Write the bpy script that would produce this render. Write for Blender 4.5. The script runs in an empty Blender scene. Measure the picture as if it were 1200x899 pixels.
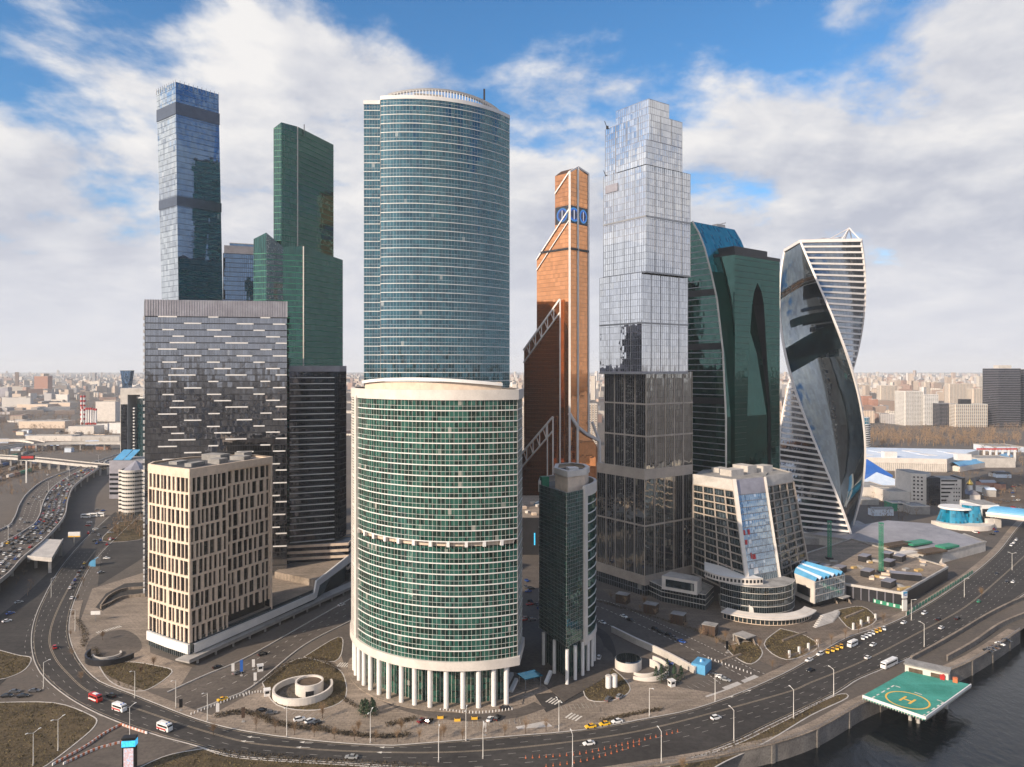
import bpy, bmesh, math, random
from mathutils import Vector, Matrix
random.seed(7)
SC = bpy.context.scene
COL = SC.collection
R = math.radians

# ------------------------------------------------------------------ camera
F, H, HX, HY = 850.0, 140.0, 600.0, 432.0        # focal length in photo pixels, drone height in metres
cam_d = bpy.data.cameras.new("camera")
cam_d.sensor_width = 36.0
cam_d.lens = F / 1200.0 * 36.0
cam_d.shift_y = -17.5 / 1200.0
cam_d.clip_start = 1.0
cam_d.clip_end = 60000.0
cam = bpy.data.objects.new("camera", cam_d)
cam.location = (0, 0, H)
cam.rotation_euler = (R(90), 0, 0)
COL.objects.link(cam)
SC.camera = cam

# ------------------------------------------------------------------ light
SUN_EL = R(26)
SUN_AZ = math.atan2(-0.70, -0.58)                # from behind and beside the camera
S = Vector((math.sin(SUN_AZ) * math.cos(SUN_EL), math.cos(SUN_AZ) * math.cos(SUN_EL), math.sin(SUN_EL)))
sun_d = bpy.data.lights.new("sun", 'SUN')
sun_d.energy = 5.0
sun_d.angle = R(0.5)
sun_d.color = (1.0, 0.83, 0.64)
sun = bpy.data.objects.new("sun", sun_d)
sun.rotation_euler = S.to_track_quat('Z', 'Y').to_euler()
sun.location = (-400, -300, 500)
COL.objects.link(sun)
SC.view_settings.view_transform = 'Standard'
SC.view_settings.look = 'None'
SC.view_settings.exposure = 0.22
SC.view_settings.gamma = 1.0
SC.cycles.use_denoising = True
SC.cycles.max_bounces = 6
SC.cycles.diffuse_bounces = 2
SC.cycles.glossy_bounces = 4
SC.cycles.volume_bounces = 2
SC.cycles.caustics_reflective = False
SC.cycles.sample_clamp_indirect = 6.0


class NT:
    """small helper for building node trees"""
    def __init__(s, tree):
        s.t = tree; s.n = tree.nodes; s.l = tree.links
    def node(s, typ, **kw):
        n = s.n.new(typ)
        for k, v in kw.items(): setattr(n, k, v)
        return n
    def put(s, sock, v):
        if isinstance(v, bpy.types.NodeSocket): s.l.new(v, sock)
        elif v is not None:
            if sock.type == 'RGBA' and len(v) == 3: v = (*v, 1.0)
            sock.default_value = v
    def math(s, op, a, b=None, c=None, clamp=False):
        n = s.node('ShaderNodeMath', operation=op, use_clamp=clamp)
        for i, v in enumerate((a, b, c)):
            if v is not None: s.put(n.inputs[i], v)
        return n.outputs[0]
    def vmath(s, op, a, b=None, scale=None):
        n = s.node('ShaderNodeVectorMath', operation=op)
        s.put(n.inputs[0], a)
        if b is not None: s.put(n.inputs[1], b)
        if scale is not None: s.put(n.inputs['Scale'], scale)
        return n.outputs[0]
    def ramp(s, fac, pts, interp='LINEAR'):
        n = s.node('ShaderNodeValToRGB')
        n.color_ramp.interpolation = interp
        e = n.color_ramp.elements
        while len(e) < len(pts): e.new(0.5)
        for el, (p, c) in zip(e, pts):
            el.position = p
            el.color = (c, c, c, 1) if isinstance(c, (int, float)) else (*c, 1)
        s.put(n.inputs[0], fac)
        return n.outputs[0]
    def noise(s, vec, scale, detail=4, rough=.55, dist=0.0, lac=2.0):
        n = s.node('ShaderNodeTexNoise')
        if vec is not None: s.put(n.inputs['Vector'], vec)
        n.inputs['Scale'].default_value = scale; n.inputs['Detail'].default_value = detail
        n.inputs['Roughness'].default_value = rough; n.inputs['Distortion'].default_value = dist
        n.inputs['Lacunarity'].default_value = lac
        return n.outputs['Fac']
    def mix(s, fac, a, b, mode='MIX'):
        n = s.node('ShaderNodeMix', data_type='RGBA', blend_type=mode)
        s.put(n.inputs['Factor'], fac); s.put(n.inputs['A'], a); s.put(n.inputs['B'], b)
        return n.outputs['Result']
    def maprange(s, v, a, b, c, d, smooth=False):
        n = s.node('ShaderNodeMapRange', interpolation_type='SMOOTHSTEP' if smooth else 'LINEAR')
        for i, x in enumerate((v, a, b, c, d)): s.put(n.inputs[i], x)
        return n.outputs[0]


world = bpy.data.worlds.new("World")
SC.world = world
world.use_nodes = True
w = NT(world.node_tree)
w.n.clear()
sky = w.node('ShaderNodeTexSky', sky_type='NISHITA', sun_disc=False)
sky.sun_elevation = SUN_EL
sky.sun_rotation = SUN_AZ
sky.air_density = 1.0; sky.dust_density = 0.1; sky.ozone_density = 4.0
sky.altitude = 100
bg_sky = w.node('ShaderNodeBackground'); bg_sky.inputs['Strength'].default_value = 0.145
hs = w.node('ShaderNodeHueSaturation'); hs.inputs['Saturation'].default_value = 1.18; hs.inputs['Hue'].default_value = .497
w.l.new(sky.outputs[0], hs.inputs['Color']); w.l.new(hs.outputs[0], bg_sky.inputs['Color'])
dvec = w.node('ShaderNodeTexCoord').outputs['Generated']
sep = w.node('ShaderNodeSeparateXYZ'); w.l.new(dvec, sep.inputs[0])
zz = w.math('MAXIMUM', sep.outputs[2], 0.0)
zc = w.math('ADD', zz, 0.30)
cmb = w.node('ShaderNodeCombineXYZ')
w.put(cmb.inputs[0], w.math('DIVIDE', sep.outputs[0], zc)); w.put(cmb.inputs[1], w.math('DIVIDE', sep.outputs[1], zc))
cmb.inputs[2].default_value = 3.7
cp = cmb.outputs[0]
n1 = w.noise(cp, 1.75, 12, .58, .12)
n_sun = w.noise(w.vmath('ADD', cp, (-.07, -.06, 0)), 1.75, 12, .58, .12)
n2 = w.noise(w.vmath('ADD', cp, (5.1, 2.2, 0)), .8, 5, .6, .3)
thr = w.ramp(zz, [(0, .05), (.12, .25), (.24, .41), (.33, .49), (.42, .56), (1, .57)])
sdot = w.node('ShaderNodeVectorMath', operation='DOT_PRODUCT'); w.l.new(dvec, sdot.inputs[0]); sdot.inputs[1].default_value = S
glow = w.math('POWER', w.math('MAXIMUM', sdot.outputs['Value'], 0.0), 3.0)   # on the sun's side the veil is denser and brighter
thr = w.math('SUBTRACT', thr, w.math('MULTIPLY', glow, .3))
mask = w.maprange(w.math('SUBTRACT', n1, thr), -0.045, 0.085, 0.0, 1.0, True)
lit = w.maprange(w.math('SUBTRACT', n1, n_sun), -0.10, 0.10, 0.0, 1.0)
shade = w.math('ADD', w.math('MULTIPLY', lit, .55), w.math('MULTIPLY', w.maprange(n2, .35, .65, 0, 1), .45))
ccol = w.ramp(shade, [(0.14, (.54, .57, .67)), (0.5, (.76, .77, .82)), (0.84, (.98, .96, .95))])
bg_c = w.node('ShaderNodeBackground'); w.put(bg_c.inputs['Strength'], w.math('ADD', 0.80, w.math('MULTIPLY', glow, 1.0)))
ccol = w.mix(w.maprange(zz, .03, .24, .75, 0.0, True), ccol, (.80, .81, .88))
w.l.new(ccol, bg_c.inputs['Color'])
ms = w.node('ShaderNodeMixShader')
w.put(ms.inputs[0], mask); w.l.new(bg_sky.outputs[0], ms.inputs[1]); w.l.new(bg_c.outputs[0], ms.inputs[2])
wo = w.node('ShaderNodeOutputWorld'); w.l.new(ms.outputs[0], wo.inputs['Surface'])


# ------------------------------------------------------------------ materials
def newmat(name):
    m = bpy.data.materials.new(name); m.use_nodes = True
    t = NT(m.node_tree); t.n.clear()
    out = t.node('ShaderNodeOutputMaterial')
    return m, t, out

def plain(name, col, rough=.7, var=.15, scale=.15, metal=0.0, spec=.4, col2=None, emit=0.0):
    """one colour with worn, mottled variation over the object"""
    m, t, out = newmat(name)
    p = t.node('ShaderNodeBsdfPrincipled')
    pos = t.node('ShaderNodeNewGeometry').outputs['Position']
    nz = t.noise(pos, scale, 6, .62)
    nf = t.noise(pos, scale * 9, 3, .6)
    f = t.math('ADD', t.math('MULTIPLY', nz, .7), t.math('MULTIPLY', nf, .3))
    lo = tuple(c * (1 - var * 1.6) for c in col); hi = tuple(min(1, c * (1 + var * 1.6)) for c in (col2 or col))
    if col2: lo = col; hi = col2
    c = t.mix(t.maprange(f, .33, .67, 0, 1), lo, hi)
    t.put(p.inputs['Base Color'], c)
    p.inputs['Roughness'].default_value = rough; p.inputs['Metallic'].default_value = metal
    p.inputs['Specular IOR Level'].default_value = spec
    if emit:
        t.put(p.inputs['Emission Color'], c); p.inputs['Emission Strength'].default_value = emit
    t.l.new(p.outputs[0], out.inputs[0])
    return m

def glass(name, tint, refl, r0=.3, pw=1.5, ph=4.2, dark=.35, light=.05, tilt=.012, rough=.02, blind=(.30, .29, .26), pw_off=0.0):
    """curtain-wall glass: tinted mirror over a dim interior, each pane a little different in tone and tilt"""
    m, t, out = newmat(name)
    uv = t.node('ShaderNodeUVMap', uv_map='UVMap').outputs[0]
    sp = t.node('ShaderNodeSeparateXYZ'); t.l.new(uv, sp.inputs[0])
    oi = t.node('ShaderNodeObjectInfo')
    cb = t.node('ShaderNodeCombineXYZ')
    t.put(cb.inputs[0], t.math('FLOOR', t.math('DIVIDE', t.math('ADD', sp.outputs[0], .001), pw)))
    t.put(cb.inputs[1], t.math('FLOOR', t.math('DIVIDE', t.math('ADD', sp.outputs[1], .001), ph)))
    t.put(cb.inputs[2], t.math('MULTIPLY', oi.outputs['Random'], 91.7))
    wn = t.node('ShaderNodeTexWhiteNoise', noise_dimensions='3D'); t.l.new(cb.outputs[0], wn.inputs['Vector'])
    cb2 = t.vmath('MULTIPLY', cb.outputs[0], (.23, .5, 1.0))
    grp = t.noise(cb2, 1.0, 2, .5)
    val = t.math('ADD', t.math('MULTIPLY', wn.outputs['Value'], .72), t.math('MULTIPLY', t.maprange(grp, .3, .7, 0, 1), .28))
    dk = tuple(c * .16 for c in tint)
    col = t.ramp(val, [(0, dk), (max(.01, dark - .08), tuple(c * .35 for c in tint)), (dark + .12, tint), (1 - light - .03, tuple(min(1, c * 1.35) for c in tint)), (1 - light, blind)])
    dif = t.node('ShaderNodeBsdfDiffuse'); t.put(dif.inputs['Color'], col)
    gl = t.node('ShaderNodeBsdfGlossy'); gl.inputs['Roughness'].default_value = rough
    rv = t.maprange(wn.outputs['Value'], 0, 1, .8, 1.0)
    t.put(gl.inputs['Color'], t.mix(rv, (0, 0, 0), refl))
    geo = t.node('ShaderNodeNewGeometry')
    rnd = t.vmath('SUBTRACT', wn.outputs['Color'], (.5, .5, .5))
    wob = t.node('ShaderNodeTexNoise'); t.put(wob.inputs['Vector'], geo.outputs['Position']); wob.inputs['Scale'].default_value = .35; wob.inputs['Detail'].default_value = 1
    rnd2 = t.vmath('SUBTRACT', wob.outputs['Color'], (.5, .5, .5))
    nn = t.vmath('NORMALIZE', t.vmath('ADD', t.vmath('ADD', geo.outputs['Normal'], t.vmath('SCALE', rnd, scale=tilt)), t.vmath('SCALE', rnd2, scale=tilt)))
    t.put(gl.inputs['Normal'], nn)
    lw = t.node('ShaderNodeLayerWeight'); lw.inputs['Blend'].default_value = .5
    fac = t.math('ADD', r0, t.math('MULTIPLY', t.math('POWER', lw.outputs['Facing'], 4.0), (1 - r0) * .85))
    mx = t.node('ShaderNodeMixShader'); t.put(mx.inputs[0], fac)
    t.l.new(dif.outputs[0], mx.inputs[1]); t.l.new(gl.outputs[0], mx.inputs[2]); t.l.new(mx.outputs[0], out.inputs[0])
    return m

def paved(name, c1, c2, tile=3.0, joint=.72, stain=.5, scale=.05):
    m, t, out = newmat(name)
    q = t.node('ShaderNodeBsdfPrincipled'); pos = t.node('ShaderNodeNewGeometry').outputs['Position']
    a = t.noise(pos, scale, 6, .65); b = t.noise(pos, scale * 14, 5, .65)
    c = t.mix(t.maprange(a, .32, .66, 0, 1), c1, c2)
    c = t.mix(t.maprange(b, .42, .68, 0, stain), c, tuple(x * .45 for x in c1))
    if tile:
        br = t.node('ShaderNodeTexBrick'); t.put(br.inputs['Vector'], t.vmath('MULTIPLY', pos, (1, 1, 0)))
        br.inputs['Color1'].default_value = (1, 1, 1, 1); br.inputs['Color2'].default_value = (.86, .86, .86, 1); br.inputs['Mortar'].default_value = (joint, joint, joint, 1)
        br.inputs['Scale'].default_value = 1.0; br.inputs['Mortar Size'].default_value = .10; br.inputs['Brick Width'].default_value = tile; br.inputs['Row Height'].default_value = tile * .55
        c = t.mix(1.0, c, br.outputs['Color'], 'MULTIPLY')
    wv_ = t.noise(t.vmath('MULTIPLY', pos, (.12, .9, 1)), .22, 4, .7)
    c = t.mix(t.maprange(wv_, .5, .75, 0, .35), c, tuple(min(1, x * 1.5) for x in c2))
    t.put(q.inputs['Base Color'], c); q.inputs['Roughness'].default_value = .9; q.inputs['Specular IOR Level'].default_value = .25
    t.l.new(q.outputs[0], out.inputs[0]); return m

M = {}
M['white'] = plain('white_cladding', (.72, .70, .68), .45, .06)
M['white_warm'] = plain('pale_stone', (.62, .57, .52), .6, .08)
M['beige'] = plain('beige_stone', (.66, .53, .42), .75, .10, .4)
M['concrete'] = plain('concrete', (.34, .32, .30), .85, .18)
M['concrete_lt'] = plain('light_concrete', (.48, .45, .42), .85, .14)
M['roof_dark'] = plain('roof_felt', (.07, .07, .075), .9, .25)
M['roof_grey'] = plain('roof_gravel', (.27, .26, .25), .9, .25)
M['dark_metal'] = plain('dark_metal', (.03, .03, .035), .4, .2, metal=.3)
M['grey_metal'] = plain('grey_metal', (.33, .33, .34), .4, .12, metal=.6)
M['steel'] = plain('white_steel', (.74, .70, .68), .4, .05)
M['louvre'] = plain('louvre_grey', (.31, .30, .34), .5, .15, metal=.4)
M['asphalt'] = paved('asphalt', (.036, .033, .032), (.066, .060, .056), 0, stain=.45, scale=.03)
M['asphalt_lt'] = paved('worn_asphalt', (.085, .072, .063), (.135, .114, .098), 0, stain=.5, scale=.04)
M['paving'] = paved('paving', (.135, .108, .088), (.22, .178, .143), 3.4, joint=.55)
M['paving_lt'] = paved('pale_paving', (.22, .178, .14), (.37, .30, .24), 2.6, joint=.6)
M['grass'] = paved('dry_grass', (.050, .038, .022), (.135, .098, .055), 0, stain=.7, scale=.09)
M['brick'] = plain('brick_red', (.36, .19, .14), .85, .12)
M['soil'] = paved('bare_soil', (.070, .050, .036), (.15, .11, .078), 0, stain=.6, scale=.04)
M['line_dim'] = plain('worn_road_paint', (.34, .32, .29), .8, .3, .5)
M['line'] = plain('road_paint', (.62, .58, .52), .8, .2, .5)
M['line_y'] = plain('worn_line_paint', (.33, .27, .20), .8, .2, .5)
M['quay'] = paved('granite_wall', (.15, .135, .125), (.24, .22, .20), 0, stain=.7, scale=.12)
M['teal_pad'] = paved('green_deck_paint', (.04, .23, .18), (.075, .33, .27), 0, stain=.35, scale=.08)
M['orange'] = plain('orange_plastic', (.52, .15, .06), .5, .1)
M['yellow'] = plain('yellow_paint', (.80, .46, .05), .35, .05)
M['gold'] = plain('gold_leaf', (.85, .55, .12), .25, .05, metal=.9)
M['red'] = plain('red_paint', (.45, .03, .03), .4, .1)
M['blue'] = plain('blue_paint', (.03, .12, .42), .4, .1)
M['skyblue'] = plain('light_blue_sheet', (.10, .32, .54), .35, .12)
M['bluewhite'] = plain('pale_blue_roof', (.42, .52, .66), .5, .25, .02, col2=(.75, .78, .82))
M['green'] = plain('green_paint', (.03, .22, .13), .5, .15)
M['black'] = plain('black_plastic', (.012, .012, .013), .4, .1)
M['tuft'] = plain('grass_tufts', (.05, .045, .018), .95, .3, .3, col2=(.21, .16, .075))
M['bark'] = plain('bark', (.08, .055, .04), .95, .25)
M['twig'] = plain('bare_twigs', (.085, .055, .038), .95, .3, .035, col2=(.36, .24, .14))
M['conifer'] = plain('conifer_needles', (.025, .05, .025), .95, .4, .5)
M['hedge'] = plain('hedge_twigs', (.085, .065, .042), .95, .4, .3)
M['tyre'] = plain('rubber', (.012, .012, .012), .8, .1)
M['carglass'] = plain('car_glass', (.012, .014, .017), .06, .05, spec=.8)
M['lamp_white'] = plain('lamp_housing', (.7, .68, .64), .4, .05)

# ------------------------------------------------------------------ mesh builder
WL = {}
class MB:
    def __init__(s): s.v = []; s.f = []; s.uv = []; s.mi = []
    def face(s, pts, uv=None, mi=0):
        b = len(s.v); s.v.extend([tuple(p) for p in pts]); s.f.append(tuple(range(b, b + len(pts)))); s.uv.append(uv); s.mi.append(mi)
    def box(s, c, sz, rz=0.0, mi=0, taper=1.0):
        cx, cy, cz = c; hx, hy, hz = sz[0] / 2, sz[1] / 2, sz[2] / 2
        ca, sa = math.cos(rz), math.sin(rz)
        P = []
        for dz, k in ((-hz, 1), (hz, taper)):
            for dx, dy in ((-hx, -hy), (hx, -hy), (hx, hy), (-hx, hy)):
                dx *= k; dy *= k
                P.append((cx + dx * ca - dy * sa, cy + dx * sa + dy * ca, cz + dz))
        b = len(s.v); s.v.extend(P)
        for q in ((3, 2, 1, 0), (4, 5, 6, 7), (0, 1, 5, 4), (1, 2, 6, 5), (2, 3, 7, 6), (3, 0, 4, 7)):
            s.f.append(tuple(b + i for i in q)); s.uv.append(None); s.mi.append(mi)
    def bar(s, a, b, wd, mi=0, wd2=None):
        """square bar from a to b"""
        a, b = Vector(a), Vector(b); d = (b - a).normalized()
        u = d.cross(Vector((0, 0, 1)))
        if u.length < 1e-3: u = Vector((1, 0, 0))
        u.normalize(); v = d.cross(u)
        P = []
        for p, k in ((a, wd), (b, wd2 if wd2 is not None else wd)):
            for i, j in ((-1, -1), (1, -1), (1, 1), (-1, 1)): P.append(tuple(p + u * i * k / 2 + v * j * k / 2))
        o = len(s.v); s.v.extend(P)
        for q in ((0, 1, 2, 3), (7, 6, 5, 4), (4, 5, 1, 0), (5, 6, 2, 1), (6, 7, 3, 2), (7, 4, 0, 3)):
            s.f.append(tuple(o + i for i in q)); s.uv.append(None); s.mi.append(mi)
    def cyl(s, c, r, z0, z1, n=12, r2=None, mi=0, cap=True):
        r2 = r if r2 is None else r2
        o = len(s.v)
        for z, rr in ((z0, r), (z1, r2)):
            for i in range(n):
                a = 2 * math.pi * i / n; s.v.append((c[0] + rr * math.cos(a), c[1] + rr * math.sin(a), z))
        for i in range(n):
            j = (i + 1) % n; s.f.append((o + i, o + j, o + n + j, o + n + i)); s.uv.append(None); s.mi.append(mi)
        if cap:
            s.f.append(tuple(o + n + i for i in range(n))); s.uv.append(None); s.mi.append(mi)
            s.f.append(tuple(o + n - 1 - i for i in range(n))); s.uv.append(None); s.mi.append(mi)
    def prism(s, pts, z0, z1, mi=0, top=None):
        """pts counter-clockwise; z1 may be a list, one height per point"""
        n = len(pts); o = len(s.v)
        zt = z1 if isinstance(z1, (list, tuple)) else [z1] * n
        s.v.extend((x, y, z0) for x, y in pts); s.v.extend((p[0], p[1], z) for p, z in zip(pts, zt))
        for i in range(n):
            j = (i + 1) % n; s.f.append((o + i, o + j, o + n + j, o + n + i)); s.uv.append(None); s.mi.append(mi)
        s.f.append(tuple(o + n + i for i in range(n))); s.uv.append(None); s.mi.append(mi if top is None else top)
        s.f.append(tuple(o + n - 1 - i for i in range(n))); s.uv.append(None); s.mi.append(mi)
    def data(s, name, mats, off=(0, 0, 0)):
        me = bpy.data.meshes.new(name)
        ox, oy, oz = off
        me.from_pydata([(x - ox, y - oy, z - oz) for x, y, z in s.v], [], s.f)
        for m in (mats if isinstance(mats, (list, tuple)) else [mats]): me.materials.append(m)
        if any(u is not None for u in s.uv):
            lay = me.uv_layers.new(name='UVMap'); k = 0
            for fi, f in enumerate(s.f):
                u = s.uv[fi]
                for i in range(len(f)):
                    lay.data[k].uv = u[i] if u is not None else (0, 0); k += 1
        if any(s.mi):
            for p, i in zip(me.polygons, s.mi): p.material_index = i
        me.update()
        return me
    def build(s, name, mats, parent=None, at=None):
        """link as one object; vertices are world coordinates"""
        off = WL.get(parent.name, (0, 0, 0)) if parent else (at or (0, 0, 0))
        return link(name, s.data(name, mats, off), parent, (0, 0, 0) if parent else off)

def link(name, me, parent=None, loc=(0, 0, 0), rz=0.0, scale=None):
    o = bpy.data.objects.new(name, me); COL.objects.link(o)
    o.parent = parent; o.location = loc
    if rz: o.rotation_euler = (0, 0, rz)
    if scale: o.scale = scale
    pl = WL.get(parent.name, (0, 0, 0)) if parent else (0, 0, 0)
    WL[o.name] = tuple(a + b for a, b in zip(pl, loc))
    return o

def tag(o, label=None, cat=None, group=None, kind=None):
    for k, v in (('label', label), ('category', cat), ('group', group), ('kind', kind)):
        if v: o[k] = v
    return o

def thing(name, label, cat, loc, group=None, rz=0.0):
    return tag(link(name, None, None, loc, rz), label, cat, group)

def struct(name, mb, mat):
    return tag(mb.build(name, mat), kind='structure')

def copy_tree(o, parent=None):
    c = o.copy(); COL.objects.link(c); c.parent = parent
    for ch in list(o.children): copy_tree(ch, c)
    return c

def G(px, py, z=0.0):
    """the spot at height z that the photograph shows at (px, py): a reading of the photo as a survey"""
    d = (H - z) * F / (py - HY)
    return ((px - HX) / F * d, d)
def ZY(py, d): return H - (py - HY) / F * d

# ------------------------------------------------------------------ facade kit
def subdiv(path, step, closed=True):
    out = []
    n = len(path)
    for i in range(n if closed else n - 1):
        a, b = path[i], path[(i + 1) % n]
        L = math.hypot(b[0] - a[0], b[1] - a[1]); k = max(1, round(L / step))
        out += [(a[0] + (b[0] - a[0]) * j / k, a[1] + (b[1] - a[1]) * j / k) for j in range(k)]
    if not closed: out.append(path[-1])
    return out

def normals(path, closed=True):
    n = len(path); res = []
    for i in range(n):
        es = []
        if closed or i > 0:
            a, b = path[i - 1], path[i]; es.append((b[0] - a[0], b[1] - a[1]))
        if closed or i < n - 1:
            a, b = path[i], path[(i + 1) % n]; es.append((b[0] - a[0], b[1] - a[1]))
        ns = []
        for dx, dy in es:
            L = math.hypot(dx, dy) or 1; ns.append((dy / L, -dx / L))
        sx, sy = sum(q[0] for q in ns), sum(q[1] for q in ns); L = math.hypot(sx, sy) or 1
        ux, uy = sx / L, sy / L
        k = 1 / max(.4, ux * ns[0][0] + uy * ns[0][1])
        res.append((ux * k, uy * k))
    return res

def offset(path, d, closed=True):
    return [(p[0] + n[0] * d, p[1] + n[1] * d) for p, n in zip(path, normals(path, closed))]

def skin_mb(path, z0, z1, closed=True, mb=None):
    mb = mb or MB(); n = len(path); u = 0.0
    for i in range(n if closed else n - 1):
        a, b = path[i], path[(i + 1) % n]; L = math.hypot(b[0] - a[0], b[1] - a[1])
        mb.face([(*a, z0), (*b, z0), (*b, z1), (*a, z1)], [(u, z0), (u + L, z0), (u + L, z1), (u, z1)])
        u += L
    return mb

def band_mb(path, z0, z1, out, back=.05, closed=True, mb=None):
    """a ledge that follows the path, standing OUT proud of it"""
    mb = mb or MB(); po = offset(path, out, closed); pi = offset(path, -back, closed); n = len(path)
    for i in range(n if closed else n - 1):
        j = (i + 1) % n
        A, B, a, b = po[i], po[j], pi[i], pi[j]
        mb.face([(*A, z0), (*B, z0), (*B, z1), (*A, z1)])
        mb.face([(*A, z1), (*B, z1), (*b, z1), (*a, z1)])
        mb.face([(*a, z0), (*b, z0), (*B, z0), (*A, z0)])
    if not closed:
        for k, fl in ((0, 0), (-1, 1)):
            q = [(*pi[k], z0), (*po[k], z0), (*po[k], z1), (*pi[k], z1)]
            mb.face(q if not fl else q[::-1])
    return mb

def mull_mb(path, z0, z1, wd, out, closed=True, every=1, mb=None):
    mb = mb or MB(); nn = normals(path, closed)
    for i in range(0, len(path), every):
        (x, y), (nx, ny) = path[i], nn[i]; L = math.hypot(nx, ny); nx, ny = nx / L, ny / L
        tx, ty = -ny * wd / 2, nx * wd / 2
        A = (x - tx - nx * .02, y - ty - ny * .02); B = (x - tx + nx * out, y - ty + ny * out)
        C = (x + tx + nx * out, y + ty + ny * out); D = (x + tx - nx * .02, y + ty - ny * .02)
        for p, q in ((B, C), (A, B), (C, D)):
            mb.face([(*p, z0), (*q, z0), (*q, z1), (*p, z1)])
    return mb

def facade(root, path, z0, z1, fh, gm, bm, band=(.6, .25), pane=1.5, mull=(.12, .12), mm=None, closed=True, glass_name='window_band',
           band_name='floor_band', transom=None, roof=None, skip=(), mull_every=1, top_band=True):
    """storeys of glass (one part each), a ledge at each floor (one part each), mullions joined"""
    P = subdiv(path, pane, closed) if pane else path
    n = max(1, round((z1 - z0) / fh)); fh = (z1 - z0) / n
    g = skin_mb(P, 0, fh, closed).data(glass_name, gm, WL[root.name])
    # vertices were world x, y and storey-local z
    b = band_mb(P, -band[0] / 2, band[0] / 2, band[1], closed=closed)
    tr = band_mb(P, fh * transom[0] - transom[1] / 2, fh * transom[0] + transom[1] / 2, transom[2], closed=closed).data('transom', bm, WL[root.name]) if transom else None
    b = b.data(band_name, bm, WL[root.name])
    rz = WL[root.name][2]
    for i in range(n):
        if i not in skip: link(glass_name, g, root, (0, 0, z0 + i * fh + rz * 0))
        if tr and i not in skip: link('transom', tr, root, (0, 0, z0 + i * fh))
        if band[0] and (i or not closed): link(band_name, b, root, (0, 0, z0 + i * fh))
    if band[0] and top_band: link(band_name, band_mb(P, -band[0] / 2, band[0] / 2, band[1], closed=closed).data(band_name, bm, WL[root.name]), root, (0, 0, z1))
    if mull:
        o = mull_mb(P, z0, z1, mull[0], mull[1], closed, mull_every).build('mullion_grid', mm or bm, root); o['kind'] = 'stuff'
    if roof:
        mb = MB(); mb.face([(x, y, z1 - .15) for x, y in path]); mb.build('roof', roof, root)
    return P, n, fh

def arc(cx, cy, r, a0, a1, n):
    """points on a circle; angle 0 faces the camera, positive turns towards +x; runs counter-clockwise from a0 to a1"""
    return [(cx + r * math.sin(R(a0 + (a1 - a0) * i / n)), cy - r * math.cos(R(a0 + (a1 - a0) * i / n))) for i in range(n + 1)]

UB = {}
def ubox(name, mat, parent, c, sz, rz=0.0, label=None, bev=False):
    """a box part that shares one mesh with its likes"""
    if mat.name not in UB:
        mb = MB(); mb.box((0, 0, 0), (1, 1, 1)); UB[mat.name] = mb.data('block', mat)
    off = WL.get(parent.name, (0, 0, 0)) if parent else (0, 0, 0)
    o = link(name, UB[mat.name], parent, tuple(a - b for a, b in zip(c, off)), rz, sz)
    if label: o['label'] = label
    return o
# ------------------------------------------------------------------ tower glass
GB = glass('green_glass', (.016, .078, .060), (.60, .76, .74), .14, 1.4, 2.2, .44, .07, .035)
GC = glass('teal_glass', (.004, .036, .042), (.40, .70, .84), .21, 1.4, 2.1, .46, .04, .030)
GA = glass('dark_green_glass', (.008, .052, .042), (.45, .70, .68), .15, 1.4, 1.75, .45, .015, .018)
GIQ = glass('smoked_glass', (.018, .020, .024), (.68, .70, .76), .42, 1.5, 4.0, .4, .01, .020)
GIQ2 = glass('dark_smoked_glass', (.012, .014, .02), (.42, .44, .54), .16, 1.5, 4.0, .4, .01, .020)
GBE = glass('window_glass', (.020, .018, .016), (.60, .58, .56), .12, 50, 50, .5, .0, .03)
GEU = glass('bottle_green_glass', (.002, .022, .018), (.30, .58, .53), .23, 1.5, 4.1, .4, .02, .012)
GOK = glass('blue_glass', (.014, .032, .055), (.36, .54, .82), .38, 1.6, 4.2, .35, .01, .022)
GOKL = glass('pale_glass', (.13, .15, .155), (.92, .95, .97), .60, 2.6, 4.2, .2, .03, .035)
GME = glass('copper_glass', (.28, .10, .035), (1.0, .48, .23), .70, 3.2, 4.2, .02, .0, .006)
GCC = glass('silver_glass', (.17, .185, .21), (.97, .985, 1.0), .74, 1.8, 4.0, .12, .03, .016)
GCD = glass('city_toned_silver_glass', (.050, .050, .042), (.84, .83, .78), .46, 1.8, 4.0, .36, .10, .03, blind=(.34, .30, .22))  # dimmer copy of the silver glass, reflected city put into its beige tint
GIM = glass('sea_green_glass', (.002, .022, .018), (.30, .58, .52), .17, 1.6, 4.2, .35, .02, .014)
GIT = glass('turquoise_glass', (.01, .16, .19), (.40, .75, .85), .26, 1.6, 4.2, .25, .02, .012)
GEV = glass('twisted_smooth_glass', (.012, .020, .026), (.66, .74, .80), .26, 1.6, 4.1, .35, .0, .003)
GEB = glass('strip_window_glass', (.018, .024, .030), (.70, .78, .90), .38, 1.7, 20, .35, .02, .030)
GN = glass('neutral_glass', (.02, .03, .035), (.60, .70, .74), .26, 1.6, 3.6, .35, .05, .02)
GNB = glass('pale_blue_glass', (.15, .21, .25), (.80, .88, .95), .40, 1.5, 1.8, .2, .10, .02, blind=(.55, .60, .62))
GTE = glass('aqua_glass', (.0, .16, .27), (.35, .75, .9), .25, 1.8, 3.0, .2, .03, .02)

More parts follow.
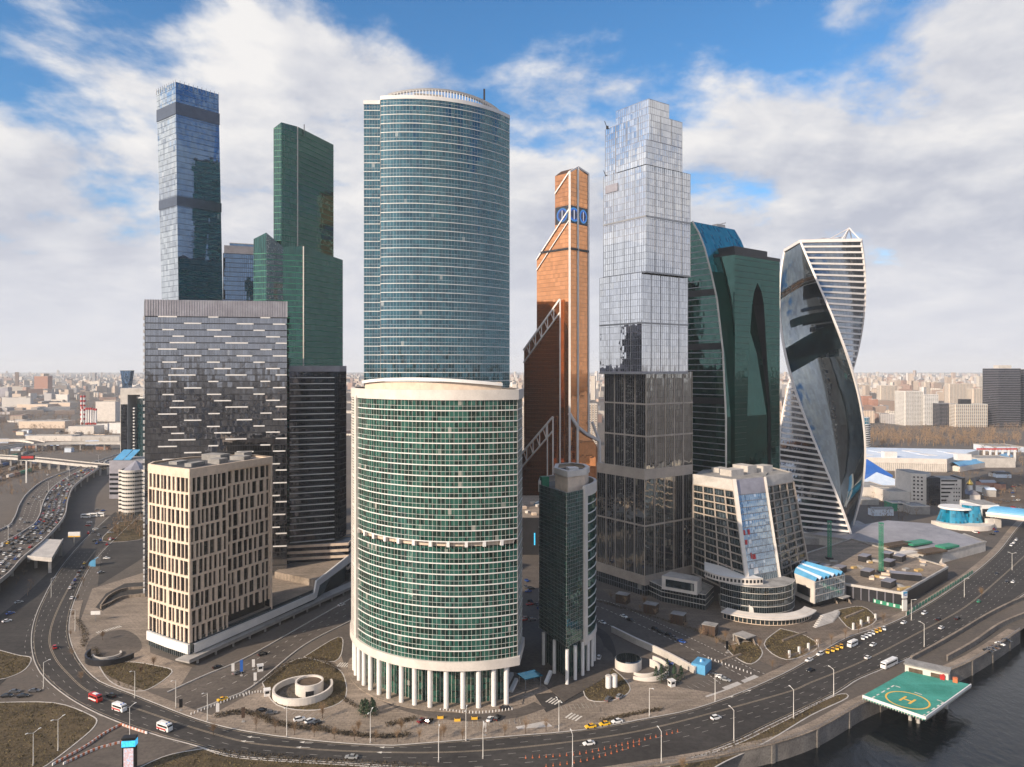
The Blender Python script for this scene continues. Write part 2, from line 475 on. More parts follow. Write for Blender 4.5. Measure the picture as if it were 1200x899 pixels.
# ================================================================== curved front tower
t_b = thing('round_office_tower', 'curved green glass office tower with white columns at its foot', 'tower', (-24, 340, 0), 'riverfront office blocks')
cB, rB = (-22.5, 351), 53.5
pB = arc(*cB, rB, -88, 27.5, 60)
right_back = [(4.5, 324), (-14, 345)]
left_back = [(-60, 362)]
fullB = pB + right_back + left_back
z0B, z1B = 19.6, 127.2
P, nB, fhB = facade(t_b, fullB, z0B, z1B, 4.46, GB, M['white'], (.42, .18), 1.4, (.08, .07), M['white_warm'], transom=(.42, .10, .07), skip=(10,), glass_name='window_band')
# recessed technical storey with pale piers
zt = z0B + 10 * fhB
link('window_band', skin_mb(P, zt, zt + 2.3).data('window_band', GB, WL[t_b.name]), t_b)
link('recessed_storey', skin_mb(offset(fullB, -1.6), zt + 2.3, zt + fhB).data('recessed_storey', M['beige'], WL[t_b.name]), t_b)
for a in range(-84, 27, 8):
    x, y = cB[0] + (rB - .4) * math.sin(R(a)), cB[1] - (rB - .4) * math.cos(R(a))
    ubox('pier', M['white'], t_b, (x, y, zt + 2.3 + (fhB - 2.3) / 2), (1.3, 1.4, fhB - 2.3), R(a))
mb = band_mb(fullB, 16.2, 19.8, 1.1, 3.0); mb.build('entablature', M['white_warm'], t_b)
mb = band_mb(fullB, 127.0, 131.2, .7, 1.0); mb.build('parapet', M['white_warm'], t_b)
mb = MB(); mb.face([(x, y, 127.8) for x, y in offset(fullB, -.5)]); mb.build('roof', M['roof_grey'], t_b)
# pale vertical fin between the curved front and the louvred flank
a = -61
x, y = cB[0] + (rB + .3) * math.sin(R(a)), cB[1] - (rB + .3) * math.cos(R(a))
ubox('corner_fin', M['white_warm'], t_b, (x, y, (16.3 + 128) / 2), (2.6, 1.6, 128 - 16.3), R(a))
mb = MB()
flank = arc(*cB, rB + .05, -88, -62.5, 14)
for i in range(88):
    band_mb(flank, 20 + i * 1.22, 20.45 + i * 1.22, .5, closed=False, mb=mb)
o = mb.build('flank_louvre', M['white_warm'], t_b); o['kind'] = 'stuff'
# roof pavilion with a curved screen
pav = arc(-24, 362, 52, -57, 22, 36)
mb = MB(); band_mb(pav, 127.8, 134.2, .1, .6, closed=False, mb=mb); mb.build('roof_screen', M['beige'], t_b)
mb = MB()
zs = [132.5 + 3.6 * math.cos((i / 36 - .45) * 2.2) for i in range(37)]
po, pi = offset(pav, 1.4, False), offset(pav, -2.5, False)
for i in range(36):
    j = i + 1
    mb.face([(*po[i], zs[i] - 1.3), (*po[j], zs[j] - 1.3), (*po[j], zs[j]), (*po[i], zs[i])])
    mb.face([(*po[i], zs[i]), (*po[j], zs[j]), (*pi[j], zs[j] + .1), (*pi[i], zs[i] + .1)])
    mb.face([(*pi[i], zs[i] - 1.3), (*pi[j], zs[j] - 1.3), (*po[j], zs[j] - 1.3), (*po[i], zs[i] - 1.3)])
mb.build('roof_canopy', M['white'], t_b)
# columns and the set-back glass lobby
ca = MB(); ca.cyl((0, 0), 1.05, 0, 16.4, 14); cm = ca.data('column', M['white'])
rx, ry, _ = WL[t_b.name]
angs = [-87, -80.5, -74, -67.5, -61, -54.5, -48, -41, -34.5, -27, -20, -12.5, -5, 2.5, 9.5, 16.5, 22.5]
for a in angs:
    link('column', cm, t_b, (cB[0] + (rB - .9) * math.sin(R(a)) - rx, cB[1] - (rB - .9) * math.cos(R(a)) - ry, 0))
lob = offset(fullB, -5.5)
facade(t_b, lob, 0, 16.2, 2.6, GB, M['dark_metal'], (.16, .1), 1.6, (.12, .12), M['white_warm'], glass_name='lobby_glass', band_name='lobby_rail')
mb = MB(); mb.prism(offset(fullB, 2.2), 0, .35); mb.build('plinth', M['paving_lt'], t_b)

# ================================================================== tall curved tower behind
t_c = thing('tall_round_tower', 'tallest curved blue green tower with a white crown screen', 'tower', (-40, 380, 0), 'riverfront office blocks')
cC, rC = (-50, 398), 57.0
pC = arc(*cC, rC, -12, 58.7, 46) + [(-4, 391), (-20, 410), (-62, 398), (-71.5, 385), (-71, 348), (-63.2, 348)]
facade(t_c, pC, 0, 268, 4.19, GC, M['white'], (.34, .16), 1.4, (.09, .08), M['grey_metal'], transom=(.4, .08, .06))
mb = band_mb(pC, 266.8, 268.6, .25, .6); mb.build('parapet', M['white'], t_c)
mb = MB(); mb.face([(x, y, 267.4) for x, y in pC]); mb.build('roof', M['roof_grey'], t_c)
cr = arc(cC[0], cC[1], 52.5, -10, 56, 40)
mb = MB(); zc_ = [271.0 + 3.2 * math.sin(math.pi * i / 40) ** .8 for i in range(41)]
po = offset(cr, .5, False)
for i in range(40):
    mb.face([(*cr[i], zc_[i] - .9), (*cr[i + 1], zc_[i + 1] - .9), (*po[i + 1], zc_[i + 1]), (*po[i], zc_[i])][::1])
    q = offset(cr, -3.5, False)
    mb.face([(*po[i], zc_[i]), (*po[i + 1], zc_[i + 1]), (*q[i + 1], zc_[i + 1]), (*q[i], zc_[i])])
mb.build('crown_rim', M['white'], t_c)
for i in range(0, 41):
    x, y = cr[i]; ubox('crown_post', M['white'], t_c, (x, y, (267.3 + zc_[i] - .5) / 2), (.35, .35, zc_[i] - .5 - 267.3), 0)
mb = MB()
for (a, r, ww, hh) in ((2, 46, 9, 4.5), (12, 44, 14, 6), (22, 45, 12, 5), (31, 44, 12, 4.5), (41, 45, 10, 4)):
    ubox('roof_plant', M['concrete'], t_c, (cC[0] + r * math.sin(R(a)), cC[1] - r * math.cos(R(a)), 267.4 + hh / 2), (ww, 5, hh), R(a))
mb = MB(); mb.box((-60, 356, 269), (6, 4, 3)); mb.build('lift_housing', M['concrete'], t_c)
ubox('mast', M['dark_metal'], t_c, (-14, 366, 276), (.9, .9, 10))

# ================================================================== low corner tower (17 storeys)
t_a = thing('corner_office_tower', 'short dark green tower with sharp corner, grey crown and columns', 'tower', (26, 340, 0), 'riverfront office blocks')
Ac, Al, Ar = (24.2, 320.8), (13.0, 344.5), (33.0, 331.0)
arcA = [(36.4, 336.2), (38.9, 342.0), (40.2, 348), (40.2, 354), (38.5, 360), (35, 365), (30, 368)]
pA = [Al, Ac, Ar] + arcA + [(20, 364), (14, 356)]
facade(t_a, [Al, Ac, Ar], 17, 85, 3.4, GA, M['grey_metal'], (.16, .10), 1.4, (.11, .11), M['grey_metal'], closed=False, transom=(.5, .13, .08))
facade(t_a, [Ar] + arcA + [(20, 364), (14, 356), Al], 17, 82, 4.3, GA, M['white'], (.5, .25), 1.6, (.06, .05), M['dark_metal'], closed=False, glass_name='curved_window_band', band_name='curved_floor_band')
dx, dy = .63, .78
ubox('corner_fin', M['white_warm'], t_a, (33.4, 331.2, (14 + 86) / 2), (2.6, 1.4, 72), math.atan2(10.7, 8))
mb = band_mb([Ar] + arcA + [(20, 364), (14, 356), Al], 81.5, 86.5, .5, .8, closed=False); mb.build('parapet', M['white_warm'], t_a)
mb = MB(); mb.face([(x, y, 83.5) for x, y in pA]); mb.build('roof', M['roof_grey'], t_a)
mb = band_mb([Ar] + arcA, 14.5, 17.2, .5, 2.0, closed=False); mb.build('entablature', M['white_warm'], t_a)
ph = [(20.5, 343), (25.5, 331), (34, 338), (36.5, 347), (35.5, 356), (30, 361), (22, 357)]
mb = band_mb(ph, 83.5, 92.2, .1, .5); mb.build('penthouse_wall', M['beige'], t_a)
mb = band_mb(ph, 90.5, 93.2, .7, 1.2); mb.build('penthouse_rim', M['white_warm'], t_a)
mb = MB(); mb.face([(x, y, 91.0) for x, y in ph]); mb.build('penthouse_roof', M['roof_dark'], t_a)
ubox('roof_hatch', M['white'], t_a, (29, 349, 91.8), (5, 4.5, 1.6), .3)
ubox('rooftop_cabinet', M['green'], t_a, (15.5, 346.5, 86), (3.5, 3.5, 5), .3)
rx, ry, _ = WL[t_a.name]
ca = MB(); ca.cyl((0, 0), .8, 0, 15.5, 12); cm = ca.data('column', M['white'])
for x, y in ((24.4, 321.4), (19.4, 332.8), (14.9, 342.3), (28.4, 326.0), (32.2, 330.6), (35.2, 335.9), (37.6, 341.0), (39.3, 347)):
    link('column', cm, t_a, (x - rx, y - ry, 0))
facade(t_a, offset(pA, -3.5), 0, 17, 3.4, GA, M['dark_metal'], (.12, .1), 1.6, (.1, .1), M['grey_metal'], glass_name='lobby_glass', band_name='lobby_rail')
mb = MB(); mb.prism(offset(pA, 9.0), 0, .3); mb.build('plinth', M['asphalt_lt'], t_a)

# ================================================================== beige stone building
t_s = thing('beige_stone_building', 'beige stone office building with narrow irregular windows and white base band', 'office building', (-160, 380, 0))
C0, L1, Lm, R1 = (-154.7, 348.0), (-184.0, 367.0), (-169.5, 357.0), (-131.5, 397.5)
body = [L1, Lm, C0, R1, (-150, 410), (-176, 396), (-186, 376)]
mb = MB(); mb.prism(offset(body, -3.0), 0, 91.0, top=1)
mb.build('core', [GBE, M['roof_dark']], t_s)
# prism without uv: the core shows only as deep shadowed glass between the stone piers
rs = random.Random(5)
def stone_face(a, b, z0, z1, rows, bays, out=0.0, shift=True):
    ux, uy = b[0] - a[0], b[1] - a[1]; L = math.hypot(ux, uy); ux /= L; uy /= L
    nx, ny = uy, -ux; rz = math.atan2(uy, ux); fh = (z1 - z0) / rows
    cz = z0
    for r in range(rows):
        zb, zt = z0 + r * fh, z0 + (r + 1) * fh
        ubox('spandrel', M['beige'], t_s, ((a[0] + b[0]) / 2 + nx * (out - .25), (a[1] + b[1]) / 2 + ny * (out - .25), zt - .55), (L, .9, 1.1), rz)
        wts = []
        for k in range(bays):
            wts += [rs.choice((.45, .6, .9, 1.2)), rs.choice((1.25, 1.5, 1.9, 2.2))]
        wts.append(.7); tot = sum(wts); s = 0.0
        for k, q in enumerate(wts):
            q = q / tot * L; m = s + q / 2; s += q
            cx, cy = a[0] + ux * m, a[1] + uy * m
            h = fh - 1.1
            if k % 2 == 0:
                ubox('pier', M['beige'], t_s, (cx + nx * (out - .2), cy + ny * (out - .2), zb + h / 2), (q, .8, h), rz)
            else:
                key = 'win%d' % (int(q * 3))
                if key not in UB:
                    w_ = MB(); w_.face([(-.5, 0, -.5), (.5, 0, -.5), (.5, 0, .5), (-.5, 0, .5)], [(0, 0), (1, 0), (1, 1), (0, 1)])
                    w_.box((0, -.05, -.02), (1.0, .12, .012), mi=1); w_.box((-.46, -.05, 0), (.08, .12, 1), mi=1)
                    UB[key] = w_.data('window', [GBE, M['dark_metal']])
                o = link('window', UB[key], t_s, (cx + nx * (out - .62) - WL[t_s.name][0], cy + ny * (out - .62) - WL[t_s.name][1], zb + h / 2), rz + rs.uniform(-.02, .02), (q, 1, h))
zb0, zb1 = 8.2, 88.4
stone_face(L1, Lm, zb0, zb1, 10, 5)
stone_face(Lm, C0, zb0, zb1, 10, 5)
mid = (C0[0] + (R1[0] - C0[0]) * .43, C0[1] + (R1[1] - C0[1]) * .43)
stone_face(C0, mid, zb0, zb1, 10, 7)
nx, ny = .905, -.425
mid2 = (mid[0] - nx * 1.4, mid[1] - ny * 1.4); R2 = (R1[0] - nx * 1.4, R1[1] - ny * 1.4)
stone_face(mid2, R2, zb0 + 5.5, zb1, 10, 8)
stone_face(R1, (-150, 410), zb0, zb1, 10, 4)
mb = band_mb(body, 88.2, 91.8, .25, .9); mb.build('parapet', M['beige'], t_s)
mb = MB()
for (px, py, sx, sy, hh) in ((-160, 366, 10, 4, 1.8), (-152, 375, 7, 7, 2.6), (-146, 390, 6, 9, 2.2), (-160, 392, 8, 12, 3.0), (-172, 374, 8, 5, 1.5), (-150, 405, 7, 6, 2.5)):
    ubox('roof_plant', M['roof_grey'], t_s, (px, py, 91 + hh / 2), (sx, sy, hh), 1.29)
mb = band_mb([L1, Lm, C0], 3.2, 7.6, 1.0, .2, closed=False); mb.build('white_band', M['white'], t_s)
facade(t_s, offset(body, -.2), 0, 8.0, 4.0, GN, M['dark_metal'], (.2, .1), 1.6, (.14, .12), M['grey_metal'], glass_name='base_glass', band_name='base_rail', top_band=False)

# podium running back from the beige building, with the white ribbon along it
t_p = thing('podium', 'long dark glass podium wrapped by a stepping white ribbon', 'podium', (-120, 420, 0))
pod = [(-152.2, 353.0), (-117.5, 428), (-107.5, 492), (-150, 498), (-168, 446)]
mb = MB(); mb.prism(pod, 0, 9.5, top=1); mb.build('podium_wall', [GN, M['paving_lt']], t_p)
def ribbon(pts, name, mat, parent, th=.7):
    """a band of given height that follows (x, y, z0, z1) points"""
    mb = MB(); pa = [(p[0], p[1]) for p in pts]; po = offset(pa, th, False)
    for i in range(len(pts) - 1):
        j = i + 1
        mb.face([(*po[i], pts[i][2]), (*po[j], pts[j][2]), (*po[j], pts[j][3]), (*po[i], pts[i][3])])
        mb.face([(*po[i], pts[i][3]), (*po[j], pts[j][3]), (*pa[j], pts[j][3]), (*pa[i], pts[i][3])])
        mb.face([(*pa[i], pts[i][2]), (*pa[j], pts[j][2]), (*po[j], pts[j][2]), (*po[i], pts[i][2])])
    return mb.build(name, mat, parent)
ribbon([(-153.6, 348.8, 3.2, 7.6), (-132.9, 394, 3.6, 7.4), (-117.3, 428, 4.2, 7.6), (-116.9, 431, 4.2, 14.0), (-116.2, 435, 10.2, 14.2), (-108, 488, 11.0, 16.5), (-107.2, 492, 1.0, 16.5), (-106.8, 494, 1.0, 16.5)], 'white_ribbon', M['white'], t_p, 1.0)
mb = MB(); mb.prism([(-117.8, 434), (-107.4, 488), (-140, 496), (-148, 452)], 9.5, 13.5); mb.build('upper_podium', M['paving_lt'], t_p)
wk = thing('promenade_deck', 'raised concrete walkway along the podium under the white ribbon', 'walkway', (-125, 400, 0))
for (a, b) in (((-155, 341), (-96, 475)),):
    ux, uy = b[0] - a[0], b[1] - a[1]; L = math.hypot(ux, uy); rz = math.atan2(uy, ux)
    mb = MB(); mb.box(((a[0] + b[0]) / 2, (a[1] + b[1]) / 2, 2.4), (L, 9, .7), rz); mb.build('deck_slab', M['concrete'], wk)
    for k in range(13):
        f = (k + .5) / 13
        ubox('pillar', M['concrete'], wk, (a[0] + ux * f + 3.2, a[1] + uy * f - 1.3, 1.05), (.8, .8, 2.1), rz)
    mb = MB(); n_ = (uy / L, -ux / L)
    mb.box(((a[0] + b[0]) / 2 + n_[0] * 4.4, (a[1] + b[1]) / 2 + n_[1] * 4.4, 3.2), (L, .15, .9), rz); mb.build('railing', M['grey_metal'], wk)

# ================================================================== dark block with staggered white bars
t_q = thing('barred_office_block', 'wide dark glass block with short staggered white bars', 'office block', (-185, 460, 0))
QL, QR = (-225.0, 445.0), (-142.3, 458.5)
qd = (-.46, .888)
pQ = [QL, QR, (QR[0] + qd[0] * 28, QR[1] + qd[1] * 28), (QL[0] + qd[0] * 28, QL[1] + qd[1] * 28)]
facade(t_q, pQ, 0, 172, 4.0, GIQ, M['dark_metal'], (.55, .22), 1.5, (.07, .12), M['dark_metal'], roof=M['roof_dark'])
mb = band_mb(pQ, 172.4, 182.4, .2, .8); mb.build('crown_screen', M['louvre'], t_q)
mm_ = mull_mb(subdiv(pQ, 1.5), 172.4, 182.5, .18, .45).build('crown_slat', M['grey_metal'], t_q); mm_['kind'] = 'stuff'
ux, uy = (QR[0] - QL[0]), (QR[1] - QL[1]); Lq = math.hypot(ux, uy); ux /= Lq; uy /= Lq; rz = math.atan2(uy, ux); nx, ny = uy, -ux
patt = [(.12, .08), (.27, .12), (.09, .13), (.16, .19), (.18, .09), (.12, .10), (.27, .12), (.09, .13), (.17, .18), (.19, .08)]
patt2 = [(.43, .10), (.64, .12), (.44, .07), (.56, .15), (.48, .12), (.43, .09), (.64, .11), (.44, .08), (.56, .16), (.48, .12)]
patt3 = [(.76, .08), (.90, .09), (.81, .07), (.93, .08), (.85, .10), (.76, .08), (.90, .10), (.81, .08), (.93, .08), (.85, .10)]
for i in range(6, 43):
    z = 172 - (42 - i) * 4.0
    for pp in (patt, patt2, patt3):
        f0, fl = pp[i % 10]
        m = min(f0 + fl / 2, 1 - fl / 2) * Lq
        ubox('white_bar', M['white'], t_q, (QL[0] + ux * m + nx * .35, QL[1] + uy * m + ny * .35, z), (fl * Lq, .6, .72), rz)
for i in range(43):
    ubox('balcony_end', M['white'], t_q, (QL[0] + qd[0] * 3 - .55, QL[1] + qd[1] * 3 - .45, 3 + i * 4.0), (4.6, .9, 1.9), math.atan2(qd[1], qd[0]))

# second dark block with continuous white lines
t_r = thing('striped_office_block', 'dark narrow block ruled with thin white lines, beside the barred block', 'office block', (-130, 485, 0))
pR = [(-146, 475), (-115.6, 487), (-113.6, 497), (-118, 512), (-152, 498)]
facade(t_r, pR, 26, 138, 4.1, GIQ2, M['dark_metal'], (.5, .15), 1.5, (.08, .1), M['dark_metal'], roof=M['roof_dark'])
for i in range(28):
    z = 26 + i * 4.0
    mb = band_mb([(-145.6, 475.15), (-119.0, 485.65)], -.28, .28, .7, closed=False)
    if i == 0: wl_me = mb.data('white_line', M['white'], WL[t_r.name])
    link('white_line', wl_me, t_r, (0, 0, z))
mb = band_mb(pR, 138, 141.8, .2, .6); mb.build('crown_screen', M['louvre'], t_r)
low = [(-150, 471), (-108.5, 480), (-108, 500), (-148, 500)]
facade(t_r, low, 4, 24, 4.0, GIQ2, M['beige'], (1.7, .35), 2.2, (.12, .12), M['dark_metal'], glass_name='terrace_glass', band_name='terrace_ledge', roof=M['roof_grey'])
mb = MB(); mb.prism([(-150.5, 470.6), (-108, 479.6), (-107.6, 500), (-149, 500)], 0, 4); mb.build('foot_wall', M['dark_metal'], t_r)

M['slate'] = plain('slate_louvre', (.09, .11, .15), .35, .1, metal=.5)
# ================================================================== leaning blue tower
t_o = thing('leaning_blue_tower', 'tall slender blue tower with a side face tinted pale like mirrored sky', 'tower', (-255, 560, 0))
def loft(root, top, bot, zt, zb, nf, gms, bm, band=(.4, .15), name='glass_face', dark_rows=(), dm=None):
    """faceted tower between two outlines; one glass part per face, one ledge per storey"""
    n = len(top)
    def at(z):
        k = (z - zb) / (zt - zb) if not isinstance(zt, list) else 0
        return [(b[0] + (t[0] - b[0]) * k, b[1] + (t[1] - b[1]) * k) for t, b in zip(top, bot)]
    for i in range(n):
        mb = MB(); j = (i + 1) % n; L = math.hypot(top[j][0] - top[i][0], top[j][1] - top[i][1])
        mb.face([(*bot[i], zb), (*bot[j], zb), (*top[j], zt), (*top[i], zt)], [(0, zb), (L, zb), (L, zt), (0, zt)])
        mb.build(name, gms[i], root)
    fh = (zt - zb) / nf
    for r in range(1, nf):
        z = zb + r * fh
        band_mb(at(z), z - band[0] / 2, z + band[0] / 2, band[1]).build('floor_band', bm, root)
    for (za, zb_) in dark_rows:
        q0 = at((za + zb_) / 2)
        band_mb(q0, za, zb_, .35, .6).build('plant_floor', dm, root)
    mb = MB(); mb.face([(x, y, zt) for x, y in top]); mb.build('roof', M['roof_dark'], root)
oT = [(-274, 559), (-251, 541), (-229, 566), (-252, 584)]
oB = [(-264, 557), (-247, 543), (-222, 567), (-240, 581)]
loft(t_o, oT, oB, 354, 0, 84, [GOKL, GOK, GOK, GOKL], M['slate'], (.22, .08), dark_rows=((330, 339), (262, 269)), dm=M['slate'])  # side faces get paler glass: bright sky reflection put into its colour
mb = mull_mb(subdiv(oT, 3.2), 351, 355.5, .3, .2); o = mb.build('roof_rail', M['grey_metal'], t_o); o['kind'] = 'stuff'

t_m = thing('slate_tower', 'slate blue tower with a flat top, low between two taller towers', 'tower', (-232, 640, 0))
pM = [(-250, 628), (-219, 640), (-226, 662), (-258, 650)]
facade(t_m, pM, 0, 240, 4.0, GOK, M['dark_metal'], (.4, .12), 1.6, (.25, .2), M['dark_metal'], roof=M['roof_dark'])
mb = band_mb(pM, 240, 247, -.6, 1.4); mb.build('crown_screen', M['louvre'], t_m)
facade(t_m, offset(pM, -5), 240, 250, 5, GOK, M['white_warm'], (.5, .2), 3, None, glass_name='penthouse_glass', roof=M['roof_dark'])

# ================================================================== stepped bottle-green tower
t_e = thing('stepped_green_tower', 'bottle green tower stepping up from a broad block to a slender one', 'tower', (-150, 550, 0))
ZU = [(-174.5, 531), (-168.6, 530), (-160.2, 542), (-144.2, 586), (-157, 598), (-179, 560)]
zu = [316, 320, 320.8, 320.8, 320.8, 318]
def flat_faces(root, pts, z0, zt, gm, name='glass_face', mm=None, step=1.5, wd=.12, out=.12, fl=None, bm=None, fh=4.1, rooftop=None):
    n = len(pts); mull = MB(); ledges = {}
    for i in range(n):
        j = (i + 1) % n; L = math.hypot(pts[j][0] - pts[i][0], pts[j][1] - pts[i][1])
        mb = MB(); mb.face([(*pts[i], z0), (*pts[j], z0), (*pts[j], zt[j]), (*pts[i], zt[i])], [(0, z0), (L, z0), (L, zt[j]), (0, zt[i])])
        g = gm[i] if isinstance(gm, (list, tuple)) else gm
        mb.build(name, g, root)
        if mm:
            k = max(1, round(L / step)); tx, ty = (pts[j][0] - pts[i][0]) / L, (pts[j][1] - pts[i][1]) / L
            for q in range(k):
                f = (q + .5) / k; x, y = pts[i][0] + tx * L * f, pts[i][1] + ty * L * f; z = zt[i] + (zt[j] - zt[i]) * f
                mull.box((x + ty * out / 2, y - tx * out / 2, (z0 + z) / 2), (wd, out, z - z0), math.atan2(ty, tx))
    if mm: o = mull.build('mullion_grid', mm, root); o['kind'] = 'stuff'
    if bm:
        top = min(zt); k = int((top - z0) / fh)
        b = band_mb(pts, -.2, .2, .14).data('floor_band', bm, WL[root.name])
        for r in range(1, k + 1): link('floor_band', b, root, (0, 0, z0 + r * fh))
    mb = MB(); mb.face([(p[0], p[1], z) for p, z in zip(pts, zt)]); mb.build('roof', rooftop or M['roof_dark'], root)
flat_faces(t_e, ZU, 0, zu, GEU, 'upper_face', M['dark_metal'], 1.5, .12, .2, bm=M['green'])
ZLo = [(-183.5, 515), (-173.5, 512), (-163.5, 518), (-150, 522), (-132.5, 568), (-150, 585), (-178, 560)]
zl = [232, 236, 227, 228, 225, 226, 232]
flat_faces(t_e, ZLo, 0, zl, [GEU, GOKL, GEU, GEU, GEU, GEU, GEU], 'lower_face', M['dark_metal'], 1.5, .10, .16, bm=M['green'])
for (x, y, z) in ((-160.2, 542, 320.5), (-150, 522, 228)):
    ubox('edge_rail', M['white_warm'], t_e, (x, y - .2, z / 2), (.7, .7, z))
ubox('roof_mast', M['dark_metal'], t_e, (-157, 548, 320), (.5, .5, 9))

M['brown_line'] = plain('bronze_line', (.10, .045, .025), .4, .1, metal=.5)
# ================================================================== copper tower
t_x = thing('copper_tower', 'copper orange glass tower with slanted shoulders and white framing', 'tower', (45, 735, 0))
X0, Y0 = 57.0, 715.0
q2 = math.sqrt(.5)
def cs(p): k = (p - 600) / 850; return (57 - 715 * k) / (1 + k)
def xs(s, out=0): return (X0 - s - q2 * out, Y0 + s - q2 * out)       # on the sunny face
def xr(s, out=0): return (X0 + s + q2 * out, Y0 + s - q2 * out)       # on the shaded face
def sheet(root, poly, fr, out, depth, gm, name):
    """slab whose face outline is given as (s, z) on one of the two faces"""
    n = len(poly); mb = MB()
    F_ = [(*fr(s, out), z) for s, z in poly]; B_ = [(*fr(s, out - depth), z) for s, z in poly]
    sg = 1.414
    mb.face(F_, [(s * sg, z) for s, z in poly]); mb.face(B_[::-1], [(s * sg, z) for s, z in poly][::-1])
    for i in range(n):
        j = (i + 1) % n
        mb.face([F_[i], B_[i], B_[j], F_[j]], [(0, poly[i][1]), (depth, poly[i][1]), (depth, poly[j][1]), (0, poly[j][1])])
    return mb.build(name, gm, root)
P0 = [(0.4, 0), (0.4, 333.5), (13.6, 315), (13.6, 278), (31.5, 251.8), (31.5, 0)]
sheet(t_x, P0, xs, 0, 18, GME, 'main_face')
PR = [(0.4, 0), (22, 0), (20.4, 336), (7, 340), (0.4, 333.5)]
sheet(t_x, PR, xr, 0, 20, GME, 'shaded_face')
P2 = [(6.9, 0), (6.9, 208.4), (42.4, 158.7), (42.4, 0)]
sheet(t_x, P2, xs, 3.0, 22, GME, 'middle_shoulder')
P3 = [(11.7, 0), (11.7, 91.7), (50.2, 41), (50.2, 0)]
sheet(t_x, P3, xs, 6.0, 26, GME, 'lower_shoulder')
sheet(t_x, [(4, 0), (30, 0), (30, 58), (22, 70), (4, 80)], xr, 2.0, 20, GME, 'right_shoulder')
fb = MB()
for r in range(1, 80):
    z = r * 4.2
    sm = 13.6 if z > 278 else (31.5 if z < 251.8 else 31.5 - (z - 251.8) / 26.2 * 17.9)
    if z < 328: fb.bar((*xs(.5, .05), z), (*xs(sm - .2, .05), z), .16)
    fb.bar((*xr(.5, .05), z), (*xr(20, .05), z), .16)
    if z < 205: fb.bar((*xs(7, 3.05), z), (*xs(min(42.2, 6.9 + (208.4 - z) / 49.7 * 35.5), 3.05), z), .16)
o = fb.build('floor_line', M['brown_line'], t_x); o['kind'] = 'stuff'
def frame(pts, wd=1.5, name='white_frame'):
    mb = MB()
    for a, b in zip(pts, pts[1:]): mb.bar(a, b, wd)
    mb.build(name, M['steel'], t_x)
frame([(*xs(0, .3), 0), (*xs(0, .3), 334)], 2.0)
frame([(*xr(8.6, .3), 0), (*xr(8.6, .3), 340.5)], 1.8)
frame([(*xr(20.4, .3), 60), (*xr(20.4, .3), 337)], 1.6)
frame([(*xs(0, .3), 334), (*xr(8.6, .3), 341), (*xr(20.4, .3), 337)], 1.6)
frame([(*xs(0, .4), 334), (*xs(13.6, .4), 315.5)], 1.3)
def truss(s0, z0, s1, z1, out, dz, wd=1.3, n=6):
    a0, a1 = (*xs(s0, out), z0), (*xs(s1, out), z1)
    b0, b1 = (*xs(s0, out), z0 - dz), (*xs(s1, out), z1 - dz)
    mb = MB(); mb.bar(a0, a1, wd); mb.bar(b0, b1, wd * .75)
    for i in range(1, n):
        f = i / n
        p = [a0[k] + (a1[k] - a0[k]) * f for k in range(3)]; q = [b0[k] + (b1[k] - b0[k]) * f for k in range(3)]
        mb.bar(p, q, wd * .5)
        p2 = [a0[k] + (a1[k] - a0[k]) * (f + .5 / n) for k in range(3)]; mb.bar(q, p2, wd * .3)
    o = mb.build('truss', M['steel'], t_x); o['kind'] = 'stuff'
truss(0, 297.6, 31.5, 251.8, .6, 11, 1.2, 1)
truss(6.9, 208.8, 42.4, 159.2, 3.4, 13, 1.7, 6)
truss(11.7, 92, 50.2, 41.4, 6.4, 14, 1.7, 6)
frame([(*xs(6.9, 3.4), 0), (*xs(6.9, 3.4), 208)], 1.3)
frame([(*xs(11.7, 6.4), 0), (*xs(11.7, 6.4), 92)], 1.3)
frame([(*xs(17, 6.4), 0), (*xs(17, 6.4), 84)], 1.1)
frame([(*xs(0, .8), 96), (*xr(6, 3.2), 82), (*xr(16, 3.2), 74), (*xr(30, 3.2), 66), (*xr(30.4, 3.2), 0)], 2.6)
frame([(*xr(6, 3.0), 82), (*xr(6, 3.0), 0)], 2.2)
frame([(*xr(22, 3.0), 86), (*xr(30, 3.2), 66)], 2.0)
# dark screen band with blue ring emblems
ms_, ts_, os_ = newmat('screen_band')
pr_ = ts_.node('ShaderNodeBsdfPrincipled'); uvn = ts_.node('ShaderNodeUVMap', uv_map='UVMap').outputs[0]
spn = ts_.node('ShaderNodeSeparateXYZ'); ts_.l.new(uvn, spn.inputs[0])
du = ts_.math('SUBTRACT', ts_.math('FRACT', spn.outputs[0]), .5); dv = ts_.math('SUBTRACT', spn.outputs[1], .5)
rr_ = ts_.math('SQRT', ts_.math('ADD', ts_.math('MULTIPLY', du, du), ts_.math('MULTIPLY', dv, dv)))
c_ = ts_.ramp(rr_, [(0, (.01, .01, .015)), (.24, (.012, .03, .10)), (.31, (.01, .10, .55)), (.36, (.04, .26, .60)), (.42, (.01, .012, .02)), (1, (.008, .008, .012))])
slit = ts_.math('LESS_THAN', ts_.math('ABSOLUTE', du), .028)
slit = ts_.math('MULTIPLY', slit, ts_.math('LESS_THAN', ts_.math('ABSOLUTE', dv), .27))
c_ = ts_.mix(slit, c_, (.75, .72, .85))
ts_.put(pr_.inputs['Base Color'], (.01, .01, .012)); ts_.put(pr_.inputs['Emission Color'], c_); pr_.inputs['Emission Strength'].default_value = .9
pr_.inputs['Roughness'].default_value = .4
ts_.l.new(pr_.outputs[0], os_.inputs[0])
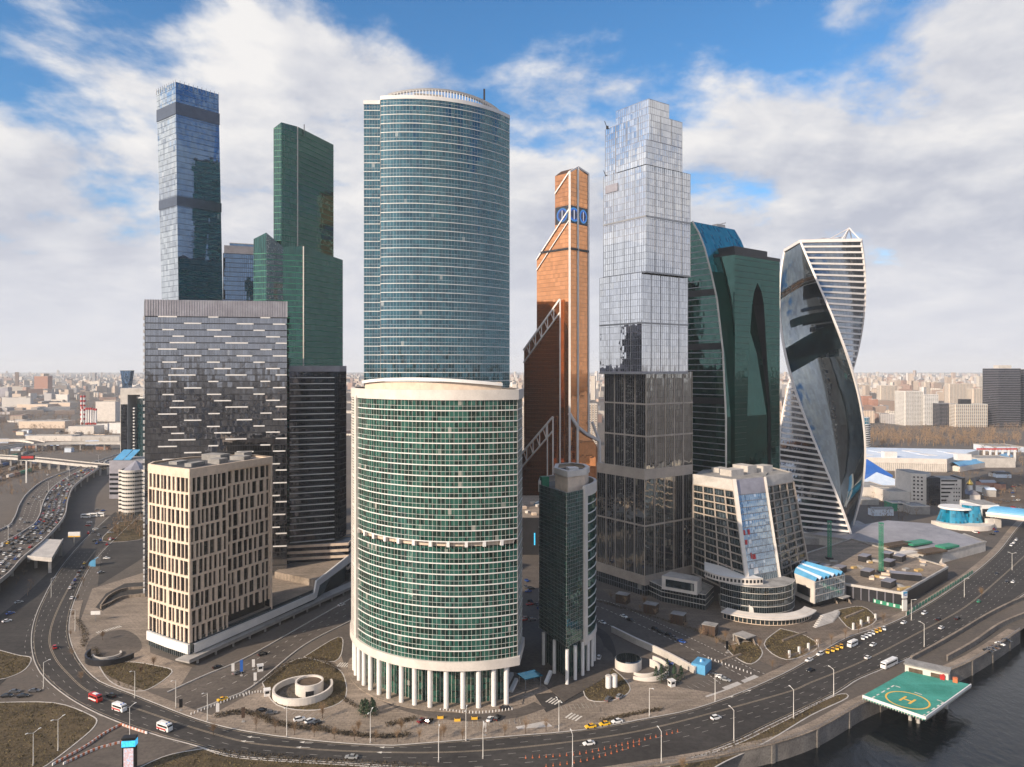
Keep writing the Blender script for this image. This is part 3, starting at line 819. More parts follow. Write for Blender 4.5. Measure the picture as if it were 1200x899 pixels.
for (fr, s0, s1, u0, u1) in ((xs, .6, 13.4, 0, 1), (xr, .8, 8.2, .25, .75), (xr, 9.4, 19.8, 0, 1)):
    mb = MB(); A, B = (fr(s1, .25), fr(s0, .25)) if fr is xs else (fr(s0, .25), fr(s1, .25))
    mb.face([(*A, 284), (*B, 284), (*B, 301.5), (*A, 301.5)], [(u0, 0), (u1, 0), (u1, 1), (u0, 1)])
    mb.build('led_screen', ms_, t_x)
for z, a, b in ((258.5, 1, 31), ):
    mb = MB(); mb.bar((*xs(a, .3), z), (*xs(b - 4, .3), z), 2.0); mb.bar((*xr(.8, .3), z), (*xr(20, .3), z), 2.0); mb.build('plant_floor', M['dark_metal'], t_x)

# ================================================================== shifted-block silver tower
M['stone_grey'] = plain('grey_beige_stone', (.40, .34, .29), .7, .12)
t_y = thing('silver_block_tower', 'silver glass tower of stacked shifted blocks, dark below and white above', 'tower', (85, 470, 0))
yr = (.82, .572); yl = (-.605, .796)
def yq(px, D0, side, X_=None):
    """run along a face from the corner seen at (px0, D0) to where the photo shows px"""
    pass
def block(pxc, Dc, pxl, pxr, z0, z1, gm, pane=1.8, fh=4.0, mm='louvre', mw=(.10, .10), band=(.16, .10), every=1, roof=M['roof_grey'], bm='louvre'):
    Xc = (pxc - 600) / 850 * Dc
    kl, kr = (pxl - 600) / 850, (pxr - 600) / 850
    tl = (kl * Dc - Xc) / (yl[0] - kl * yl[1]); tr = (kr * Dc - Xc) / (yr[0] - kr * yr[1])
    a = (Xc + yl[0] * tl, Dc + yl[1] * tl); c = (Xc + yr[0] * tr, Dc + yr[1] * tr)
    pts = [a, (Xc, Dc), c, (a[0] + c[0] - Xc, a[1] + c[1] - Dc)]
    facade(t_y, pts, z0, z1, fh, gm, M[bm], band, pane, mw, M[mm], roof=roof, mull_every=every)
    return pts
b0 = block(755.6, 446, 699, 812, 0, 6.6, GN, 2.0, 3.3)
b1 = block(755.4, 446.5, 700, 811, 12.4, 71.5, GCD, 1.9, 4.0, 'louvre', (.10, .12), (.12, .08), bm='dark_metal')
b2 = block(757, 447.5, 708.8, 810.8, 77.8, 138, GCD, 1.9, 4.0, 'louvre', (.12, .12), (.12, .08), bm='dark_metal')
b3 = block(752, 444, 703, 806, 138, 199, GCC, 1.8, 4.0)
b4 = block(757, 442, 707.4, 808.8, 199, 264.5, GCC, 1.8, 4.0)
b5 = block(756.8, 441.2, 722, 799.5, 264.5, 279.5, GCC, 1.8, 3.8)
b6 = block(761, 446, 709.4, 799.3, 264.5, 297, GCC, 1.8, 4.2)
b7 = block(760, 447.5, 722, 784, 297, 306.5, GCC, 1.8, 4.5, roof=M['white'])
for pts, z0, z1, o_, mt in ((b0, 6.6, 12.4, .4, 'stone_grey'), (b1, 71.5, 77.8, .3, 'stone_grey')):
    band_mb(pts, z0, z1, o_, 2.0).build('stone_band', M[mt], t_y)
for z in (137, 199, 233, 168):
    pts = b3 if z < 199 else b4
    band_mb(pts, z - .5, z + .5, .3).build('setback_ledge', M['grey_metal'], t_y)
for pts, z0, z1, zs in ((b1, 12.4, 71.5, (43,)), (b2, 77.8, 138, (98, 118))):
    Pm = subdiv(pts, 8.6)
    o = mull_mb(Pm, z0, z1, .6, .35).build('stone_mullion', M['stone_grey'], t_y); o['kind'] = 'stuff'
    for z in zs: band_mb(pts, z - .5, z + .5, .45).build('stone_ledge', M['stone_grey'], t_y)
for pts, z0, z1 in ((b3, 138, 199), (b4, 199, 264.5), (b6, 264.5, 297)):
    o = mull_mb(subdiv(pts, 8.8), z0, z1, .28, .2).build('joint_line', M['grey_metal'], t_y); o['kind'] = 'stuff'
band_mb(b3, 136.6, 138.2, .15).build('reveal', M['louvre'], t_y)
for (x, y, z, h_) in ((b6[0][0] + 1, b6[0][1] - 2, 297, 7), (b4[0][0] + 2, b4[0][1] + 2, 264.5, 7)):
    mb = MB(); mb.bar((x, y, z), (x - 2, y - 2, z + h_ * .6), .3); mb.box((x, y, z + .8), (1.5, 1.5, 1.6)); mb.build('cleaning_crane', M['dark_metal'], t_y)
ubox('plant_louvre', M['louvre'], t_y, ((b4[0][0] * .8 + b4[1][0] * .2) - .2, (b4[0][1] * .8 + b4[1][1] * .2) - .3, 255.5), (11, .3, 5), math.atan2(-.796, .605))

# ================================================================== green wave tower with pointed arch
t_i = thing('arched_green_tower', 'dark green tower with curving side edge and tall pointed arch', 'tower', (150, 520, 0))
I0 = (146.0, 495.0); ir = (.79, .61); il = (-.61, .79)
def ip(r, s): return (I0[0] + ir[0] * r + il[0] * s, I0[1] + ir[1] * r + il[1] * s)
def isz(px, py):
    k = (px - 600) / 850; s = (k * I0[1] - I0[0]) / (il[0] - k * il[1]); return s, ZY(py, I0[1] + il[1] * s)
prof = [isz(*p) for p in ((851, 560), (851, 539), (850.6, 489), (847, 411), (840, 350), (833, 318), (825.6, 290), (819, 273), (811.4, 259.6))]
prof = [(0.0, 0.0)] + [(max(0, s), z) for s, z in prof]
topz = prof[-1][1]; smax = 46.0
# the side elevation
poly = prof + [(smax, topz - 2), (smax, 0)]
mb = MB(); mb.face([(*ip(0, s), z) for s, z in poly][::-1], [(s, z) for s, z in poly][::-1]); mb.build('side_face', GIM, t_i)
mb = MB(); W_ = 50.0
mb.face([(*ip(W_, s), z) for s, z in poly], [(s, z) for s, z in poly]); mb.build('far_side_face', GIM, t_i)
mb = MB(); lowmb = MB(); dist = 0
for (s0, za), (s1, zb_) in zip(prof, prof[1:]):
    d = math.hypot(s1 - s0, zb_ - za)
    k = max(1, int(d / 4.2))
    (mb if za > 195 else lowmb).face([(*ip(0, s0), za), (*ip(W_, s0), za), (*ip(W_, s1), zb_), (*ip(0, s1), zb_)], [(0, dist), (W_, dist), (W_, dist + d), (0, dist + d)])
    dist += d
mb.build('wave_roof', GIT, t_i); lowmb.build('wave_wall', GIM, t_i)
mb = MB(); mb.face([(*ip(0, prof[-1][0]), topz), (*ip(W_, prof[-1][0]), topz), (*ip(W_, smax), topz - 2), (*ip(0, smax), topz - 2)]); mb.build('roof', M['roof_dark'], t_i)
mb = MB(); mb.face([(*ip(W_, smax), 0), (*ip(0, smax), 0), (*ip(0, smax), topz - 2), (*ip(W_, smax), topz - 2)], [(0, 0), (W_, 0), (W_, topz), (0, topz)]); mb.build('rear_face', GIM, t_i)
mb = MB()
for a, b in zip(prof, prof[1:]): mb.bar((*ip(-.3, a[0] - .3), a[1]), (*ip(-.3, b[0] - .3), b[1]), .9)
mb.build('edge_rail', M['white_warm'], t_i)
def s_at(z):
    for (s0, za), (s1, zb_) in zip(prof, prof[1:]):
        if za <= z <= zb_ and zb_ > za: return s0 + (s1 - s0) * (z - za) / (zb_ - za)
    return prof[-1][0]
for r in range(6, 57):
    z = r * 4.2
    if z > topz - 3: break
    s0 = s_at(z); a, b = ip(0, s0 + .3), ip(0, smax); mx = ((a[0] + b[0]) / 2, (a[1] + b[1]) / 2)
    tall = r in (37, 46, 28)
    ubox('floor_band', M['dark_metal'] if tall else M['louvre'], t_i, (mx[0] - ir[0] * .1, mx[1] - ir[1] * .1, z), (smax - s0 - .3, .3, 4.6 if tall else .5), math.atan2(il[1], il[0]))
# front slab with the arch cut through its face
r0, r1, zf = 6.0, 50.5, 218.0
def ir_px(px):
    k = (px - 600) / 850; return (k * I0[1] - I0[0]) / (ir[0] - k * ir[1])
def irz(px, py):
    r = ir_px(px); return r, ZY(py, I0[1] + ir[1] * r)
r0, r1 = ir_px(858.8), ir_px(911.5)
zf = irz(858.8, 298.8)[1]
archL = [irz(*p) for p in ((870, 700), (872.6, 532), (873.8, 470), (875.5, 411), (879, 357), (881.5, 342))]
archT = irz(885.5, 331.5)
archR = [irz(*p) for p in ((890, 342), (893, 357.6), (896, 411), (901, 489), (901.5, 543), (902, 700))]
archL[0] = (archL[1][0] - .5, 0); archR[-1] = (archR[-2][0] + .3, 0)
sF = -1.6
def fp(r, z, s=sF): return (*ip(r, s), z)
seqL = archL; seqR = archR[::-1]
mb = MB()
lefts = seqL + [archT]; rights = seqR + [archT]
for (ra, za), (rb, zb_) in zip(lefts, lefts[1:]):
    mb.face([fp(r0, za), fp(ra, za), fp(rb, zb_), fp(r0, zb_)], [(r0, za), (ra, za), (rb, zb_), (r0, zb_)])
for (ra, za), (rb, zb_) in zip(rights, rights[1:]):
    mb.face([fp(ra, za), fp(r1, za), fp(r1, zb_), fp(rb, zb_)], [(ra, za), (r1, za), (r1, zb_), (rb, zb_)])
mb.face([fp(r0, archT[1]), fp(archT[0], archT[1]), fp(r1, archT[1]), fp(r1, zf), fp(r0, zf)], [(r0, archT[1]), (archT[0], archT[1]), (r1, archT[1]), (r1, zf), (r0, zf)])
mb.build('front_face', GIM, t_i)
mb = MB(); dp = 9.0
loop = seqL + [archT] + archR
for (ra, za), (rb, zb_) in zip(loop, loop[1:]):
    mb.face([fp(ra, za), fp(ra, za, sF + dp), fp(rb, zb_, sF + dp), fp(rb, zb_)], [(0, za), (dp, za), (dp, zb_), (0, zb_)])
mb.build('arch_reveal', M['dark_metal'], t_i)
mb = MB(); mb.face([fp(archL[0][0] - 3, 0, sF + dp - .1), fp(archR[-1][0] + 3, 0, sF + dp - .1), fp(archR[-1][0] + 3, archT[1] + 3, sF + dp - .1), fp(archL[0][0] - 3, archT[1] + 3, sF + dp - .1)], [(0, 0), (30, 0), (30, 190), (0, 190)])
mb.build('arch_glass', GIT, t_i)
for z in (60, 118, 170): ubox('arch_beam', M['dark_metal'], t_i, (*ip((archL[1][0] + archR[1][0]) / 2, sF + dp - .5), z), (16, .6, 4.5), math.atan2(ir[1], ir[0]))
mb = MB(); mb.face([fp(r0, 0, 40), fp(r0, 0), fp(r0, zf), fp(r0, zf, 40)], [(40, 0), (0, 0), (0, zf), (40, zf)]); mb.build('slab_side_face', GIM, t_i)
mb = MB(); mb.face([fp(r1, 0), fp(r1, 0, 40), fp(r1, zf, 40), fp(r1, zf)], [(0, 0), (40, 0), (40, zf), (0, zf)]); mb.build('slab_far_face', GIM, t_i)
mb = MB(); mb.face([fp(r0, zf), fp(r1, zf), fp(r1, zf, 40), fp(r0, zf, 40)]); mb.build('slab_roof', M['roof_dark'], t_i)
mb = band_mb([ip(r0, 38), ip(r0, sF), ip(r1, sF), ip(r1, 38)], zf, zf + 2.2, .2, .6, closed=False); mb.build('slab_parapet', M['dark_metal'], t_i)
mb = MB(); c = ip((r0 + r1) / 2, 16); mb.box((c[0], c[1], zf + 4), (40, 24, 7), math.atan2(ir[1], ir[0])); mb.build('slab_plant', M['dark_metal'], t_i)
fl = MB()
for r in range(1, 53):
    z = r * 4.15
    fl.bar(fp(r0, z, sF - .04), fp(r1 if z > archT[1] else [a for a in lefts if a[1] <= z][-1][0] - .4, z, sF - .04), .22)
    if z <= archT[1]: fl.bar(fp([a for a in rights if a[1] <= z][-1][0] + .4, z, sF - .04), fp(r1, z, sF - .04), .22)
o = fl.build('floor_line', M['dark_metal'], t_i); o['kind'] = 'stuff'
c = ip(38, 34); mb = MB(); mb.box((c[0], c[1], topz + 1.5), (9, 5, 3), .6); mb.bar((c[0] - 5, c[1], topz + 2), (c[0] + 6, c[1] + 2, topz + 5), .6); mb.build('cleaning_crane', M['white_warm'], t_i)

# ================================================================== twisted tower
t_t = thing('twisted_tower', 'twisted tower with spiralling white edges and two kinds of face', 'tower', (262, 614, 0))
TX, TY, TR = (962.5 - 600) / 850 * 614, 614.0, 33.2
NT_ = 96
zs = [i * 244.0 / NT_ for i in range(NT_ + 1)]
def phi(z):
    py = HY + (H - z) / 614 * F
    return -51 + (py - 287.5) * .483
def tc(z, k, rr=TR):
    a = R(phi(z) + 90 * k); return (TX + rr * math.sin(a), TY - rr * math.cos(a))
NS = 16
def tface(z, k, u, rr=TR):
    a, b = tc(z, k, rr), tc(z, k + 1, rr); return (a[0] + (b[0] - a[0]) * u, a[1] + (b[1] - a[1]) * u, z)
for k in range(4):
    mb = MB(); L = TR * 1.414
    for i in range(NT_):
        for j in range(NS):
            u0, u1 = j / NS, (j + 1) / NS
            mb.face([tface(zs[i], k, u0), tface(zs[i], k, u1), tface(zs[i + 1], k, u1), tface(zs[i + 1], k, u0)],
                    [(u0 * L, zs[i]), (u1 * L, zs[i]), (u1 * L, zs[i + 1]), (u0 * L, zs[i + 1])])
    o = mb.build('smooth_face' if k % 2 else 'striped_face', GEV if k % 2 else GEB, t_t)
    if k % 2:
        bm_ = bmesh.new(); bm_.from_mesh(o.data); bmesh.ops.remove_doubles(bm_, verts=bm_.verts, dist=.001); bm_.to_mesh(o.data); bm_.free()
        for p in o.data.polygons: p.use_smooth = True
    else:
        for i in range(1, 52):
            z = i * 244 / 52; bb = MB()
            A, B = tface(z, k, 0, TR + .3), tface(z, k, 1, TR + .3)
            bb.bar(A, B, 1.45); bb.build('white_stripe', M['steel'], t_t)
    ee = MB()
    for i in range(NT_): ee.bar((*tc(zs[i], k, TR + .2), zs[i]), (*tc(zs[i + 1], k, TR + .2), zs[i + 1]), 1.5)
    ee.build('spiral_edge', M['steel'], t_t)
mb = MB(); mb.face([(*tc(244, k), 243.5) for k in range(4)]); mb.build('roof', M['roof_grey'], t_t)
mb = MB()
for k in range(4): mb.bar((*tc(244, k, TR + .2), 244), (*tc(244, k + 1, TR + .2), 244), 2.4)
mb.build('roof_rim', M['steel'], t_t)
mb = MB(); a, b = tc(244, 0), tc(244, 1)
pk = (TX + 19, TY - 10, 257)
for q in (tc(244, 1), tc(244, 2), (TX - 6, TY - 22), (TX + 8, TY - 18), (TX + 26, TY - 2)): mb.bar((q[0], q[1], 244), pk, .7)
mb.bar((TX - 24, TY - 20, 244.5), (TX + 14, TY - 12, 249), .8)
mb.build('crown_mast', M['steel'], t_t)
mb = MB(); mb.box((TX + 2, TY, 246), (26, 20, 4), .5); mb.build('roof_plant', M['louvre'], t_t)
mb = MB(); mb.prism([(TX - 44, TY - 36), (TX + 40, TY - 42), (TX + 46, TY + 30), (TX - 40, TY + 36)], 0, 5); mb.build('base_slab', M['concrete'], t_t)

# ================================================================== sloping grid-front block
t_g = thing('sloping_front_block', 'concrete grid office block with a sloping glass front and round foot', 'office block', (150, 450, 0))
def lerp(a, b, f): return tuple(a[i] + (b[i] - a[i]) * f for i in range(len(a)))
TL_b, TL_t = (115, 461, 0), (115, 461, 73); ML_b, ML_t = (133.5, 403, 0), (134, 438, 73)
MR_b, MR_t = (157, 417.5, 0), (156, 448, 73); RR_b, RR_t = (197, 478, 0), (181, 470, 73)
Rl_b, Rl_t = (160, 440, 0), (157, 452, 73)
def grid_face(bl, br, tl, tr, rows, cols, parent, z0=0.0, frame_w=.75, top=6.5, mat='stone_grey'):
    """windows set in a concrete grid on a leaning quadrilateral face"""
    hz = tl[2]; f0, f1 = z0 / hz, (hz - top) / hz
    def pt(u, f): return Vector(lerp(lerp(bl, tl, f), lerp(br, tr, f), u))
    n = (pt(1, .2) - pt(0, .2)).cross(pt(0, .8) - pt(0, .2)).normalized()
    mb = MB(); mb.face([pt(0, f0) , pt(1, f0), pt(1, f1), pt(0, f1)], [(0, 0), (1, 0), (1, 1), (0, 1)]); 
    for c in range(cols):
        for r in range(rows):
            u0, u1 = (c + .10) / cols, (c + .90) / cols; g0, g1 = f0 + (f1 - f0) * (r + .14) / rows, f0 + (f1 - f0) * (r + .82) / rows
            wm = MB(); q = [pt(u0, g0), pt(u1, g0), pt(u1, g1), pt(u0, g1)]; q = [p - n * .45 for p in q]
            wd = (q[1] - q[0]).length; hh = (q[2] - q[1]).length
            wm.face(q, [(0, r * 3.7), (wd, r * 3.7), (wd, r * 3.7 + hh), (0, r * 3.7 + hh)])
            for k in (1, 2): wm.bar(q[0].lerp(q[1], k / 3), q[3].lerp(q[2], k / 3), .12, mi=1)
            wm.build('window', [GN, M['grey_metal']], parent)
    fr = MB()
    for c in range(cols + 1):
        u = c / cols; a, b = pt(u, f0), pt(u, f1); fr.bar(a, b, frame_w * (1.6 if c in (0, cols) else 1))
    fr.build('pilaster', M[mat], parent)
    for r in range(rows + 1):
        f = f0 + (f1 - f0) * r / rows; sl = MB(); sl.bar(pt(0, f) + n * .02, pt(1, f) + n * .02, frame_w * .9); sl.build('spandrel', M[mat], parent)
    cp_ = MB(); q = [pt(0, f1), pt(1, f1), pt(1, 1), pt(0, 1)]; cp_.face([p + n * .3 for p in q]); cp_.face([p - n * .8 for p in q][::-1])
    cp_.face([q[3] + n * .3, q[2] + n * .3, q[2] - n * .8, q[3] - n * .8]); cp_.build('parapet', M['concrete_lt'], parent)
grid_face(TL_b, ML_b, TL_t, ML_t, 13, 4, t_g, 10)
grid_face(Rl_b, RR_b, Rl_t, RR_t, 14, 4, t_g, 2)
mb = MB()
fr_ = 13; q = [ML_b, MR_b, MR_t, ML_t]
def sp(u, f): return Vector(lerp(lerp(ML_b, ML_t, f), lerp(MR_b, MR_t, f), u))
for r in range(18):
    f0, f1 = r / 18 * .88, (r + 1) / 18 * .88
    mb = MB(); mb.face([sp(0, f0), sp(1, f0), sp(1, f1), sp(0, f1)], [(0, r * 3.6), (24, r * 3.6), (24, r * 3.6 + 3.6), (0, r * 3.6 + 3.6)]); mb.build('sloping_glass', GNB if r > 5 else GN, t_g)
    mb = MB(); mb.bar(sp(0, f1), sp(1, f1), .35); mb.build('sloping_rail', M['grey_metal'], t_g)
mb = MB()
for k in range(1, 16): mb.bar(sp(k / 16, 0), sp(k / 16, .88), .16)
o = mb.build('mullion_grid', M['grey_metal'], t_g); o['kind'] = 'stuff'
mb = MB(); mb.face([sp(0, .88), sp(1, .88), sp(1, 1), sp(0, 1)]); mb.build('sloping_crown', M['louvre'], t_g)
mb = MB(); mb.bar(ML_b, ML_t, 2.2); mb.bar(MR_b, MR_t, 1.4); mb.build('slanted_pier', M['white_warm'], t_g)
mb = MB(); mb.face([MR_b, (172, 455, 0), (166, 470, 73), MR_t], [(0, 0), (30, 0), (30, 73), (0, 73)]); mb.build('inner_face', GN, t_g)
mb = MB(); mb.face([RR_b, (186, 505, 0), (176, 500, 73), RR_t], [(0, 0), (30, 0), (30, 73), (0, 73)]); mb.build('end_face', M['concrete_lt'], t_g)
mb = MB(); mb.face([(p[0], p[1], 72.2) for p in (ML_t, MR_t, (161, 455), RR_t, (176, 500), (128, 486), TL_t)]); mb.build('roof', M['roof_grey'], t_g)
for (x, y, sx, sy, hh) in ((140, 462, 12, 9, 4), (152, 474, 9, 12, 5), (166, 480, 10, 8, 4), (136, 476, 8, 6, 3)):
    ubox('roof_plant', M['concrete_lt'], t_g, (x, y, 72.2 + hh / 2), (sx, sy, hh), .6)
# small red and white window signs (unreadable characters, as in the photo)
for (u, f, w_, h_, mt) in ((.10, .60, 1.4, 3.0, 'red'), (.24, .60, 1.6, 3.0, 'red'), (.12, .53, 1.8, 2.8, 'red'), (.24, .53, 2.2, 2.4, 'white'), (.22, .43, .8, 3.4, 'red'), (.30, .42, 2.6, 2.8, 'red'), (.2, .36, 2.0, 2.4, 'white'), (.3, .32, 3.4, 3.2, 'white'), (.15, .47, 1.4, 2.6, 'white')):
    p = sp(u, f); ex = (sp(1, f) - sp(0, f)).normalized(); ez = (sp(u, f + .1) - p).normalized(); n_ = ex.cross(ez)
    mb = MB(); q = [p + n_ * .25 + ex * i * w_ / 2 + ez * j * h_ / 2 for i, j in ((-1, -1), (1, -1), (1, 1), (-1, 1))]
    mb.face(q); b_ = [x - n_ * .12 for x in q]
    for i in range(4): mb.face([q[i], b_[i], b_[(i + 1) % 4], q[(i + 1) % 4]])
    mb.build('sign_character', M[mt], t_g)
# round glass foot with white roof and awning
fc, fr1 = (141, 428), 24
ft = arc(*fc, fr1, -62, 72, 22)
Pf, _, _ = facade(t_g, ft, 3.5, 18, 3.6, GN, M['white_warm'], (.24, .15), 1.6, (.08, .08), M['grey_metal'], closed=False, glass_name='drum_glass', band_name='drum_band')
mb = MB(); mb.prism(arc(*fc, fr1 - 1, -62, 72, 22) + [(145, 440), (125, 440)], 0, 3.5); mb.build('drum_base', M['concrete'], t_g)
ft2 = arc(fc[0] - 6, fc[1] + 3, 22, -80, 18, 18)
band_mb(ft2, 18, 21.5, .2, .8, closed=False).build('roof_wall', M['white_warm'], t_g)
for i in range(0, 18): ubox('roof_slot', M['dark_metal'], t_g, (*lerp(offset(ft2, .25, False)[i], offset(ft2, .25, False)[i + 1], .5), 19.9), (1.2, .2, 1.7), R(-80 + 98 * (i + .5) / 18))
mb = MB(); mb.face([(x, y, 21.6) for x, y in ft2 + [(133, 425), (118, 445)]]); mb.build('crescent_roof', M['white'], t_g)
mb = MB(); mb.face([(x, y, 18.02) for x, y in ft + [(150, 440), (125, 445)]]); mb.build('drum_roof', M['roof_grey'], t_g)
aw = arc(fc[0] + 2, fc[1] - 2, 31, -52, 58, 26)
ao, ai = offset(aw, 2.5, False), offset(aw, -4, False); mb = MB()
for i in range(26):
    mb.face([(*ao[i], 4.1), (*ao[i + 1], 4.1), (*ai[i + 1], 5.2), (*ai[i], 5.2)]); mb.face([(*ao[i], 3.6), (*ao[i + 1], 3.6), (*ao[i + 1], 4.1), (*ao[i], 4.1)])
    mb.face([(*ai[i], 5.0), (*ai[i + 1], 5.0), (*ao[i + 1], 3.6), (*ao[i], 3.6)])
mb.build('awning', M['white_warm'], t_g)
facade(t_g, aw, .1, 4.4, 4.3, GN, M['beige'], (.4, .1), 2.2, (.25, .2), M['beige'], closed=False, glass_name='shop_glass', band_name='shop_rail')
# low pavilions on either side
t_l = thing('box_pavilion', 'low glass pavilion with a framed white window box', 'pavilion', (104, 430, 0))
pv = [(83, 452), (90, 436), (112, 420), (121, 436), (112, 455)]
facade(t_l, pv, 0, 9, 3.0, GN, M['white_warm'], (.35, .15), 1.8, (.12, .1), M['grey_metal'], roof=M['roof_grey'])
bx = [(89, 431), (107, 419), (112, 428), (96, 440)]
mb = MB(); mb.prism(bx, 9.02, 17, top=1); mb.build('window_box', [M['white_warm'], M['concrete']], t_l)
mb = MB(); a, b = (91, 429.5), (105.4, 419.9); n_ = (-.555, -.832)
mb.face([(a[0] + n_[0] * .1, a[1] + n_[1] * .1, 11), (b[0] + n_[0] * .1, b[1] + n_[1] * .1, 11), (b[0] + n_[0] * .1, b[1] + n_[1] * .1, 15.4), (a[0] + n_[0] * .1, a[1] + n_[1] * .1, 15.4)], [(0, 0), (18, 0), (18, 4), (0, 4)])
mb.build('box_window', GN, t_l)
t_k = thing('blue_roof_pavilion', 'small glass pavilion with a pleated light blue roof', 'pavilion', (186, 440, 0))
kv = [(171, 438), (176, 421), (200, 436), (203, 452), (184, 458)]
facade(t_k, kv, 4, 16, 4, GNB, M['white_warm'], (.3, .15), 1.8, (.12, .1), M['grey_metal'], roof=M['roof_grey'])
mb = MB(); mb.prism(offset(kv, -3), 0, 4); mb.build('base_wall', M['dark_metal'], t_k)
a, b, c = kv[0], kv[1], kv[4]
ubox('white_end_wall', M['white_warm'], t_k, (173.2, 429.4, 10), (17.6, .8, 13), math.atan2(-17, 5))
ubox('end_window', M['dark_metal'], t_k, (172.6, 429.1, 9), (11, .8, 5), math.atan2(-17, 5))
for i in range(7):
    f = i / 7; p = lerp(kv[1], kv[2], f + .07); q = lerp(kv[0], kv[4], f + .07)
    mb = MB(); d = Vector((q[0] - p[0], q[1] - p[1])); e = (kv[2][0] - kv[1][0]) / 14, (kv[2][1] - kv[1][1]) / 14
    mb.face([(p[0] - e[0], p[1] - e[1], 16.2), (p[0], p[1], 18.4), (q[0], q[1], 19.4), (q[0] - e[0], q[1] - e[1], 16.2)])
    mb.face([(p[0], p[1], 18.4), (p[0] + e[0], p[1] + e[1], 16.2), (q[0] + e[0], q[1] + e[1], 16.2), (q[0], q[1], 19.4)])
    mb.build('roof_pleat', M['skyblue'] if i % 3 != 1 else M['bluewhite'], t_k)
# ================================================================== ground, roads, water
def crv(pts, n=8):
    """smooth curve through the points"""
    out = []
    P = [pts[0]] + list(pts) + [pts[-1]]
    for i in range(1, len(P) - 2):
        p0, p1, p2, p3 = P[i - 1:i + 3]
        for k in range(n):
            t = k / n
            out.append(tuple(.5 * (2 * p1[j] + (p2[j] - p0[j]) * t + (2 * p0[j] - 5 * p1[j] + 4 * p2[j] - p3[j]) * t * t + (3 * p1[j] - p0[j] - 3 * p2[j] + p3[j]) * t ** 3) for j in range(len(p1))))
    out.append(tuple(pts[-1])); return out

def resample(path, n):
    d = [0]
    for a, b in zip(path, path[1:]): d.append(d[-1] + math.dist(a, b))
    out = []; k = 0
    for i in range(n + 1):
        s = d[-1] * i / n
        while k < len(d) - 2 and d[k + 1] < s: k += 1
        f = (s - d[k]) / max(1e-9, d[k + 1] - d[k]); out.append(tuple(path[k][j] + (path[k + 1][j] - path[k][j]) * f for j in range(len(path[k]))))
    return out

def along(path, step): 
    L = sum(math.dist(a, b) for a, b in zip(path, path[1:])); return resample(path, max(1, int(L / step)))

def survey(px, z=0.0, n=8): return crv([G(x, y, z) for x, y in px], n)

def strip_mb(A, B, z, mb=None):
    mb = mb or MB()
    for i in range(len(A) - 1): mb.face([(*A[i], z), (*B[i], z), (*B[i + 1], z), (*A[i + 1], z)])
    return mb

def match(A, B, k=900):
    """for every point of A the nearest point of B, never going back"""
    D = resample(B, k); out = []; j = 0
    for i, a in enumerate(A):
        lim = min(k, j + 40)
        j = min(range(j, lim + 1), key=lambda q: math.dist(a, D[q])); out.append(D[j])
    return out

def ribbon_mb(path, w, z, mb=None):
    return strip_mb(offset(path, w / 2, False), offset(path, -w / 2, False), z, mb)

def patch(name, px, mat, z, smooth=0):
    pts = [G(x, y) for x, y in px]
    if smooth: pts = crv(pts + [pts[0]], smooth)[:-1]
    mb = MB(); mb.face([(x, y, z) for x, y in pts])
    o = struct(name, mb, mat)
    return o

# ground: near city soil and tarmac, farther out brown wood and roofs in patches
mg, tg_, og = newmat('city_ground')
pg_ = tg_.node('ShaderNodeBsdfPrincipled'); pos = tg_.node('ShaderNodeNewGeometry').outputs['Position']
na = tg_.noise(pos, .006, 6, .62); nb = tg_.noise(pos, .05, 5, .65); nc = tg_.noise(pos, .5, 4, .65)
ca_ = tg_.ramp(na, [(.30, (.046, .041, .038)), (.45, (.115, .093, .075)), (.55, (.070, .060, .053)), (.68, (.17, .138, .11))])
ca_ = tg_.mix(tg_.maprange(nb, .3, .7, 0, .75), ca_, (.075, .062, .053))
ca_ = tg_.mix(tg_.maprange(nc, .35, .7, 0, .35), ca_, (.19, .155, .125))
tg_.put(pg_.inputs['Base Color'], ca_); pg_.inputs['Roughness'].default_value = .95; tg_.l.new(pg_.outputs[0], og.inputs[0])
quay_px = [(-25000, -300), (-1500, 60), (-400, 190), (-150, 214), (-20, 236), (94.6, 268), (153, 306.7), (215, 343), (270, 386), (340, 446), (450, 560), (900, 1000), (25000, 6000)]
mb = MB()
for a, b in zip(quay_px, quay_px[1:]): mb.face([(a[0], a[1], 0), (b[0], b[1], 0), (b[0], 26000, 0), (a[0], 26000, 0)])
struct('ground', mb, mg)
far_bank = [(-25000, -500), (-1500, -60), (-300, 40), (0, 55), (200, 100), (400, 250), (800, 560), (25000, 5000)]
mb = MB()
for a, b in zip(far_bank, far_bank[1:]): mb.face([(a[0], -26000, 0), (b[0], -26000, 0), (b[0], b[1], 0), (a[0], a[1], 0)])
struct('far_bank_ground', mb, mg)
mw, tw, ow = newmat('river_water')
pw_ = tw.node('ShaderNodeBsdfPrincipled'); pos = tw.node('ShaderNodeNewGeometry').outputs['Position']
pw_.inputs['Base Color'].default_value = (.006, .008, .010, 1); pw_.inputs['Roughness'].default_value = .10; pw_.inputs['IOR'].default_value = 1.33
bmp = tw.node('ShaderNodeBump'); bmp.inputs['Strength'].default_value = .55; bmp.inputs['Distance'].default_value = .5
wv = tw.math('ADD', tw.noise(tw.vmath('MULTIPLY', pos, (1, .6, 1)), .35, 5, .6), tw.noise(pos, .05, 3, .5))
tw.put(bmp.inputs['Height'], wv); tw.l.new(bmp.outputs[0], pw_.inputs['Normal']); tw.l.new(pw_.outputs[0], ow.inputs[0])
mb = MB(); mb.face([(-25000, -900, -6), (25000, -900, -6), (25000, 6100, -6), (-25000, 6100, -6)])
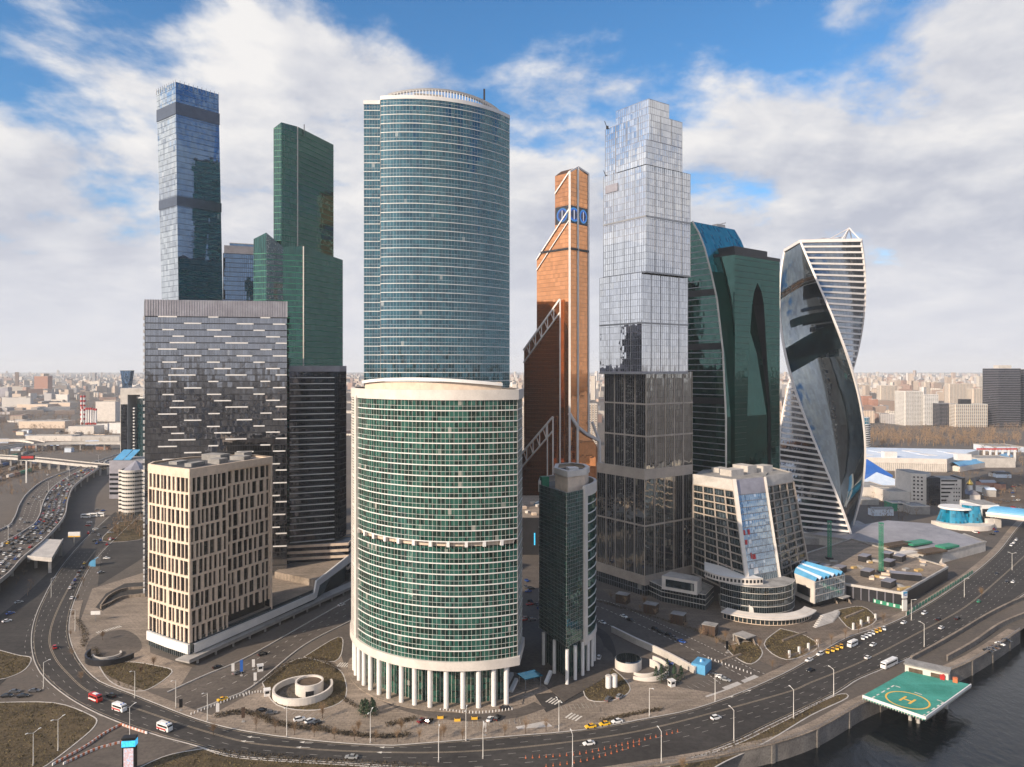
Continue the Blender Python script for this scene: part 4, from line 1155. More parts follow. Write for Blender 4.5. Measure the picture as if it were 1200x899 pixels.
# the sheet ends under both banks; only the channel between them shows
struct('river_water', mb, mw)
def wall_thing(name, label, path, z0, z1, th, mat, cap=None, cat='wall'):
    mb = MB(); pa, pb = offset(path, th / 2, False), offset(path, -th / 2, False)
    for i in range(len(path) - 1):
        j = i + 1
        mb.face([(*pa[i], z0), (*pa[j], z0), (*pa[j], z1), (*pa[i], z1)]); mb.face([(*pb[j], z0), (*pb[i], z0), (*pb[i], z1), (*pb[j], z1)])
        mb.face([(*pa[i], z1), (*pa[j], z1), (*pb[j], z1), (*pb[i], z1)])
    for k in (0, -1): mb.face([(*pa[k], z0), (*pb[k], z0), (*pb[k], z1), (*pa[k], z1)][::(1 if k else -1)])
    if cap:
        root = thing(name, label, cat, (*path[len(path) // 2], 0)); mb.build('wall_face', mat, root)
        band_mb(offset(path, th / 2, False), z1, z1 + .3, .25, th + .25, closed=False).build('coping', cap, root); return root
    o = mb.build(name, mat, None, (*path[len(path) // 2], 0)); return tag(o, label, cat)
qw = along(crv(quay_px[4:9], 6), 8)
rt = wall_thing('embankment_wall', 'grey granite embankment wall above the dark river', qw, -6.5, .9, .8, M['quay'], M['paving_lt'])
for i in range(0, len(qw) - 1, 3):
    p = offset(qw, .5, False)[i]; ubox('wall_buttress', M['quay'], rt, (p[0], p[1], -2.8), (1.6, .6, 7.2), math.atan2(qw[i + 1][1] - qw[i][1], qw[i + 1][0] - qw[i][0]))

# main embankment road: both kerb lines surveyed from the photo
NE = [(1290, 540), (1225, 588), (1195, 616), (1172, 645), (1144, 670), (1113, 692), (1083, 711), (1041, 732), (990, 749), (920, 789), (827, 827), (749, 844), (680, 856), (600, 863), (500, 871), (450, 874), (365, 868), (280, 856), (230, 843), (185, 826), (150, 812), (112, 796), (88, 767), (80, 735), (88, 700), (108, 660), (138, 628), (165, 603)]
SE = [(1330, 600), (1270, 642), (1200, 696), (1163, 717), (1114, 745), (1072, 768), (1007, 795), (980, 812), (900, 850), (856, 871), (776, 898), (690, 906), (600, 906), (500, 900), (393, 893), (280, 886), (225, 872), (180, 860), (120, 838), (78, 815), (48, 788), (38, 760), (40, 730), (52, 700), (72, 665), (102, 630), (132, 602)]
N_ = 240
a_ = resample(survey(NE), N_); b_ = match(a_, survey(SE))
struct('embankment_road', strip_mb(a_, b_, .03), M['asphalt'])
def kerb(name, path, w=.35, h=.14, mat='concrete_lt'):
    mb = MB(); pa, pb = offset(path, w / 2, False), offset(path, -w / 2, False)
    for i in range(len(path) - 1):
        j = i + 1
        mb.face([(*pa[i], 0), (*pa[j], 0), (*pa[j], h), (*pa[i], h)]); mb.face([(*pa[i], h), (*pa[j], h), (*pb[j], h), (*pb[i], h)]); mb.face([(*pb[j], 0), (*pb[i], 0), (*pb[i], h), (*pb[j], h)])
    return struct(name, mb, M[mat])
kerb('road_kerb', offset(a_, .3, False)); kerb('river_side_kerb', offset(resample(b_, N_), -.3, False))
pv_o = offset(a_, .6, False)
struct('pavement', strip_mb(pv_o[20:205], offset(a_, 5.0, False)[20:205], .12), M['paving_lt'])
CL = survey([(1240, 615), (1200, 652), (1167, 682), (1130, 712), (1083, 738), (1013, 774), (950, 800), (920, 812), (787, 848), (707, 864), (600, 877), (507, 882), (400, 880), (320, 874), (280, 868), (220, 851), (170, 834), (107, 812), (80, 790), (64, 770), (58, 748), (66, 718), (86, 680), (112, 645)])
CLr = along(CL, 4)
mk = MB(); ribbon_mb(offset(CLr, .28, False), .22, .06, mk); ribbon_mb(offset(CLr, -.28, False), .22, .06, mk)
struct('centre_line_marking', mk, M['line_y'])
mk = MB()
for off in (-10.5, -7, -3.6, 3.6, 7.0, 10.2):
    q = along(offset(CLr, off, False), 3.0)
    for i in range(0, len(q) - 1, 3): ribbon_mb(q[i:i + 2], .17, .06, mk)
o = struct('lane_dash_marking', mk, M['line_dim'])
mk = MB(); ribbon_mb(offset(a_, -.8, False), .18, .06, mk); ribbon_mb(offset(resample(b_, N_), .8, False), .18, .06, mk)
struct('edge_line_marking', mk, M['line_y'])
def arrows(px):
    mk = MB()
    for x, y, ang in px:
        c = G(x, y); d = (math.cos(ang), math.sin(ang)); n = (-d[1], d[0])
        mk.face([(c[0] - d[0] * 3 - n[0] * .12, c[1] - d[1] * 3 - n[1] * .12, .065), (c[0] + d[0] * .5 - n[0] * .12, c[1] + d[1] * .5 - n[1] * .12, .065), (c[0] + d[0] * .5 + n[0] * .12, c[1] + d[1] * .5 + n[1] * .12, .065), (c[0] - d[0] * 3 + n[0] * .12, c[1] - d[1] * 3 + n[1] * .12, .065)])
        mk.face([(c[0] + d[0] * .5 - n[0] * .7, c[1] + d[1] * .5 - n[1] * .7, .065), (c[0] + d[0] * 2.4, c[1] + d[1] * 2.4, .065), (c[0] + d[0] * .5 + n[0] * .7, c[1] + d[1] * .5 + n[1] * .7, .065)])
    struct('lane_arrow_marking', mk, M['line'])
arrows([(296, 864, 3.0), (289, 869, 3.0), (358, 870, 3.1), (354, 876, 3.1), (452, 876, 3.14), (449, 882, 3.14), (876, 810, .5), (855, 817, .5)])

# side roads
def road(name, e1, e2, mat='asphalt', z=.04, n=60):
    A = resample(survey(e1), n); B = match(A, survey(e2))
    struct(name, strip_mb(A, B, z), M[mat]); return A, B
rA, rB_ = road('entry_road', [(196, 812), (240, 792), (289, 771), (356, 733), (411, 702), (440, 685)], [(222, 836), (258, 822), (296, 805), (356, 757), (411, 728), (440, 712)], 'asphalt_lt')
mk = MB()
for f in (.3, .62):
    q = along([(a[0] + (b[0] - a[0]) * f, a[1] + (b[1] - a[1]) * f) for a, b in zip(rA, rB_)], 2.5)
    for i in range(0, len(q) - 1, 3): ribbon_mb(q[i:i + 2], .2, .07, mk)
struct('entry_lane_marking', mk, M['line'])
kerb('entry_kerb', rA, .5, .5); kerb('entry_far_kerb', rB_, .5, .5)
sA, sB = road('access_road', [(690, 700), (717, 705), (770, 728), (830, 756), (883, 783), (912, 793)], [(690, 722), (717, 735), (770, 760), (811, 779), (840, 800), (860, 817)], 'asphalt_lt', .05)
mk = MB()
for f in (.06, .45, .97):
    q = along([(a[0] + (b[0] - a[0]) * f, a[1] + (b[1] - a[1]) * f) for a, b in zip(sA, sB)], 1.2 if f != .45 else 2)
    for i in range(0, len(q) - 1, 2): ribbon_mb(q[i:i + 2], .35, .08, mk)
struct('access_lane_marking', mk, M['line'])
road('service_road', [(120, 640), (150, 622), (190, 612)], [(110, 690), (150, 665), (190, 640)], 'asphalt', .045)
road('side_street', [(-20, 770), (40, 765)], [(-20, 822), (66, 822)], 'asphalt', .045)
road('lower_street', [(-20, 735), (20, 705), (60, 668), (95, 632), (135, 600)], [(-20, 800), (40, 760), (75, 700), (108, 652), (150, 608)], 'asphalt', .042)
road('corner_slip_road', [(184, 858), (150, 852), (110, 872), (50, 905)], [(228, 870), (200, 882), (160, 899), (130, 915)], 'asphalt_lt', .05)
road('plaza_drive', [(396, 742), (402, 775), (424, 805), (470, 832), (540, 845), (600, 842), (640, 830)], [(412, 735), (416, 772), (436, 798), (478, 822), (540, 836), (596, 833), (628, 822)], 'asphalt_lt', .06)
road('tower_drive', [(640, 835), (690, 812), (712, 790), (722, 768), (714, 745), (700, 735)], [(620, 815), (672, 806), (700, 785), (708, 766), (705, 750), (698, 742)], 'asphalt', .055)

# paved and planted surfaces
patch('plaza_paving', [(290, 815), (350, 775), (410, 745), (612, 790), (705, 790), (765, 800), (835, 812), (826, 826), (749, 843), (680, 855), (600, 862), (500, 870), (450, 873), (365, 867), (283, 855), (240, 842)], M['paving_lt'], .02)
patch('forecourt_paving', [(705, 690), (800, 700), (960, 720), (1060, 712), (1040, 731), (990, 748), (920, 788), (870, 765), (800, 738), (720, 703)], M['paving'], .02)
patch('courtyard_paving', [(600, 660), (705, 650), (705, 700), (690, 730), (610, 730)], M['asphalt_lt'], .02)
patch('left_forecourt_paving', [(108, 690), (172, 670), (176, 765), (225, 782), (210, 806), (150, 808), (108, 792), (92, 765), (94, 728)], M['paving_lt'], .02)
patch('turning_circle', [(98, 770), (108, 748), (140, 738), (160, 745), (166, 760), (150, 770), (138, 784), (108, 784)], M['asphalt_lt'], .04, 4)
patch('construction_yard', [(1062, 716), (1112, 688), (1142, 668), (1120, 663), (1110, 667), (1060, 700)], M['asphalt_lt'], .03)
patch('pale_roofed_yard', [(1105, 655), (1157, 635), (1130, 625), (1090, 640)], M['concrete_lt'], .04)
patch('car_park', [(1140, 612), (1205, 580), (1205, 600), (1185, 622), (1165, 645)], M['asphalt_lt'], .02)
patch('expo_yard', [(1145, 560), (1205, 552), (1205, 590), (1150, 592)], M['soil'], .03)
patch('railway_yard', [(-20, 580), (20, 560), (55, 548), (40, 536), (-20, 545)], M['soil'], .02)
g_ = []
for nm, px in (('front_lawn', [(116, 779), (150, 776), (185, 781), (201, 788), (173, 808), (150, 808), (128, 797)]),
               ('round_lawn', [(-10, 824), (62, 824), (104, 838), (112, 848), (92, 868), (40, 905), (-10, 915)]),
               ('far_side_lawn', [(-10, 760), (20, 768), (36, 772), (24, 788), (-10, 795)]),
               ('roadside_lawn', [(238, 878), (280, 889), (400, 897), (500, 903), (640, 912), (500, 925), (240, 925), (150, 915), (190, 888)]),
               ('river_lawn', [(776, 902), (860, 874), (905, 853), (978, 816), (992, 818), (950, 838), (900, 868), (850, 892), (820, 906)]),
               ('ramp_lawn', [(357, 770), (396, 747), (401, 758), (392, 775)]),
               ('island_lawn', [(308, 800), (350, 772), (392, 782), (404, 798), (402, 820), (370, 832), (325, 826)]),
               ('spiral_lawn', [(682, 800), (708, 782), (725, 790), (738, 808), (720, 820), (690, 820)]),
               ('terrace_lawn', [(978, 716), (1010, 711), (1026, 727), (999, 738)]),
               ('second_terrace_lawn', [(915, 737), (943, 745), (958, 759), (922, 773), (896, 755)]),
               ('third_terrace_lawn', [(850, 758), (880, 752), (893, 765), (880, 778), (862, 770)]),
               ('far_verge', [(140, 612), (170, 610), (172, 630), (120, 634)])):
    patch(nm, px, M['grass'], .07, 4)
    lp = crv([G(*p) for p in px] + [G(*px[0])], 4)[:-1]
    mbk = MB(); li = offset(lp, -.45); ar = sum(a[0] * b[1] - b[0] * a[1] for a, b in zip(lp, lp[1:] + lp[:1]))
    for i in range(len(lp)):
        j = (i + 1) % len(lp); q_ = [(*lp[i], .15), (*lp[j], .15), (*li[j], .15), (*li[i], .15)]; mbk.face(q_)
        mbk.face([(*lp[i], 0), (*lp[j], 0), (*lp[j], .15), (*lp[i], .15)]); mbk.face([(*li[j], 0), (*li[i], 0), (*li[i], .15), (*li[j], .15)])
    struct('lawn_kerb', mbk, M['concrete_lt']); g_.append(lp)
def inside(p, poly):
    c = False; j = len(poly) - 1
    for i in range(len(poly)):
        if (poly[i][1] > p[1]) != (poly[j][1] > p[1]) and p[0] < (poly[j][0] - poly[i][0]) * (p[1] - poly[i][1]) / (poly[j][1] - poly[i][1]) + poly[i][0]: c = not c
        j = i
    return c
rt_ = random.Random(14); tuft = MB()
for lp in g_:
    x0, x1 = min(p[0] for p in lp), max(p[0] for p in lp); y0, y1 = min(p[1] for p in lp), max(p[1] for p in lp)
    for k in range(min(5200, int((x1 - x0) * (y1 - y0) * 2.6))):
        p = (rt_.uniform(x0, x1), rt_.uniform(y0, y1))
        if not inside(p, lp): continue
        s_ = rt_.uniform(.10, .34) * (1.6 if rt_.random() < .1 else 1); a = rt_.uniform(0, 3.14); dx, dy = math.cos(a) * s_, math.sin(a) * s_
        tuft.face([(p[0] - dx, p[1] - dy, .07), (p[0] + dx, p[1] + dy, .07), (p[0] + rt_.uniform(-.2, .2), p[1] + rt_.uniform(-.2, .2), .08 + s_ * 1.1)])
tag(tuft.build('lawn_grass', M['tuft']), 'dry tufted grass on the lawns between the roads', 'grass', kind='stuff')
pq = offset(qw, -.6, False)
struct('river_promenade', strip_mb(offset(qw, -5.5, False), pq, .09), M['paving_lt'])

# zebra crossings
def zebra(px0, px1, n, w=3.2):
    a, b = G(*px0), G(*px1); d = Vector((b[0] - a[0], b[1] - a[1])); L = d.length; d /= L; nn = Vector((-d.y, d.x)); mk = MB()
    for i in range(n):
        c0 = Vector(a) + d * L * (i + .2) / n; c1 = Vector(a) + d * L * (i + .7) / n
        mk.face([(*(c0 - nn * w / 2), .11), (*(c1 - nn * w / 2), .11), (*(c1 + nn * w / 2), .11), (*(c0 + nn * w / 2), .11)])
    struct('zebra_crossing', mk, M['line'])
zebra((113, 742), (142, 734), 12); zebra((95, 769), (112, 771), 8); zebra((396, 779), (412, 780), 6, 5); zebra((642, 820), (655, 824), 4, 5); zebra((665, 838), (680, 843), 4, 5)

# ================================================================== elevated motorway
mwz = 10.0
E_ = survey([(-90, 735), (0, 681), (27, 654), (53, 632), (75, 606), (80, 585), (90, 567), (124, 544), (165, 528)], mwz)
W_e = survey([(-120, 672), (0, 622), (16, 609), (23, 592), (33, 578), (53, 563), (89, 549), (116, 540), (158, 526)], mwz)
nm_ = 90
E_ = resample(E_, nm_); W_e = match(E_, W_e)
hw = thing('elevated_motorway', 'wide elevated motorway on concrete piers, one side jammed with cars', 'flyover', (-400, 600, 0))
mb = strip_mb(E_, W_e, mwz); 
for A_, s_ in ((E_, 1), (W_e, -1)):
    for i in range(nm_):
        q = [(*A_[i], mwz - 1.6), (*A_[i + 1], mwz - 1.6), (*A_[i + 1], mwz), (*A_[i], mwz)]
        mb.face(q if s_ > 0 else q[::-1])
strip_mb(W_e, E_, mwz - 1.6, mb); mb.build('deck', M['asphalt_lt'], hw)
med = [(e[0] + (w_[0] - e[0]) * .52, e[1] + (w_[1] - e[1]) * .52) for e, w_ in zip(E_, W_e)]
for nm, A_, hh in (('parapet', E_, 1.3), ('parapet', W_e, 1.3), ('median_barrier', med, 1.0)):
    mb = MB(); pa, pb = offset(A_, .25, False), offset(A_, -.25, False)
    for i in range(nm_):
        mb.face([(*pa[i], mwz - (1.5 if hh > 1 else 0)), (*pa[i + 1], mwz - (1.5 if hh > 1 else 0)), (*pa[i + 1], mwz + hh), (*pa[i], mwz + hh)])
        mb.face([(*pb[i + 1], mwz), (*pb[i], mwz), (*pb[i], mwz + hh), (*pb[i + 1], mwz + hh)])
        mb.face([(*pa[i], mwz + hh), (*pa[i + 1], mwz + hh), (*pb[i + 1], mwz + hh), (*pb[i], mwz + hh)])
    mb.build(nm, M['concrete_lt'], hw)
for i in range(2, nm_, 4):
    for f in (.08, .36, .64, .92):
        x, y = E_[i][0] + (W_e[i][0] - E_[i][0]) * f, E_[i][1] + (W_e[i][1] - E_[i][1]) * f
        ubox('pier', M['concrete_lt'], hw, (x, y, (mwz - 1.6) / 2), (1.6, 1.6, mwz - 1.6), .5)
mk = MB()
for f in (.11, .21, .31, .41, .63, .74, .85):
    q = along([(e[0] + (w_[0] - e[0]) * f, e[1] + (w_[1] - e[1]) * f) for e, w_ in zip(E_, W_e)], 4)
    for i in range(0, len(q) - 1, 3): ribbon_mb(q[i:i + 2], .25, mwz + .04, mk)
mk = mk.build('lane_dash', M['line'], hw); mk['kind'] = 'stuff'
rs_ = thing('ramp_end', 'stub end of a concrete slip ramp beside the elevated motorway', 'ramp', (*G(55, 645, mwz), 0))
q = [G(32, 653, mwz), G(60.5, 655.7, mwz), G(74, 632.6, mwz), G(54, 631.5, mwz)]
mb = MB(); mb.prism(q, mwz - 1.7, mwz - .05); mb.build('slab', M['concrete_lt'], rs_)
band_mb(q[:3], mwz - .05, mwz + 1.1, .1, .4, closed=False).build('parapet', M['concrete_lt'], rs_)
for f in ((.9, .05), (.95, .85), (.2, .2)):
    a, b = lerp(q[0], q[1], f[0]), lerp(q[3], q[2], f[0]); c = lerp(a, b, f[1]); ubox('pier', M['concrete_lt'], rs_, (*c, 4.1), (1.8, 1.8, 8.2), .6)

def viaduct(label, px, z, wd, step=22, mat='concrete_lt'):
    path = along(survey(px, z), 12); root = thing('viaduct', label, 'viaduct', (*path[len(path) // 2], 0), 'viaducts across the railway land')
    A, B = offset(path, wd / 2, False), offset(path, -wd / 2, False); mb = strip_mb(A, B, z)
    for i in range(len(A) - 1):
        mb.face([(*A[i], z - 2), (*A[i + 1], z - 2), (*A[i + 1], z), (*A[i], z)]); mb.face([(*B[i + 1], z - 2), (*B[i], z - 2), (*B[i], z), (*B[i + 1], z)])
    strip_mb(B, A, z - 2, mb); mb.build('deck', M['asphalt_lt'], root)
    for q in (A, B): band_mb(q, z - 2.1, z + 1.4, .15, .5, closed=False).build('parapet', M[mat], root)
    L = along(path, step)
    for i in range(len(L)):
        n = normals(L, False)[i]
        for s_ in (-.3, .3): ubox('pier', M[mat], root, (L[i][0] + n[0] * wd * s_, L[i][1] + n[1] * wd * s_, (z - 2) / 2), (2.2, 2.2, z - 2), .4)
viaduct('near grey viaduct on rows of thick piers, joining the motorway', [(-60, 532), (0, 535), (42, 538), (90, 543), (122, 546)], 12, 18)
viaduct('long low viaduct passing behind the near one', [(-60, 530), (0, 525), (27, 521), (84, 519), (142, 519), (175, 520)], 12, 16, 40)
viaduct('pale sunlit bridge farthest back over the railway', [(-60, 517), (0, 516), (30, 516), (46, 519)], 14, 16, 50, 'white_warm')

# ================================================================== haze

hz = bpy.data.materials.new('haze'); hz.use_nodes = True
th_ = NT(hz.node_tree); th_.n.clear()
oh = th_.node('ShaderNodeOutputMaterial'); vp = th_.node('ShaderNodeVolumePrincipled')
vp.inputs['Color'].default_value = (.90, .95, 1.0, 1); vp.inputs['Density'].default_value = 5e-5; vp.inputs['Anisotropy'].default_value = 0.0
th_.l.new(vp.outputs[0], oh.inputs['Volume'])
mb = MB(); mb.box((0, 0, 186.5), (56000, 56000, 389)); o = mb.build('haze', hz); tag(o, 'thin pale haze over the whole city', 'haze', kind='stuff')
# ================================================================== middle distance and far city
mfar, tf, of_ = newmat('far_block_wall')
pf_ = tf.node('ShaderNodeBsdfPrincipled'); geo = tf.node('ShaderNodeNewGeometry'); pos = geo.outputs['Position']
oi = tf.node('ShaderNodeObjectInfo'); rnd = oi.outputs['Random']
isl = geo.outputs['Random Per Island']
hue = tf.math('FRACT', tf.math('ADD', rnd, tf.math('MULTIPLY', isl, 7.3)))
cf = tf.ramp(hue, [(0, (.52, .42, .34)), (.22, (.60, .54, .47)), (.40, (.46, .34, .27)), (.52, (.66, .62, .58)), (.66, (.36, .23, .18)), (.78, (.42, .40, .40)), (.9, (.56, .46, .36))], 'CONSTANT')
spz = tf.node('ShaderNodeSeparateXYZ'); tf.l.new(pos, spz.inputs[0])
row = tf.math('LESS_THAN', tf.math('FRACT', tf.math('DIVIDE', spz.outputs[2], 3.3)), .48)
colm = tf.math('LESS_THAN', tf.math('FRACT', tf.math('DIVIDE', tf.math('ADD', spz.outputs[0], tf.math('MULTIPLY', spz.outputs[1], .73)), 4.1)), .62)
spn_ = tf.node('ShaderNodeSeparateXYZ'); tf.l.new(geo.outputs['Normal'], spn_.inputs[0])
side = tf.math('LESS_THAN', spn_.outputs[2], .5)
wnd = tf.math('MULTIPLY', tf.math('MULTIPLY', row, colm), tf.math('MULTIPLY', side, .72))
cf = tf.mix(wnd, cf, (.07, .07, .08))
cf = tf.mix(tf.math('MULTIPLY', tf.math('SUBTRACT', 1, side), .75), cf, (.20, .19, .185))
tf.put(pf_.inputs['Base Color'], cf); pf_.inputs['Roughness'].default_value = .8; tf.l.new(pf_.outputs[0], of_.inputs[0])

rc = random.Random(21)
def block_mesh(kind):
    mb = MB()
    if kind == 0: mb.box((0, 0, .5), (1, 1, 1)); mb.box((.1, .1, 1.04), (.35, .4, .08))
    elif kind == 1: mb.box((0, 0, .44), (1, 1, .88)); mb.box((-.2, 0, .5), (.4, .96, 1)); 
    elif kind == 2:
        for i in range(4): mb.box((-.375 + i * .25, (i % 2) * .12, .5 - (i % 2) * .02), (.245, .8, 1 - (i % 2) * .04))
    elif kind == 3: mb.box((0, 0, .5), (.5, .5, 1)); mb.box((0, 0, .3), (1, .62, .6)); mb.box((0, 0, 1.03), (.3, .3, .06))
    else: mb.box((-.3, 0, .5), (.4, 1, 1)); mb.box((.25, .3, .46), (.7, .4, .92)); mb.box((.2, -.3, .2), (.6, .4, .4))
    return mb.data('apartment_block', mfar)
BM = [block_mesh(k) for k in range(5)]
hand = [(1160, 1215, 470, 515), (1050, 1162, 480, 505), (995, 1162, 498, 560), (120, 176, 455, 620), (85, 120, 470, 512), (995, 1200, 535, 640), (134, 158, 440, 462)]
def clear(px, D):
    y = HY + H / D * F
    return not any(a - 4 < px < b + 4 and c < y < d for a, b, c, d in hand)
wins = [(-15, 172, 110), (404, 412, 5), (598, 622, 14), (688, 704, 14), (905, 1215, 150)]
lab_r = 'sunlit pale housing block in the hazy city towards the horizon'
for (a, b, n) in wins:
    k = 0
    while k < n:
        px = rc.uniform(a, b); right = px > 550
        D = (1750 if right else 1500) * math.exp(rc.random() ** 1.15 * (1.7 if right else 1.8))
        if not clear(px, D): continue
        if not right and D < 2100 and rc.random() < .6: continue
        hgt = rc.choice((14, 22, 28, 36, 48, 66)) if right else rc.choice((8, 10, 12, 15, 24, 40))
        if D < 2400: hgt = min(hgt, 36 if right else 14)
        wd, dp = rc.uniform(18, 95) * (1.0 if right else 1.25), rc.uniform(14, 34)
        if hgt > 45: wd = rc.uniform(22, 50)
        kd_ = rc.randrange(5); me = BM[kd_]
        where = [w_ for lim, w_ in ((60, 'beyond the railway viaducts'), (125, 'around the striped chimneys'), (180, 'near the framed office tower'), (500, 'between striped block and round tower'), (650, 'showing beside the round tower'), (710, 'between copper and silver towers'), (1000, 'behind the twisted tower'), (1055, 'just beyond the twisted tower'), (1105, 'behind the white apartment slabs'), (1165, 'behind the grid front block'), (2000, 'near the dark olive tower')) if px < lim][0]
        o = link('housing_block' if hgt > 15 else 'industrial_building', me, None, ((px - 600) / 850 * D, D, 0), rc.choice((.1, -.35, .6, 1.2, 1.8)) + rc.uniform(-.1, .1), (wd, dp, hgt))
        if hgt > 15: tag(o, '%s %s housing block in the hazy city %s' % ('low' if hgt < 25 else 'middle height' if hgt < 40 else 'tall', ('plain slab', 'two level', 'zigzag', 'winged', 'L-shaped')[kd_], where), 'building', 'housing blocks of the far city')
        else: tag(o, '%s %s industrial building in the hazy distance %s' % ('long' if wd > 65 else 'short', ('plain', 'two level', 'zigzag', 'winged', 'L-shaped')[kd_], where), 'building', 'low industrial buildings of the far city')
        k += 1
mb = MB(); rc2 = random.Random(4)
for i in range(5200):
    ang = R(rc2.uniform(-42, 42)); right = ang > 0
    D = 3000 * math.exp(rc2.random() ** .8 * 1.75)
    hgt = rc2.choice((12, 18, 25, 30, 38, 46, 62)) * (1 if right else .75)
    if rc2.random() < .02: hgt = rc2.uniform(70, 120)
    wd = rc2.uniform(16, 80) if hgt < 50 else rc2.uniform(18, 36)
    x, y = D * math.tan(ang), D
    mb.box((x, y, hgt / 2), (wd, rc2.uniform(14, 30), hgt), rc2.uniform(0, 3.1))
for i in range(420):   # the city goes on across the river, where the glass towers look
    x = rc2.uniform(-2600, 2600); y = -rc2.uniform(120, 2600) - abs(x) * .1
    mb.box((x, y, 11), (rc2.uniform(20, 90), rc2.uniform(14, 30), rc2.choice((14, 22, 30, 40, 55))), rc2.uniform(0, 3.1))
o = mb.build('distant_city', mfar); tag(o, 'mass of pale buildings fading into haze at the horizon', 'cityscape', kind='stuff')

# bare woods: clumps of twiggy slivers on thin trunks
def tree_slivers(mb, x, y, h, r, n, rnd, mi=0, z0=0.0, thin=1.0):
    mb.bar((x, y, z0), (x + rnd.uniform(-.3, .3), y, z0 + h * .6), .05 * h * thin, mi=mi, wd2=.015 * h)
    for i in range(n):
        t = rnd.random(); zz_ = z0 + h * (.25 + .75 * t); rr = r * math.sqrt(max(0, 1 - ((t - .4) / .62) ** 2)) * math.sqrt(rnd.random())
        a = rnd.uniform(0, 6.283); cx, cy = x + rr * math.cos(a), y + rr * math.sin(a)
        s = h * rnd.uniform(.05, .13); b = rnd.uniform(0, 6.283); sx, sy = math.cos(b) * s * .35, math.sin(b) * s * .35
        mb.face([(cx - sx, cy - sy, zz_ - s * .4), (cx + sx, cy + sy, zz_ - s * .3), (cx + rr * .25 * math.cos(a), cy + rr * .25 * math.sin(a), zz_ + s)], mi=mi)
rw = random.Random(9)
mb = MB()
def wood(px0, px1, y0, y1, n, h=(11, 17)):
    for i in range(n):
        px, py = rw.uniform(px0, px1), rw.uniform(y0, y1); x, y = G(px, py); hh = rw.uniform(*h)
        tree_slivers(mb, x, y, hh, hh * .32, 26, rw)
wood(1008, 1165, 505, 523, 420); wood(1160, 1200, 512, 520, 40); wood(1000, 1045, 528, 536, 20, (8, 12)); wood(1150, 1200, 525, 548, 60, (8, 13))
wood(-10, 130, 485, 506, 260, (8, 14)); wood(-10, 130, 526, 533, 70, (6, 10)); wood(60, 150, 505, 516, 90, (7, 11)); wood(-10, 60, 548, 560, 40, (5, 9))
wood(-10, 172, 462, 482, 260, (10, 16)); wood(905, 1160, 476, 500, 160, (9, 14)); wood(1160, 1200, 500, 507, 20)
o = mb.build('bare_woods', M['twig']); tag(o, 'brown leafless woods between the housing blocks', 'woods', kind='stuff')

# ------------------------------------------------------------------ hand-built far and middle buildings
def simple_block(name, label, px0, px1, ytop, ybase, depth, mat, gm=None, fh=3.6, rz=0.0, band='white_warm', cat='building', group=None, bands=(1.2, .2), pane=3.0, mull=(.6, .25), z_top=None, roofm=None):
    D = H * F / (ybase - HY); x0, x1 = (px0 - 600) / 850 * D, (px1 - 600) / 850 * D
    zt = ZY(ytop, D); cx = (x0 + x1) / 2; wd = (x1 - x0)
    root = thing(name, label, cat, (cx, D, 0), group)
    c, s = math.cos(rz), math.sin(rz)
    pts = [(cx + (ux * c - uy * s), D + (ux * s + uy * c)) for ux, uy in ((-wd / 2, 0), (wd / 2, 0), (wd / 2, depth), (-wd / 2, depth))]
    if gm: facade(root, pts, 0, zt, fh, gm, M[band], bands, pane, mull, M[mat], roof=roofm or M['roof_grey'])
    else:
        mb = MB(); mb.prism(pts, 0, zt, top=1); mb.build('wall', [M[mat], roofm or M['roof_grey']], root)
        band_mb(pts, zt, zt + .8, .1, .5).build('parapet', M['white_warm'], root)
    return root, pts, D, zt, cx
r_, p_, D_, z_, c_x = simple_block('dark_glass_tower', 'dark olive glass office tower standing alone before the far city', 1169, 1197, 432, 501, 50, 'dark_metal', GIQ2, 4.2, .1, 'louvre', bands=(1.0, .2))
ubox('roof_plant', M['concrete_lt'], r_, (c_x, D_ + 25, z_ + 4), (30, 20, 8))
r2_, p2_, D2_, z2_, c2_ = simple_block('dark_glass_tower', 'second dark olive tower cut by the picture edge', 1197.5, 1240, 433, 500, 50, 'dark_metal', GIQ2, 4.2, .1, 'louvre', bands=(1.0, .2))
simple_block('white_apartment_block', 'tall white apartment slab with shallow balconies beyond the woods', 1060, 1082, 459, 499, 40, 'white_warm', GN, 3.2, .1, 'white', bands=(2.0, .3), pane=4, mull=(2.2, .3))
simple_block('white_apartment_block', 'white stepped apartment block joined to the tall white slab', 1082.5, 1100, 463, 499, 36, 'white_warm', GN, 3.2, .1, 'white', bands=(2.0, .5), pane=5, mull=(1.2, .3))
simple_block('dark_apartment_block', 'dark grey apartment block between two pale ones', 1101, 1119, 473, 500, 40, 'dark_metal', GIQ2, 3.3, .05, 'louvre', bands=(.8, .2), pane=5, mull=(1.6, .3))
r_, p_, D_, z_, c_x = simple_block('grid_front_block', 'wide beige block with a white window grid and black roof box', 1120, 1157, 474, 501, 34, 'beige', GN, 3.4, .0, 'white', bands=(1.5, .4), pane=4.6, mull=(1.5, .4))
ubox('roof_box', M['dark_metal'], r_, (c_x - 8, D_ + 14, z_ + 6), (24, 12, 12))
simple_block('red_apartment_tower', 'red brick apartment tower next to the twisted tower', 1011, 1022, 464, 486, 30, 'brick', None)
r_, p_, D_, z_, c_x = simple_block('red_apartment_tower', 'stepped terracotta apartment tower beside its taller red twin', 1022.5, 1029, 468, 487, 24, 'brick', None)
